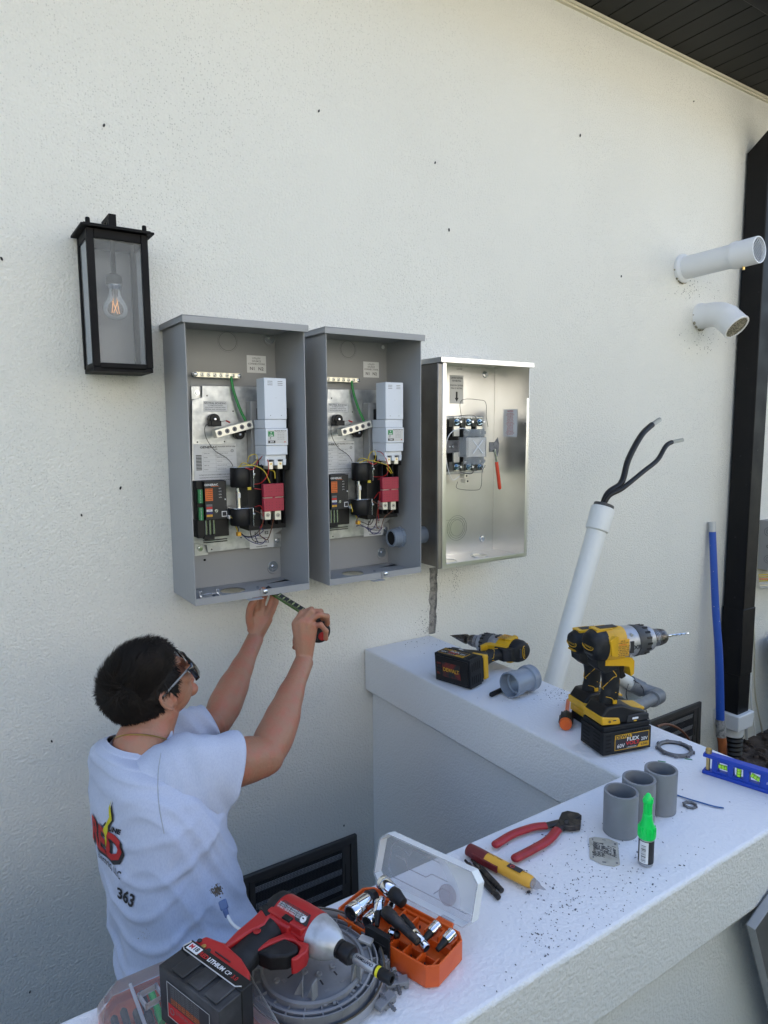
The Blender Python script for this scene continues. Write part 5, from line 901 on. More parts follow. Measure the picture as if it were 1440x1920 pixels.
b = MB(); b.lathe([(.006, .0042), (.040, .0042), (.042, .0062), (.050, .0066), (.053, .006)], (.009, wy/2-.001, .003), (0, 0, 1), 'brass', 20); b.build('thumbscrew', t)
b = MB(); F = XZ @ Matrix.Translation((.128, .022, -.0028)); b.text('n', .010, F, 'offw'); b.build('mark', t)
# ---- grains of dirt and shavings
random.seed(21); b = MB()
def clump(cu, cv, su, sv, n, smin=.0005, smax=.0014):
    for i in range(n):
        u, v = random.gauss(cu, su), random.gauss(cv, sv); p = W(u, v, 2, 1.0)
        if not (p.y > -1.338 and (p.y < -1.062 or 1.205 < p.x) and p.x < 1.48): continue
        s_ = random.uniform(smin, smax)*(1.6 if random.random() < .08 else 1); T = Matrix.Translation(p+V((0, 0, .0004))) @ Matrix.Rotation(random.random()*6, 4, 'Z'); b.box((-s_, -s_*.6, 0), (s_, s_*.6, s_*.5), 'dirt', T, taper=s_*.2)
for a in ((1110, 1655, 75, 38, 170), (1060, 1720, 60, 38, 90), (1030, 1755, 30, 26, 50), (1160, 1640, 110, 60, 110), (1085, 1560, 40, 25, 30), (1250, 1650, 40, 60, 25), (830, 1200, 30, 14, 70), (790, 1195, 35, 10, 50), (1080, 1305, 60, 10, 120), (1050, 1300, 20, 6, 70), (900, 1235, 60, 25, 30), (1270, 1500, 80, 50, 25), (1000, 1850, 60, 40, 25)): clump(*a)
for (u, v) in ((1112, 1393), (1240, 1428), (1290, 1424)): p = W(u, v, 2, 1.0); b.box((-.009, -.0012, .0004), (.007, .0012, .0012), 'grn', Matrix.Translation(p) @ Matrix.Rotation(2.2, 4, 'Z'))
tag(b.build('shavings'), 'dark drill shavings and crumbs scattered over the top of the low wall', 'debris', kind='stuff')
O = W(991, 1672, 2, 1.003); b = MB(); b.ell((0, 0, 0), (.004, .0022, .002), 'ink')
for i in range(6): b.cyl((0, 0, 0), (math.cos(i*1.05)*.006, math.sin(i*1.05)*.005, -.0022), .0004, 'ink', n=5)
tag(b.build('insect'), 'black insect lying just beyond the tip of the voltage tester', 'insect').location = O
# ================================================================ SOCKET CASE
M['gplas'] = mat('dusty_grey_plastic', (.19, .20, .22), .5, var=(20, (.26, .27, .285), .48, .68), bump=(150, .12, .001)); M['gplas2'] = mat('grey_plastic', (.23, .24, .255), .45)
M['brz'] = mat('bronze_rim', (.13, .11, .085), .4, metal=.6)
M['nose'] = mat('scuffed_aluminium_nose', (.50, .52, .55), .42, metal=.55, var=(30, (.30, .30, .31), .52, .72), bump=(60, .1, .001))
M['bluec'] = mat('blue_crimp_sleeve', (.06, .11, .26), .4); M['vy'] = mat('yellow_band', (.75, .68, .02), .4); M['mag'] = mat('magenta_sleeve', (.4, .02, .2), .4); M['rubd'] = M['rub']
CZ = 1.0006; cp = [W(u, v, 2, 1.035) for u, v in ((744.5, 1773), (796, 1811), (820, 1812), (866, 1763), (862, 1746), (708, 1665), (681, 1663), (633.5, 1707))]
cx_ = (cp[4]-cp[5]).normalized(); CO = V((.520, -1.195, CZ)); CT_ = frame(CO, cx_, z=Z3); CI = CT_.inverted()
t = thing('socket_case', 'open orange socket case with its clear lid tipped back', 'tool case', CT_)
lp = [CI @ p for p in cp]; xn, xf = max(p.x for p in lp), min(p.x for p in lp); yn, yf = min(p.y for p in lp), max(p.y for p in lp)
c_ = .013; out = [(xf+c_*.8, yn), (xn-c_, yn), (xn, yn+c_), (xn, yf-c_*.9), (xn-c_*.9, yf), (xf+c_, yf), (xf, yf-c_), (xf, yn+c_)]
def inset(poly, d):
    n = len(poly); cx = sum(p[0] for p in poly)/n; cy = sum(p[1] for p in poly)/n; sx = (max(p[0] for p in poly)-min(p[0] for p in poly))/2; sy = (max(p[1] for p in poly)-min(p[1] for p in poly))/2
    return [(cx+(p[0]-cx)*(1-d/sx), cy+(p[1]-cy)*(1-d/sy)) for p in poly]
i1, i2 = inset(out, .0025), inset(out, .006); n = 8; b = MB()
rings = [([(x, y) for x, y in inset(out, .002)], 0), (out, .004), (out, .034), (i1, .034), (i1, .028), (i2, .028), (i2, .010)]
vs = [V((x, y, z)) for pl, z in rings for x, y in pl]; fs = [tuple(range(n))[::-1], tuple((len(rings)-1)*n+j for j in range(n))]
for k in range(len(rings)-1):
    for j in range(n): fs.append((k*n+j, k*n+(j+1) % n, (k+1)*n+(j+1) % n, (k+1)*n+j))
b.add(vs, fs, 'orange'); b.build('tray', t, bevel=.0009)
b = MB(); LX, LY = xn-xf, yf-yn; W0 = [i for i in range(7)]
def cell(x0, x1, y0, y1, h): b.box((x0, y0, .010), (x1, y1, h), 'orange')
for i in range(8):
    x = xf+.010+(LX-.020)*i/7; cell(x-.0012, x+.0012, yn+.0065, yn+.028, .030); cell(x-.0012, x+.0012, yf-.024, yf-.0065, .030)
for i in range(7):
    x = xf+.010+(LX-.020)*(i+.5)/7
    for y0, y1, dd in ((yn+.0065, yn+.024, 1), (yf-.022, yf-.0065, -1)):
        T = Matrix.Translation((x, 0, 0)); b.add([T @ V(p) for p in ((-.010, y0, .012), (.010, y0, .012), (.010, y1, .012), (-.010, y1, .012), (-.010, y0, .024 if dd > 0 else .014), (.010, y0, .024 if dd > 0 else .014), (.010, y1, .014 if dd > 0 else .024), (-.010, y1, .014 if dd > 0 else .024))], [(4, 5, 6, 7), (0, 1, 5, 4), (1, 2, 6, 5), (2, 3, 7, 6), (3, 0, 4, 7)], 'orange')
        b.cyl((x-.0035, (y0+y1)/2, .018), (x-.0035, (y0+y1)/2, .0235), .0012, 'ink', n=8)
b.box((xf+.008, yn+.028, .010), (xn-.008, yn+.030, .022), 'orange'); b.box((xf+.008, yf-.026, .010), (xn-.008, yf-.024, .022), 'orange')
b.build('divider', t, bevel=.0005)
b = MB(); xm = (CI @ W(722, 1750, 2, 1.035)).x; b.box((xm-.022, yn-.0045, -.001+.003), (xm+.022, yn-.0012, .046), 'rub'); b.box((xm-.014, yn-.0055, .012), (xm+.014, yn-.0045, .0135), 'blkd'); b.box((xm-.014, yn-.0055, .032), (xm+.014, yn-.0045, .0335), 'blkd'); b.box((xm-.020, yn-.0045, .044), (xm+.020, yn+.004, .047), 'rub')
F = XZ @ Matrix.Translation((xm, .023, -yn+.0047)); b.text('HDX', .014, F, 'blkd', bold=.02); b.build('latch', t, bevel=.0012)
b = MB()
for x in (xf+LX*.22, xn-LX*.22): b.box((x-.014, yf-.001, .026), (x+.014, yf+.006, .033), 'orange'); b.cyl((x-.013, yf+.0065, .032), (x+.013, yf+.0065, .032), .0028, 'orange', n=12)
b.build('hinge', t, bevel=.0008)
# lid: a shallow tray hinged on the far long edge
al = rad(72); LT = Matrix.Translation((0, yf+.009, .032)) @ Matrix.Rotation(al, 4, 'X'); hgt = LY*.93+.002; lo = [(xf+c_, 0), (xn-c_, 0), (xn, c_), (xn, hgt-c_), (xn-c_, hgt), (xf+c_, hgt), (xf, hgt-c_), (xf, c_)]
li = inset(lo, .0022); b = MB()
rings = [(lo, 0), (lo, -.020), (inset(lo, .004), -.023), (inset(lo, .0055), -.021), (li, -.019), (li, 0)]
vs = [LT @ V((x, y, z)) for pl, z in rings for x, y in pl]; fs = []
m_ = len(rings)
for k in range(m_-1):
    if k == 2: continue
    for j in range(n): fs.append((k*n+j, k*n+(j+1) % n, (k+1)*n+(j+1) % n, (k+1)*n+j))
for j in range(n): fs.append(((m_-1)*n+j, (m_-1)*n+(j+1) % n, (j+1) % n, j))
fs += [tuple(2*n+j for j in range(n)), tuple(3*n+j for j in range(n))[::-1]]
b.add(vs, fs, 'clear'); ld = b.build('lid', t, bevel=.0006); b = MB(); ip = inset(lo, .011)
for z in (0, ): b.tube([LT @ V((x, y, -.0245)) for x, y in ip], .0009, 'clear2', 6, closed=True)
def lp_(u, v): return LT @ V((xf+LX*u, hgt*v, -.0245))
for pl in ([(.12, .55), (.22, .55), (.26, .42), (.45, .42), (.50, .52), (.88, .52)], [(.12, .72), (.20, .72), (.25, .66), (.28, .80), (.5, .80)], [(.55, .2), (.62, .36), (.80, .36), (.86, .2)], [(.35, .62), (.42, .78), (.6, .78)]): b.tube([lp_(*q) for q in pl], .0009, 'clear2', 6)
b.build('lid_ribs', ld)
b = MB(); F = LT @ Matrix.Translation((xf+LX*.70, hgt*.33, -.0175)); b.lathe([(0, .0155), (.0008, .0155)], F @ V((0, 0, 0)), (LT.to_3x3() @ V((0, 0, 1))), 'clear2', 36); b.build('sticker', ld)
b = MB()
for x in (xf+LX*.22, xn-LX*.22): b.box((x-.010, -.004, -.006), (x+.010, .003, .0), 'clear', LT)
b.build('lid_hinge', ld)
# sockets
def socket(p, q, r, lab, tail=.0, tr=.0, m='chrome', tq=None):
    p, q = V(p), V(q); d = (q-p).normalized(); L_ = (q-p).length; t = thing('socket', lab, 'socket', p, 'sockets in the orange case')
    b = MB(); b.lathe([(.008, .0001), (.008, r*.72), (.0, r*.80), (0, r*.95), (.001, r), (L_*.26, r), (L_*.29, r*.88), (L_*.34, r*.88), (L_*.37, r*.97), (L_*.9, r*.97), (L_-.0005, r*.88), (L_, r*.5), (L_, .0001)], (0, 0, 0), d, ['ink', 'ink']+[m]*10, 30, close=True)
    b.build('barrel', t)
    if tail:
        b = MB(); b.lathe([(L_-.001, r*.75), (L_+tail*.25, tr*1.15), (L_+tail*.5, tr), (L_+tail*.96, tr*.8), (L_+tail, tr*.6)], (0, 0, 0), d, 'blk', 18); b.build('magnetic_tail', t)
def w(u, v, z): return W(u, v, 2, z)
socket(w(657, 1714, 1.046), w(690, 1688, 1.046), .0130, 'largest chrome socket in the orange case, at its far left corner, with a black tail', .016, .0115)
socket(w(688, 1730, 1.043), w(703, 1713, 1.043), .0098, 'short wide chrome socket with its hollow end up, beside the largest socket', .004, .006)
socket(w(716, 1684, 1.050), w(714, 1698, 1.046), .0058, 'thin chrome socket with a black tapered tail pointing at the latch', .0, .0)
socket(w(711, 1690, 1.056), w(709, 1712, 1.050), .0072, 'small chrome socket standing tilted above the black latch of the case', .020, .0042)
socket(w(716, 1652, 1.066), w(736, 1673, 1.062), .0115, 'slotted chrome socket adapter resting on the rim of the case under the lid', .026, .0095)
socket(w(737, 1693, 1.044), w(728, 1708, 1.044), .0065, 'small chrome socket lying behind the dark extension', .006, .0055)
socket(w(731, 1748, 1.036), w(742, 1752, 1.036), .0075, 'short chrome socket low in the case just above the black latch', .006, .005)
socket(w(800, 1779, 1.036), w(776, 1747, 1.042), .0066, 'long chrome extension lying under the dark bit in the case', .030, .0055)
socket(w(821, 1733, 1.044), w(807, 1749, 1.040), .0074, 'small chrome socket upright in the right part of the case, left of the last one', .018, .0045)
socket(w(849, 1748, 1.044), w(835, 1764, 1.040), .0074, 'small chrome socket at the right end of the orange case', .018, .0045)
p0, p1 = w(722, 1708, 1.056), w(783, 1765, 1.050); b = MB(); L_ = (p1-p0).length; b.lathe([(0, .0085), (.002, .0095), (.016, .0095), (.020, .0080), (.032, .0085), (.036, .0062), (.070, .0058), (L_*.96, .0055), (L_, .004)], (0, 0, 0), (p1-p0), 'chuckd', 20)
tag(b.build('extension_bit'), 'long dark steel bit lying diagonally on top of the sockets', 'drill bit').location = p0
b = MB(); q0 = w(741, 1722, 1.050); q1 = w(764, 1745, 1.044); b.tube([(0, 0, 0), q1-q0], [.0062, .0055], 'blk', 12); b.tube([(q1-q0)*-.12, (q1-q0)*.0], [.0045, .0045], 'chrome', 12); tag(b.build('bit_holder'), 'short black bit holder lying right beside the long dark bit', 'drill bit').location = q0
# ================================================================ ROUND GREY FIXTURE BASE
RC = V((.383, -1.186, 1.0006)); t = thing('fixture_base', 'round grey plastic fixture base in a metal ring, lying under the red impact driver', 'fixture base', RC); R1 = .0965; g = 'gplas'
b = MB(); b.lathe([(0, .088), (.004, .090), (.004, .0815), (.030, .0815), (.031, .0790), (.026, .0785), (.026, .0710), (.033, .0705), (.034, .0665), (.030, .0660), (.0295, .0001)], (0, 0, 0), (0, 0, 1), g, 72, close=True); b.build('disk', t)
b = MB()
for i in range(22): q = i*2*math.pi/22+.1; b.box((.0712, -.0008, .012), (.0893, .0008, .030), g, Matrix.Rotation(q, 4, 'Z'))
b.lathe([(.008, .0888), (.031, .0888), (.031, .0868), (.008, .0868), (.008, .0888)], (0, 0, 0), (0, 0, 1), g, 72, close=True); b.build('outer_ribs', t)
b = MB(); b.T = Matrix.Translation((.001, .002, .004)) @ Matrix.Rotation(rad(6), 4, 'X') @ Matrix.Translation((0, 0, .009)); b.lathe([(0, .0925), (.001, .0960), (.010, .0960), (.016, .0975), (.0185, .0970), (.016, .0945), (.009, .0935), (.001, .0935), (0, .0925)], (0, 0, 0), (0, 0, 1), 'alu', 80, close=True); b.lathe([(.0185, .0972), (.0202, .0966), (.0195, .0948), (.0175, .0950)], (0, 0, 0), (0, 0, 1), 'brz', 80, close=True); b.build('metal_ring', t)
def rl(u, v, z): return w(u, v, 1+z)-RC
b = MB()
for (u, v) in ((598, 1828), (624, 1813), (571, 1824), (519, 1840), (523, 1812), (560, 1800)): p = rl(u, v, .030); b.lathe([(0, .0042), (.0025, .0042), (.003, .0030), (.0022, .0018)], (p.x, p.y, .0294), (0, 0, 1), 'gplas2', 16)
b.build('studs', t)
b = MB()
for (a, c) in (((626, 1822), (640, 1838)), ((600, 1838), (612, 1856)), ((535, 1838), (552, 1825)), ((663, 1856), (668, 1850)), ((613, 1882), (624, 1880))):
    p, q = rl(*a, .0298), rl(*c, .0298); T = frame(p, q-p, z=Z3); l_ = (q-p).length; b.box((0, -.0012, 0), (l_, .0012, .0006), 'ink', T); b.box((-.004, -.0032, 0), (.0, .0032, .0012), 'gplas2', T); b.box((l_, -.0032, 0), (l_+.004, .0032, .0012), 'gplas2', T)
b.build('slots', t)
for (u, v, hgt, rot, wd) in ((590, 1875, .026, .6, .014), (568, 1865, .024, 1.0, .011), (668, 1835, .030, 1.9, .016)):
    p = rl(u, v, .03); T = Matrix.Translation((p.x, p.y, .0295)) @ Matrix.Rotation(rot, 4, 'Z'); b = MB(); b.box((-wd/2, -.0012, 0), (wd/2, .0012, hgt), 'gplas2', T, taper=.0003)
    b.add([T @ V(q) for q in ((-.001, 0, 0), (-.001, .012, 0), (-.001, .001, hgt*.9), (.001, 0, 0), (.001, .012, 0), (.001, .001, hgt*.9))], [(0, 1, 2), (3, 5, 4), (1, 4, 5, 2), (0, 2, 5, 3)], 'gplas2'); b.build('fin', t, bevel=.0005)
b = MB(); p = rl(686, 1762, .034); b.box((-.006, -.010, .0), (.006, .010, .004), 'foil', Matrix.Translation((p.x, p.y, .031)) @ Matrix.Rotation(.5, 4, 'Z')); b.build('tab', t, bevel=.0006)
# grey clips in front
def clip(u, v, rot, lab):
    p = w(u, v, 1.0); T = Matrix.Translation(p) @ Matrix.Rotation(rot, 4, 'Z'); t = thing('mounting_clip', lab, 'clip', T, 'grey clips beside the fixture base')
    b = MB(); b.box((-.016, -.007, .006), (.016, .007, .012), 'gplas'); b.box((-.005, -.006, .0), (.005, .006, .006), 'gplas'); b.box((.009, -.006, .0), (.0155, .006, .006), 'gplas'); b.build('body', t, bevel=.0012)
    b = MB(); b.lathe([(0, .0035), (.004, .0035), (.0045, .002)], (0, .012, .014), (0, 1, .25), 'gplas2', 12); b.tube([(0, -.018, .006), (0, .012, .013)], .0022, 'nut', 10)
    for i in range(9): b.ring((0, -.016+.0028*i, .0065+.0007*i), (0, 1, .23), .0015, .0030, .0006, 'nut', 12)
    b.build('screw', t)
clip(744, 1852, -.35, 'grey plastic clip with a screw lying against the orange case'); clip(722, 1888, .25, 'grey plastic clip with a screw lying nearest the bottom edge of the picture')
p = w(722, 1812, 1.012); b = MB(); b.lathe([(0, .006), (.020, .006), (.021, .0045), (.024, .0045)], (0, 0, -.011), (0, .1, 1), 'gplas', 16); 
for i in range(10): b.box((.0055, -.0006, -.010), (.0068, .0006, .008), 'gplas2', Matrix.Rotation(i*.628, 4, 'Z'))
tag(b.build('knob'), 'small ribbed grey plastic knob between the fixture base and the orange case', 'knob').location = p
# ================================================================ CLOSED ORGANISER
t = thing('bit_case', 'scuffed closed case with a clear lid over dark bits, under the red driver battery', 'tool case', (.215, -1.19, 1.0006)); X_ = (-.090, .090); Y_ = (-.115, .117); c2 = .022
def octo(x0, x1, y0, y1, c): return [(x0+c, y0), (x1-c, y0), (x1, y0+c), (x1, y1-c), (x1-c, y1), (x0+c, y1), (x0, y1-c), (x0, y0+c)]
o8 = octo(X_[0], X_[1], Y_[0], Y_[1], c2); b = MB(); rings = [(inset(o8, .003), 0), (o8, .004), (o8, .016), (inset(o8, .004), .016), (inset(o8, .005), .005)]; vs = [V((x, y, z)) for pl, z in rings for x, y in pl]; fs = [tuple(range(8))[::-1], tuple(32+j for j in range(8))]
for k in range(4):
    for j in range(8): fs.append((k*8+j, k*8+(j+1) % 8, (k+1)*8+(j+1) % 8, (k+1)*8+j))
b.add(vs, fs, 'orange'); b.build('tray', t, bevel=.001)
b = MB(); rings = [(inset(o8, -.001), .0162), (o8, .030), (inset(o8, .007), .0405), (inset(o8, .010), .0405)]; rin = [(inset(o8, .008), .0385), (inset(o8, .003), .030), (inset(o8, .002), .0162)]
al_ = rings+[]; vs = [V((x, y, z)) for pl, z in al_ for x, y in pl]; fs = [(k*8+j, k*8+(j+1) % 8, (k+1)*8+(j+1) % 8, (k+1)*8+j) for k in range(3) for j in range(8)]+[tuple(24+j for j in range(8))]; b.add(vs, fs, 'clear2'); ld = b.build('lid', t, bevel=.0008)
b = MB(); b.box((-.052, -.10, .0406), (-.048, .095, .0430), 'clear2'); b.ring((-.025, .045, .0406), (0, 0, 1), .001, .0015, .001, 'clear2', 8)
for k in range(4): T = Matrix.Translation((-.033, .055, .0406)) @ Matrix.Rotation(k*math.pi/2+.15, 4, 'Z'); b.box((-.013, .010, 0), (.013, .0125, .007), 'clear2', T)
b.build('lid_ribs', ld)
random.seed(4); 
for i in range(13):
    m_ = ['blk', 'blk', 'chuckd', 'blk', 'gcap', 'blk', 'chrome', 'blk', 'mag', 'blk', 'blk', 'chuckd', 'blk'][i]; x = -.074+.0125*i; b = MB(); b.lathe([(0, .0048), (.02, .0052), (.021, .004), (.055, .0045), (.058, .003)], (x, .02+.03*random.random(), .012), (.05*random.random(), 1, .02), m_ if m_ != 'blk' else 'rub', 12)
    o = b.build('driver_bit'); o.parent = None; o.location = (.215, -1.19, 1.0006); tag(o, 'dark bit lying inside the closed case' if m_ in ('blk', 'chuckd') else {'gcap': 'green sleeved', 'chrome': 'bright chrome', 'mag': 'magenta sleeved'}[m_]+' bit lying inside the closed case', 'drill bit', 'bits inside the closed case')
# ================================================================ RED IMPACT DRIVER
XI = V((.33, -.944, 0)); HI = V((.944, .33, 0)); IT = frame(V((.189, -1.232, 1.0815)), XI, z=HI)   # local Y points down, so the seen side is -Y
t = thing('impact_driver', 'red and black impact driver with a silver nose, lying on its side in front', 'power drill', IT)
b = MB(); b.box((-.054, -.036, .012), (.057, .036, .052), 'blkd'); bt = None
for k in (-1, 1):
    for x in (-.034, -.004, .026): b.box((x, k*.0370-.002, .016), (x+.022, k*.0370+.0012, .044), 'blkd')
bt = b.build('battery', t, bevel=.011, seg=5)
M['rubd'] = M['rub']
F = XZ @ Matrix.Translation((0, .0, .0)); b = MB(); 
def sd(x, z, off=.0372): return Matrix(((1, 0, 0, x), (0, 0, -1, -off), (0, 1, 0, z), (0, 0, 0, 1)))
FB = Matrix(((-1, 0, 0, .006), (0, -1, 0, 0), (0, 0, 1, 0), (0, 0, 0, 1))); FB = Matrix(((.9, 0, 0, .002), (0, -.9, 0, -.001), (0, 0, -1, .0118), (0, 0, 0, 1)))
b.box((-.043, -.024, 0), (.043, .026, .0006), 'ink', FB); b.box((-.042, -.023, .0006), (.042, -.004, .0009), 'redp', FB)
for s_ in ((-.0435, .0255, .0435, .0262), (-.0435, -.0245, .0435, -.0238)): b.box((s_[0], s_[1], .0006), (s_[2], s_[3], .0010), 'foil', FB)
for x in (-.0438, .0431): b.box((x, -.0245, .0006), (x+.0007, .0262, .0010), 'foil', FB)
for i in range(9): b.text('LI-ION 18V 54Wh READ OPERATORS MANUAL', .0036, FB @ Matrix.Translation((-.006, .0225-.0029*i, .0010)), 'orst' if i > 5 else 'inkg', sx=.8)
b.ring(FB @ V((-.034, -.013, .001)), (0, 0, -1), .0032, .0042, .0002, 'inkg', 20); b.text('LITHIUM-ION', .0065, FB @ Matrix.Translation((-.006, -.010, .0011)), 'inkg'); b.text('54 Wh', .0055, FB @ Matrix.Translation((.006, -.0175, .0011)), 'inkg'); b.text('Milwaukee', .0085, FB @ Matrix.Translation((.030, -.019, .0011)), 'offw', shear=.3, bold=.01); b.build('battery_label', bt)
b = MB(); sprism(b, [(-.050, .056), (.046, .056), (.048, .064), (.040, .072), (.016, .080), (-.020, .084), (-.048, .078), (-.052, .064)], .0355, 'redp'); ft = b.build('foot', t, bevel=.004, seg=3)
b = MB(); b.box((-.053, -.0385, .0435), (.058, .0385, .0605), 'blk'); b.build('battery_rail', t, bevel=.0012)
S_ = sd(0, .051, .0392); b = MB(); b.tube([S_ @ V(p) for p in ((-.050, .006, 0), (-.052, -.0045, 0), (-.047, -.0075, 0), (.047, -.0075, 0), (.053, -.003, 0))], .0007, 'foil', 6)
b.box((-.047, -.0045, 0), (-.027, .0055, .0006), 'offw', S_); b.box((-.046, -.0038, .0006), (-.028, .0048, .0009), 'offw', S_); b.text('M', .0085, S_ @ Matrix.Translation((-.0415, .0004, .0012)), 'redink', bold=.04); b.text('18', .0085, S_ @ Matrix.Translation((-.0333, .0004, .0012)), 'ink', bold=.04)
b.text('RED', .0080, S_ @ Matrix.Translation((-.0185, 0, .0004)), 'redp', bold=.03); b.text('LITHIUM', .0080, S_ @ Matrix.Translation((.0040, 0, .0004)), 'offw', bold=.03, sx=.95); b.text('CP', .0075, S_ @ Matrix.Translation((.0255, 0, .0004)), 'offw', bold=.01); b.text('3.0', .0075, S_ @ Matrix.Translation((.0375, 0, .0004)), 'redp', bold=.02); b.build('battery_strip', bt)
b = MB()
for (x, z, m_) in ((-.046, .066, 'ink'), (-.034, .063, 'brass'), (-.024, .062, 'ink')): p = V((x, -.0362, z)); b.lathe([(0, .0032), (.0008, .0032)], p, (0, -1, 0), m_, 14)
b.box((-.016, -.0366, .0655), (.012, -.036, .0668), 'ink'); b.build('foot_screws', ft)
# handle
zx = .194; r = .0275; P = []; E_ = []; n = 9
for i in range(n): f = i/(n-1); P.append(V((-.010-.014*f, 0, .072+(.180-.072)*f))); E_.append((.0225-.003*math.sin(f*3.1)+.006*max(0, f-.7), .0170+.001*f))
b = MB(); b.tube(P, [1]*n, 'rub', 24, ell=E_, up=(1, 0, 0)); gp = b.build('grip', t)
b = MB(); sprism(b, [(-.034, .090), (-.029, .088), (-.026, .125), (-.019, .150), (-.024, .163), (.010, .163), (.012, .175), (-.046, .175), (-.042, .150), (-.040, .120)], .0192, 'redp'); b.build('grip_shell', gp, bevel=.003)
b = MB(); b.lathe([(0, .0001), (0, .0045), (.0012, .0052), (.0016, .0040)], (-.018, -.0180, .135), (0, -1, 0), 'redp', 18, close=True); b.build('grip_screw', gp)
b = MB(); b.tube([(-.036, 0, zx), (-.030, 0, zx), (.0, 0, zx), (.030, 0, zx), (.036, 0, zx)], [r*.9, r, r*1.02, r, r*.95], 'redp', 32, ell=[(1.05, 1)]*5, up=(0, 0, 1)); sprism(b, [(-.034, .168), (.030, .168), (.036, .190), (-.034, .190)], .0225, 'redp'); hs = b.build('housing', t, bevel=.002)
b = MB(); b.tube([(-.052, 0, zx), (-.050, 0, zx), (-.043, 0, zx), (-.030, 0, zx)], [r*.45, r*.75, r*.98, r*1.04], 'rub', 32, ell=[(1.05, 1)]*4, up=(0, 0, 1)); sprism(b, [(-.050, .168), (-.028, .160), (-.026, .180), (-.044, .186)], .020, 'rub'); b.build('rear_cap', t, bevel=.0015)
b = MB(); sprism(b, [(.008, .170), (.030, .164), (.044, .168), (.051, .156), (.050, .140), (.046, .134), (.043, .136), (.045, .146), (.039, .158), (.024, .160), (.012, .154), (.004, .137), (.0, .118), (-.005, .119), (-.003, .142)], .0105, 'redp'); b.build('trigger_guard', t, bevel=.002)
b = MB(); sprism(b, [(.0, .118), (.020, .122), (.036, .136), (.042, .150), (.034, .158), (.012, .156)], .0105, 'rub'); b.build('trigger', t, bevel=.003)
b = MB(); b.box((-.006, -.0245, .168), (.008, -.0215, .176), 'blk'); b.box((-.014, -.0274, .186), (-.006, -.0262, .190), 'blk'); b.box((-.040, -.016, zx+r*.80), (-.030, .004, zx+r*.98), 'blk'); b.build('switch', t, bevel=.001)
b = MB(); FL = Matrix.Translation((0, 0, zx)) @ Matrix.Rotation(rad(24), 4, 'X') @ sd(0, 0, r*1.052); b.add([FL @ V(p) for p in ((-.026, -.001, 0), (-.022, .0075, 0), (.028, .0075, 0), (.033, -.0075, 0), (.012, -.0075, 0), (.004, -.001, 0))], [(0, 5, 4, 3, 2, 1)], 'ink', False)
for i in range(4): b.text('18V IMPACT DRIVER WARNING READ MANUAL', .0034, FL @ Matrix.Translation((.0, .0056-.0028*i, .0004)), 'offw' if i else 'redink', sx=.72)
b.ring(FL @ V((.022, -.002, .0003)), FL.to_3x3() @ V((0, 0, 1)), .0001, .0045, .0003, 'offw', 22); b.ell(FL @ V((.0215, -.0012, .0008)), (.0016, .0016, .0006), 'ink'); b.build('rating_label', hs)
b = MB(); b.lathe([(.034, r*1.0), (.038, r*.98), (.052, r*.86), (.064, r*.66), (.072, r*.46), (.074, r*.36)], (0, 0, zx), (1, 0, 0), 'nose', 40); b.build('nose_cone', t)
b = MB(); b.lathe([(.071, .0118), (.076, .0112), (.077, .0090), (.080, .0090), (.081, .0118), (.092, .0122), (.095, .0108), (.0955, .006)], (0, 0, zx), (1, 0, 0), 'blk', 30); b.build('collet', t)
T = Matrix.Translation((0, 0, zx)); b = MB(); b.cyl((.094, 0, zx), (.100, 0, zx), .0040, 'zinc', n=6); b.lathe([(.099, .0052), (.100, .0060), (.132, .0060), (.133, .0052)], (0, 0, zx), (1, 0, 0), 'alu', 24)
b.lathe([(.1325, .0062), (.134, .0066), (.1355, .0066)], (0, 0, zx), (1, 0, 0), 'blk', 20); b.lathe([(.1355, .0067), (.1395, .0067)], (0, 0, zx), (1, 0, 0), 'vy', 20); b.lathe([(.1395, .0066), (.143, .0074), (.156, .0074), (.158, .0068), (.158, .0042), (.150, .0040)], (0, 0, zx), (1, 0, 0), 'blk', 20, close=True)
b.text('CRAFTSMAN', .0052, sd(.1165, zx, .0066) @ Matrix.Rotation(math.pi, 4, 'Z'), 'ink', bold=.03, sx=.92) if False else b.text('CRAFTSMAN', .0050, Matrix.Translation((0, 0, zx)) @ Matrix.Rotation(rad(20), 4, 'X') @ sd(.1165, 0, .0063) @ Matrix.Rotation(math.pi, 4, 'Z'), 'ink', bold=.03, sx=.95)
o = b.build('bit_holder'); o.matrix_world = IT; tag(o, 'silver magnetic bit holder with a yellow stripe chucked in the red impact driver', 'drill bit')
# ---- white wire with a blue crimp terminal
O = Dp(418, 1693, .98); pts = [O, Dp(424, 1712, .975), Dp(436, 1732, .965), Dp(455, 1745, .955), Dp(472, 1749, .945), Dp(500, 1760, .95)]
t = thing('terminal_wire', 'white wire ending in a blue crimp terminal, rising from behind the impact driver', 'wire', O); b = MB(); b.tube(catmull([p-O for p in pts[1:]], 6), .0021, 'ww', 10); b.build('wire', t)
b = MB(); d_ = (pts[1]-O).normalized(); T = frame(V((0, 0, 0)), d_, y=CF); b.box((-.004, -.0025, -.006), (.009, .0025, .006), 'bluec', T); b.tube([T @ V((.008, 0, 0)), T @ V((.020, 0, 0))], [.0042, .0032], 'bluec', 14); b.build('terminal', t, bevel=.0016)
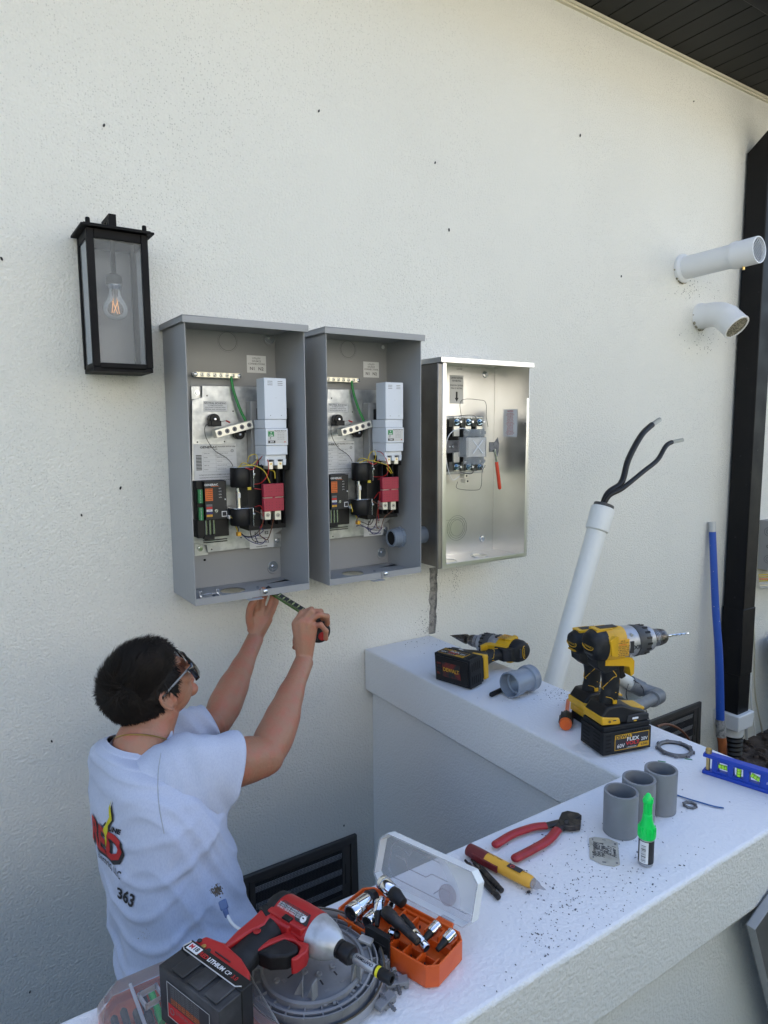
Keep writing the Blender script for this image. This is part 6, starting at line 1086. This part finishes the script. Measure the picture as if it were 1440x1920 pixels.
# ================================================================ THE MAN
M['seam'] = mat('shirt_seam', (.36, .39, .44), .9)
M['redshirt'] = mat('red_print', (.42, .02, .02), .7); M['flash'] = mat('yellow_print', (.55, .50, .02), .7)
M['tapeg'] = mat('lime_tape_edge', (.05, .11, .012), .4)
M['tapen'] = mat('tape_numerals', (.60, .66, .30), .5)
def skin_mat():
    m = mat('skin', (.36, .178, .108), .48, bump=(130, .5, .0025), var=(30, (.40, .155, .095), .42, .62)); b = m.node_tree.nodes['Principled BSDF']
    b.inputs['Subsurface Weight'].default_value = .12; b.inputs['Subsurface Radius'].default_value = (.01, .004, .002); b.inputs['Subsurface Scale'].default_value = .5; return m
M['skin'] = skin_mat()
M['shirt'] = mat('heather_shirt', (.50, .55, .68), .9, bump=(700, .35, .0008), var=(420, (.45, .50, .64), .42, .62), stretch=(1, 1, .35))
M['jeans'] = mat('dark_work_trousers', (.05, .06, .08), .9, bump=(500, .3, .001)); M['hair'] = mat('dark_brown_hair', (.008, .0055, .0042), .6, var=(40, (.014, .009, .006), .45, .7), spec=.25)
M['boot'] = mat('brown_boot', (.08, .05, .03), .6); M['stainc'] = mat('brown_stain', (.20, .16, .11), .9)
PO = V((.36, -.50, 0)); man = thing('person', 'man in a light grey printed t-shirt reaching up under the left box, seen from behind', 'person', PO)
HC = Dp(281, 1287, 1.53); hf = V((math.cos(rad(34))*math.cos(rad(12)), math.cos(rad(34))*math.sin(rad(12)), math.sin(rad(34)))); HT = frame(HC, hf, z=Z3) @ Matrix.Scale(.895, 4)
NB = Dp(268, 1402, 1.50)
SR, ER, WR = Dp(352, 1440, 1.44), Dp(497, 1418, 1.58), Dp(571, 1238, 1.80)
SL, EL, WL = Dp(318, 1400, 1.68), Dp(408, 1352, 1.76), Dp(479, 1196, 1.975)
b = MB(); b.T = Matrix.Translation(-PO); k_ = 'skin'
def E3(c, r, T=HT, rot=None): b.ell((0, 0, 0), r, k_, T @ Matrix.Translation(c) @ (rot or I4), n=28, k=18)
E3((-.008, 0, .022), (.098, .077, .092)); E3((.030, 0, -.022), (.062, .062, .078)); E3((.030, 0, -.070), (.052, .050, .036), rot=Matrix.Rotation(rad(-12), 4, 'Y')); E3((.070, 0, -.094), (.020, .024, .017)); E3((-.01, 0, -.03), (.065, .062, .06))
E3((.083, 0, .012), (.014, .045, .010)); E3((.093, 0, -.022), (.012, .010, .022), rot=Matrix.Rotation(rad(18), 4, 'Y')); E3((.104, 0, -.036), (.012, .012, .010)); E3((.088, 0, -.062), (.010, .020, .007)); E3((.085, 0, -.072), (.010, .018, .008)); E3((.066, .038, -.030), (.020, .020, .018)); E3((.066, -.038, -.030), (.020, .020, .018))
for s in (-1, 1):
    Te = HT @ Matrix.Translation((-.006, s*.076, -.018)) @ Matrix.Rotation(s*rad(-22), 4, 'Z') @ Matrix.Rotation(rad(-10), 4, 'Y')
    b.ell((0, 0, 0), (.016, .006, .027), k_, Te, n=18, k=12); pts = [Te @ V((math.cos(q)*.017-.001, s*.007, math.sin(q)*.029+.002)) for q in [rad(a) for a in range(-60, 245, 20)]]; b.tube(pts, [.0042]*len(pts), k_, 10); b.ell((.006, s*.002, -.026), (.007, .005, .008), k_, Te, n=12, k=8)
up = HT @ V((-.028, 0, -.055)); b.tube(catmull([up, up.lerp(NB, .5), NB, NB+V((.0, 0, -.08))], 4), [.057, .056, .056, .055, .056, .057, .059, .062, .066, .072, .08, .09, .10], k_, 28)
# trunk, shoulders, legs (mostly under clothing)
PV = Dp(365, 1860, 1.47); b.tube(catmull([NB+V((0, 0, -.03)), NB.lerp(PV, .35), NB.lerp(PV, .7), PV, PV+V((.01, 0, -.05))], 4), .082, k_, 24, ell=[(.9, 1.45)]*17, up=(1, 0, 0))
b.tube([SL+V((0, 0, -.03)), (SL+SR)/2+V((.0, 0, -.05)), SR+V((.01, 0, -.03))], [.045, .055, .045], k_, 20)
def limb(P, R, n=26, ell=None, k=6):
    c = catmull(P, k); m = len(c); r = []
    for i in range(m): f = i/(m-1)*(len(R)-1); a = int(min(f, len(R)-2)); u = f-a; u = u*u*(3-2*u); r.append(R[a]*(1-u)+R[a+1]*u)
    b.tube(c, r, k_, n)
up_v = (WR-ER).normalized()
limb([SR, SR.lerp(ER, .5)+V((0, 0, -.004)), ER], [.050, .054, .057, .052, .046]); b.ell(ER, (.044, .045, .044), k_, n=20, k=12); b.ell(ER+(ER-SR).normalized()*.014+V((0, 0, -.016)), (.022, .022, .022), k_, n=14, k=8)
limb([ER, ER.lerp(WR, .30)+V((.003, 0, -.004)), ER.lerp(WR, .65), WR], [.043, .047, .044, .035, .027, .0255])
limb([SL, SL.lerp(EL, .5), EL], [.048, .048, .045, .040]); b.ell(EL, (.038, .038, .038), k_, n=20, k=12)
limb([EL, EL.lerp(WL, .30), EL.lerp(WL, .65), WL], [.039, .045, .042, .033, .026, .0245])
for s, hp in ((-1, -.10), (1, .10)):
    hip = PV+V((.0, hp, -.02)); knee = V((hip.x+.16, hip.y+s*.02*1, .085)); ank = V((knee.x-.40, knee.y, .07)); limb([hip, hip.lerp(knee, .5), knee], [.085, .08, .065, .055]); limb([knee, knee.lerp(ank, .4), ank], [.055, .055, .045, .035])
# hands
def hand(wr, palm, fingers, thumb, pr=.016):
    # palm: rows of points; fingers: lists of joints
    for q in palm: b.tube([wr]+[q[0]], [.021, q[1]], k_, 14); b.ell(q[0], (q[1],)*3, k_, n=12, k=8)
    for i in range(len(palm)-1): b.tube([palm[i][0], palm[i+1][0]], [palm[i][1]*.95, palm[i+1][1]*.95], k_, 12); mid = wr.lerp(palm[i][0], .5).lerp(wr.lerp(palm[i+1][0], .5), .5); b.ell(mid, (.016, .016, .018), k_, n=12, k=8)
    for f, r in fingers:
        c = []
        for i in range(len(f)-1): c += [f[i], f[i].lerp(f[i+1], .5)]
        c.append(f[-1]); m = len(c); b.tube(c, [r*(1.08 if i % 2 == 0 else .97)*(1-.16*i/(m-1)) for i in range(m)], k_, 12); b.ell(f[-1], (r*.84,)*3, k_, n=12, k=8)
        for j in f[1:-1]: b.ell(j, (r*1.02,)*3, k_, n=12, k=8)
    c = thumb[0]; b.tube(catmull(c, 4), [thumb[1]*1.35]+[thumb[1]]*(4*(len(c)-1)), k_, 12); b.ell(c[-1], (thumb[1]*.98,)*3, k_, n=12, k=8)
d0 = 1.795
hand(WR, [(Dp(555, 1170, d0), .0125), (Dp(566, 1166, d0-.005), .013), (Dp(578, 1168, d0-.003), .0125), (Dp(588, 1175, d0+.005), .0115)],
     [([Dp(554, 1168, d0), Dp(566, 1149, d0+.012), Dp(584, 1143, d0+.032), Dp(592, 1152, d0+.05)], .0092), ([Dp(566, 1164, d0), Dp(583, 1146, d0+.004), Dp(601, 1147, d0+.030), Dp(606, 1160, d0+.045)], .0094),
      ([Dp(578, 1166, d0), Dp(598, 1152, d0+.002), Dp(613, 1156, d0+.018), Dp(614, 1170, d0+.036)], .0090), ([Dp(588, 1174, d0+.005), Dp(601, 1171, d0-.004), Dp(611, 1183, d0+.004), Dp(611, 1198, d0+.016)], .0082)],
     ([Dp(556, 1215, d0+.01), Dp(556, 1195, d0+.035), Dp(570, 1172, d0+.055), Dp(584, 1162, d0+.065)], .0098))
d1 = 1.975
hand(WL, [(Dp(480, 1150, d1), .0125), (Dp(490, 1148, d1+.004), .0125), (Dp(499, 1152, d1+.004), .012), (Dp(504, 1162, d1), .0115)],
     [([Dp(480, 1150, d1), Dp(481, 1128, d1+.004), Dp(486, 1112, d1+.005), Dp(494, 1104, d1)], .0088), ([Dp(490, 1148, d1), Dp(493, 1126, d1+.004), Dp(500, 1111, d1+.002), Dp(507, 1108, d1-.008)], .0090),
      ([Dp(499, 1151, d1), Dp(506, 1134, d1-.004), Dp(511, 1118, d1-.006), Dp(513, 1110, d1-.012)], .0086), ([Dp(505, 1160, d1-.003), Dp(512, 1145, d1-.008), Dp(518, 1130, d1-.012), Dp(520, 1120, d1-.012)], .0078)],
     ([Dp(472, 1182, d1-.008), Dp(467, 1160, d1-.022), Dp(470, 1138, d1-.030), Dp(479, 1124, d1-.030)], .0108))
body = b.build('body', man)
rm = body.modifiers.new('remesh', 'REMESH'); rm.mode = 'VOXEL'; rm.voxel_size = .0027; rm.use_smooth_shade = True
sm = body.modifiers.new('smooth', 'SMOOTH'); sm.factor = .5; sm.iterations = 7
# ---- hair
ht = MB(); random.seed(11); ht.T = Matrix.Translation(-PO)
cr = V((.098, .077, .092)); cc = V((-.008, 0, .022))
def hairy(d):   # d: unit direction in head space
    p = V((d.x*cr.x, d.y*cr.y, d.z*cr.z))+cc
    if p.z > .040: return p.x < .084+.12*(p.z-.075)
    if p.x > .045: return p.z > .018 and p.x < .064
    if p.x > .012: return p.z > -.002 or (p.x < .030 and p.z > -.022)
    if p.x > -.024: return p.z > .010
    return p.z > -.062-.10*(p.x+.06)
N_ = 0
vs, fs = [], []; KU, KV = 44, 26
for i in range(KV+1):
    th = math.pi*i/KV
    for j in range(KU): q = 2*math.pi*j/KU; d = V((math.sin(th)*math.cos(q), math.sin(th)*math.sin(q), math.cos(th))); g_ = 1.05 if hairy(d) else .93; vs.append(HT @ (V((d.x*cr.x*g_, d.y*cr.y*g_*1.02, d.z*cr.z*g_))+cc))
for i in range(KV):
    for j in range(KU): fs.append((i*KU+j, (i+1)*KU+j, (i+1)*KU+(j+1) % KU, i*KU+(j+1) % KU))
ht.add(vs, fs, 'hair')
while N_ < 12000:
    d = V((random.gauss(0, 1), random.gauss(0, 1), random.gauss(0, 1))).normalized()
    if not hairy(d): continue
    N_ += 1; p = V((d.x*cr.x, d.y*cr.y, d.z*cr.z))*1.04+cc; nr = V((d.x/cr.x, d.y/cr.y, d.z/cr.z)).normalized()
    top = max(0, min(1, (p.z-.03)/.08)); flow = V((1.0, 0, .1)) if p.z > .03 else V((-.15, 0, -1.0))
    if p.x < -.05: flow = V((-.1, 0, -1))*(1-top)+V((.4, .2, .2))*top
    nz = V((noise.noise(p*22), noise.noise(p*22+V((7, 1, 3))), noise.noise(p*22+V((2, 9, 5)))))
    flow = (flow+nz*1.1+V((random.gauss(0, .22), random.gauss(0, .22), random.gauss(0, .22)))); flow = (flow-nr*flow.dot(nr)).normalized()
    ln = random.uniform(.014, .027)*(1+.6*top); lift = .22+.42*random.random()+(.75 if (p.x > .05 and p.z > .04) else 0)+.2*top
    if p.z < -.03: ln *= .7; lift *= .7
    dd = (flow+nr*lift).normalized(); w_ = dd.cross(nr).normalized()*random.uniform(.0006, .0013); a, m_, e = p, p+dd*ln*.55, p+dd*ln*.8+flow*ln*.25-nr*ln*.05
    ht.add([HT @ (a-w_), HT @ (a+w_), HT @ (m_+w_*.8), HT @ (m_-w_*.8), HT @ e], [(0, 1, 2, 3), (3, 2, 4)], 'hair', False)
ht.build('hair', man)
# ---- sunglasses, necklace
t = thing('sunglasses', 'dark sunglasses with grey temple arms worn by the man', 'sunglasses', HT)
for s in (-1, 1): b = MB(); b.tube(catmull([(-.012, s*.082, .002), (.02, s*.082, .004), (.090, s*.078, .004)], 5), .0019, 'pvc', 8, ell=[(1.5, .6)]*11, up=(0, 0, 1)); b.tube([(-.012, s*.082, .002), (-.024, s*.080, -.012)], .0026, 'blk', 8); b.build('temple_arm', t)
b = MB()
for s in (-1, 1):
    vs = []; fs = []
    for i in range(9):
        for j in range(7):
            u, v = i/8, j/6; y = s*(.008+.078*min(u, .85)/.85); z = .018-.050*v-(.006*abs(v-.5)*2)*(1 if u > .8 else 0); x = .108-.016*u*u-.030*max(0, u-.75)**1*4*.5-.010*(v-.5)**2; vs.append((x, y, z+(-.004*(u) if v < .5 else .006*u)))
    for i in range(8):
        for j in range(6): fs.append((i*7+j, (i+1)*7+j, (i+1)*7+j+1, i*7+j+1))
    b.add(vs, fs, 'lens')
b.build('lens', t, solid=.003)
b = MB(); b.tube(catmull([(.090, -.078, .012), (.106, -.035, .018), (.108, 0, .012), (.106, .035, .018), (.090, .078, .012)], 5), .0022, 'blk', 8); b.build('brow_bar', t)
b = MB(); nd = (NB-up).normalized(); ct = frame(NB-nd*.012, nd, y=(0, 1, 0)); c = [ct @ V((.010*math.cos(q*1)+.004, math.cos(q)*.068, math.sin(q)*.064)) for q in [2*math.pi*i/60 for i in range(60)]]; b.tube([p-NB for p in c], .0016, 'gold', 6, closed=True)
tag(b.build('necklace'), 'thin gold chain around the back of the man\'s neck', 'necklace').location = NB
# ---- shirt
ringc = [(Dp(262, 1394, 1.505), .064, .068, -.30), (Dp(262, 1401, 1.505), .074, .080, -.28), (Dp(268, 1410, 1.50), .088, .112, -.22), (Dp(276, 1424, 1.50), .098, .146, -.16), (Dp(286, 1454, 1.50), .108, .172, -.10), (Dp(294, 1505, 1.49), .114, .178, -.05), (Dp(302, 1560, 1.49), .116, .178, 0), (Dp(312, 1610, 1.48), .116, .174, 0), (Dp(324, 1660, 1.48), .118, .172, 0), (Dp(340, 1710, 1.47), .122, .172, 0), (Dp(353, 1760, 1.47), .127, .174, 0), (Dp(364, 1810, 1.47), .130, .176, 0), (Dp(372, 1870, 1.47), .132, .178, 0)]
ff = V((.985, .17, 0)).normalized(); fl = Z3.cross(ff)
DR = [(.985, .115, .05, .0065), (.935, .12, .07, .0080), (.880, .125, .075, .0085), (.825, .13, .08, .0080), (.765, .13, .085, .0085), (.705, .135, .08, .0075), (.650, .12, .06, .006)]
def drape(p):
    s_ = (p-PO).dot(V((.835, -.55, 0))); o = 0
    for i, (z0, w0, dp, am) in enumerate(DR):
        u = (s_-.01-.02*math.sin(i*2.3))/w0; zc_ = z0-dp*(1-u*u)+.10*s_+.012*noise.noise(V((s_*12, i*3.1, 0))); d_ = (p.z-zc_)/.0095; o += 1.45*am*math.exp(-d_*d_)*max(0, 1-abs(u)**3*.8)*(.6+.7*noise.noise(V((s_*9, i*7.7, 2)))) if abs(u) < 1.3 else 0
    return o
def fold(p, q, kk):
    a = V((p.x*4, p.y*4, p.z*4)); s_ = p.z*.75+p.x*.9+p.y*.4
    w1 = 1-abs(noise.noise(V((s_*13+2*noise.noise(a*.9), p.y*3.0, p.x*2.5+kk))))*2.4
    w2 = 1-abs(noise.noise(V((p.x*9+p.y*7+2.2*noise.noise(a*1.2+V((3, 3, 3))), s_*3.2, kk+4))))*2.2
    return .0085*w1+.0065*w2+.003*noise.noise(a*3)+(drape(p) if kk == 0 else 0)
NU = 180; sub = 16; rows = []
C_ = catmull([r[0] for r in ringc], sub); A_ = []
for i in range(len(C_)):
    f = min(i/sub, len(ringc)-1.0001); a = int(f); u = f-a; u = u*u*(3-2*u); g0, g1 = ringc[a], ringc[a+1]; A_.append((g0[1]*(1-u)+g1[1]*u, g0[2]*(1-u)+g1[2]*u, g0[3]*(1-u)+g1[3]*u, f/(len(ringc)-1)))
vs, fs = [], []
for c, (ra, rb, tl, f) in zip(C_, A_):
    for j in range(NU):
        q = 2*math.pi*j/NU; cq, sq = math.cos(q), math.sin(q); e = .86; x = math.copysign(abs(cq)**e, cq)*ra; y = math.copysign(abs(sq)**e, sq)*rb
        p = c+ff*x+fl*y+Z3*(x*tl*-1*-1); amp = max(0, min(1, (f-.12)/.2)); amp *= 1-.55*max(0, -cq)*max(0, min(1, 1.4-abs(f-.5)*5)); nr = (ff*cq+fl*sq); p = p+nr*fold(p, q, 0)*amp; vs.append(p)
for i in range(len(C_)-1):
    for j in range(NU): fs.append((i*NU+j, i*NU+(j+1) % NU, (i+1)*NU+(j+1) % NU, (i+1)*NU+j))
sh = MB(); sh.T = Matrix.Translation(-PO); sh.add(vs, fs, 'shirt')
def sleeve(P, S, upv, kk, hem=.006):
    c = catmull(P, 10); m = len(c); vs = []; fs = []; NS = 90; t_ = [(c[min(i+1, m-1)]-c[max(i-1, 0)]).normalized() for i in range(m)]
    for i in range(m):
        f = i/(m-1)*(len(S)-1); a = min(int(f), len(S)-2); u = f-a; ra = S[a][0]*(1-u)+S[a+1][0]*u; rb = S[a][1]*(1-u)+S[a+1][1]*u; ax_ = (upv-t_[i]*upv.dot(t_[i])).normalized(); bx = t_[i].cross(ax_)
        for j in range(NS):
            q = 2*math.pi*j/NS; cq, sq = math.cos(q), math.sin(q); nr = ax_*cq+bx*sq; p = c[i]+ax_*cq*ra+bx*sq*rb; ff_ = i/(m-1); s_ = fold(p*1.3+V((kk, 0, 0)), q, kk)*.9*(.35+.65*min(1, ff_*3)); s_ += .0012 if i > m-4 else 0; vs.append(p+nr*s_)
    for i in range(m-1):
        for j in range(NS): fs.append((i*NS+j, i*NS+(j+1) % NS, (i+1)*NS+(j+1) % NS, (i+1)*NS+j))
    sh.add(vs, fs, 'shirt')
hemR = Dp(421, 1457, 1.485)
sleeve([Dp(285, 1452, 1.49), Dp(315, 1457, 1.46), Dp(350, 1456, 1.45), Dp(388, 1455, 1.455), hemR], [(.052, .075), (.072, .078), (.080, .068), (.084, .060), (.086, .057)], Z3+V((.15, 0, 0)), 2.0)
sleeve([SL+V((-.03, 0, 0)), SL.lerp(EL, .25), SL.lerp(EL, .55)+V((0, 0, -.004)), SL.lerp(EL, .80)+V((0, 0, -.006))], [(.062, .062), (.066, .062), (.062, .058), (.060, .055)], Z3, 5.0)
cl = [p for p in [C_[0]+ff*(math.copysign(abs(math.cos(q))**.86, math.cos(q))*.064)+fl*(math.copysign(abs(math.sin(q))**.86, math.sin(q))*.068)+Z3*(math.copysign(abs(math.cos(q))**.86, math.cos(q))*.064*.30) for q in [2*math.pi*i/60 for i in range(60)]]]; sh.tube(cl, .0042, 'shirt', 8, closed=True, ell=[(2.0, .6)]*60, up=(0, 0, 1))
shirt = sh.build('shirt', man, solid=.0022, ang=80)
# seams
bpy.context.view_layer.update()
tv = [V(v) for v in sh.v]; tree = BVHTree.FromPolygons([v+PO for v in sh.v], sh.f)
def onshirt(o, d, off=.0022):
    h = tree.ray_cast(o, d); return None if h[0] is None else h[0]-d.normalized()*off
b = MB(); b.T = Matrix.Translation(-PO)
vd = V((.75, .45, -.1)).normalized()
def camhit(u, v, off=.0014): return onshirt(CAM, ray(u, v).normalized(), off)
for pl in ([(302, 1412), (297, 1445), (296, 1480), (299, 1515), (305, 1548), (308, 1563)],):
    pts = [camhit(*q) for q in catmull([V((*q, 0)) for q in pl], 6)] if False else [camhit(q.x, q.y) for q in catmull([V((u, v, 0)) for u, v in pl], 6)]
    pts = [p for p in pts if p]; 
    if len(pts) > 3: b.tube(pts, .0011, 'seam', 6)
b.build('seam', shirt)
# print on the back of the shirt
def decal(name, draw, m=None):
    q = MB(); draw(q); bm = bmesh.new()
    vsb = [bm.verts.new(v) for v in q.v]
    fmap = []
    for f, mi in zip(q.f, q.m):
        try: fa = bm.faces.new([vsb[k] for k in f]); fa.material_index = mi
        except ValueError: pass
    bmesh.ops.triangulate(bm, faces=bm.faces[:])
    for _ in range(3):
        ed = [e for e in bm.edges if e.calc_length() > .007]
        if ed: bmesh.ops.subdivide_edges(bm, edges=ed, cuts=1); bmesh.ops.triangulate(bm, faces=bm.faces[:])
    bm.verts.ensure_lookup_table(); dirx = V((1, .17, 0)).normalized(); bad = []
    for v in bm.verts:
        y, z, dz = v.co.x, v.co.y, v.co.z; o = V((.0, 0, z))+fl*(-y)+ff*(-.4)+BC; h = onshirt(o, ff, .0034+dz)
        if h is None: bad.append(v)
        else: v.co = h-PO
    bmesh.ops.delete(bm, geom=bad, context='VERTS'); me = bpy.data.meshes.new(name); bm.to_mesh(me); bm.free()
    for k in q.mats: me.materials.append(M[k])
    o = bpy.data.objects.new(name, me); COL.objects.link(o); o.parent = shirt; return o
BC = V((ringc[6][0].x, ringc[6][0].y, 0))
hit = camhit(230, 1598); zc = hit.z if hit else .9; yr = -(hit-BC).dot(fl) if hit else .1     # right end of the printed word
hit2 = camhit(250, 1690); zc2 = hit2.z if hit2 else .8; yr2 = -(hit2-BC).dot(fl) if hit2 else .1
h3 = camhit(200, 1535); zb_ = h3.z if h3 else 1.0
def TT(x, y, dz=0): return Matrix.Translation((x, y, dz))
def d1_(q):
    q.text('RED', .078, TT(yr+.004, zc-.005), 'ink', align='RIGHT', bold=.07, sx=.95, shear=.12)
    q.text('RED', .078, TT(yr, zc, .0008), 'redshirt', align='RIGHT', bold=.035, sx=.95, shear=.12)
    q.text('Electric, LLC', .021, TT(yr+.008, zc-.044), 'ink', align='RIGHT', bold=.01, sx=1.0); q.text('ARLINE', .015, TT(yr-.006, zc+.040), 'ink', align='RIGHT', bold=.05, sx=1.1, shear=.3)
    q.text('363', .036, TT(yr2+.004, zc2), 'ink', align='RIGHT', bold=.03, shear=.2)
def d2_(q):
    x = yr-.048; z0 = zc+.030; T = TT(x, z0, .0006); k = .62
    for m_, dx, dz_ in (('ink', .005, 0), ('flash', 0, .0006)):
        P = [(.022, .110), (.018, .090), (.026, .065), (.030, .045), (.012, .020), (.016, 0), (-.004, -.06), (-.004, -.012), (-.016, -.004), (.004, .030), (.016, .052), (.010, .080)]
        for i in range(5): a, c2, d2, e2 = P[i], P[i+1], P[len(P)-2-i], P[len(P)-1-i]; q.add([T @ V((p_[0]*k+dx, p_[1]*k, dz_)) for p_ in (a, c2, d2, e2)], [(0, 3, 2, 1)], m_, False)
decal('back_print', d1_); decal('flash_print', d2_)
def stain(u, v, n, s, ln):
    random.seed(int(u)); q = MB(); q.T = Matrix.Translation(-PO)
    for i in range(n):
        a = camhit(u+random.gauss(0, s), v+random.gauss(0, s*1.1)); c = camhit(u+random.gauss(0, s), v+random.gauss(0, s*1.1))
        if a: r_ = random.uniform(.0008, ln); w1 = CR*r_; w2 = CD*r_*random.uniform(.7, 1.8); q.add([a-w1, a-w2, a+w1, a+w2], [(0, 1, 2, 3)], 'stainc', False)
    return q
q = stain(405, 1672, 150, 4.6, .0030); q.build('stain', shirt); q = stain(272, 1752, 30, 6, .0018); q.build('stain', shirt)
# trousers and boots (in the well, hidden behind the low wall)
b = MB(); b.T = Matrix.Translation(-PO); b.tube([PV+V((0, 0, .12)), PV+V((0, 0, .02)), PV+V((.02, 0, -.08))], [.118, .125, .12], 'jeans', 32, ell=[(1.0, 1.42)]*3, up=(1, 0, 0)); k_ = 'jeans'
for s, hp in ((-1, -.10), (1, .10)): hip = PV+V((.0, hp, -.02)); knee = V((hip.x+.16, hip.y+s*.02, .085)); ank = V((knee.x-.40, knee.y, .07)); limb([hip, hip.lerp(knee, .5), knee], [.10, .095, .08, .072]); limb([knee, knee.lerp(ank, .4), ank], [.072, .07, .06, .055])
b.build('trousers', man)
for s, hp in ((-1, -.10), (1, .10)):
    x = PV.x+.16-.42; y = PV.y+hp+s*.02; b = MB(); b.T = Matrix.Translation(-PO); b.tube([(x+.04, y, .075), (x-.02, y, .07), (x-.06, y, .12-.05), (x-.07, y, .02)], [.052, .055, .05, .035], 'boot', 18); b.build('boot', man)
# ---- tape measure
TB = Dp(597, 1182, 1.862); t = thing('tape_measure', 'black tape measure in the man\'s right hand, blade stretched to the box', 'tape measure', TB); tx = (Dp(566, 1146, 1.83)-Dp(516, 1118, 1.965)).normalized(); FT = frame(V((0, 0, 0)), CR+CF*.35, z=Z3)
b = MB(); pl = [(math.cos(q)*.031, math.sin(q)*.032) for q in [2*math.pi*i/24 for i in range(24)]]; b.prism(pl, FT @ XZ, -.016, .016, 'rub'); b.build('case', t, bevel=.006, seg=3)
b = MB(); b.prism([(math.cos(q)*.012+.008, math.sin(q)*.012-.012) for q in [2*math.pi*i/24 for i in range(24)]], FT @ XZ, -.0172, .0172, 'redp'); b.build('side_cover', t, bevel=.001)
a0, a1 = Dp(514, 1108, 1.985), Dp(531, 1116, 1.945); A0, A1, B0, B1 = Dp(503, 1098, 2.0), Dp(493, 1106, 1.99), Dp(578, 1144, 1.83), Dp(567, 1153, 1.825)
q = MB(); q.T = Matrix.Translation(-TB); nn = (B0-A0).cross(A1-A0).normalized(); nn = nn if nn.dot(CF) < 0 else -nn; N1 = 14
for i in range(N1):
    f0, f1 = i/N1, (i+1)/N1
    for g0, g1, m_ in ((0, .74, 'ink'), (.74, 1, 'tapeg')):
        P4 = [A0.lerp(B0, f0).lerp(A1.lerp(B1, f0), g0), A0.lerp(B0, f1).lerp(A1.lerp(B1, f1), g0), A0.lerp(B0, f1).lerp(A1.lerp(B1, f1), g1), A0.lerp(B0, f0).lerp(A1.lerp(B1, f0), g1)]
        q.add(P4+[p-nn*.0006 for p in P4], [(0, 1, 2, 3), (7, 6, 5, 4), (0, 4, 5, 1), (1, 5, 6, 2), (2, 6, 7, 3), (3, 7, 4, 0)], m_, False)
bd = q.build('blade', t); q = MB(); q.T = Matrix.Translation(-TB)
for i, s_ in enumerate(('3', '4', '5', '6', '7', '8', '9', '10')):
    f = .12+.115*i; c = A0.lerp(B0, f).lerp(A1.lerp(B1, f), .34)+nn*.0006; T = frame(c, B0-A0, z=nn); q.text(s_, .0135, T, 'tapen', bold=.03)
for i in range(60):
    f = .05+.015*i; c = A0.lerp(B0, f).lerp(A1.lerp(B1, f), .68 if i % 4 else .60)+nn*.0005; T = frame(c, B0-A0, z=nn); q.box((-.0002, -.004 if i % 4 == 0 else -.002, 0), (.0002, .002, .0001), 'tapen', T)
q.build('numerals', bd)
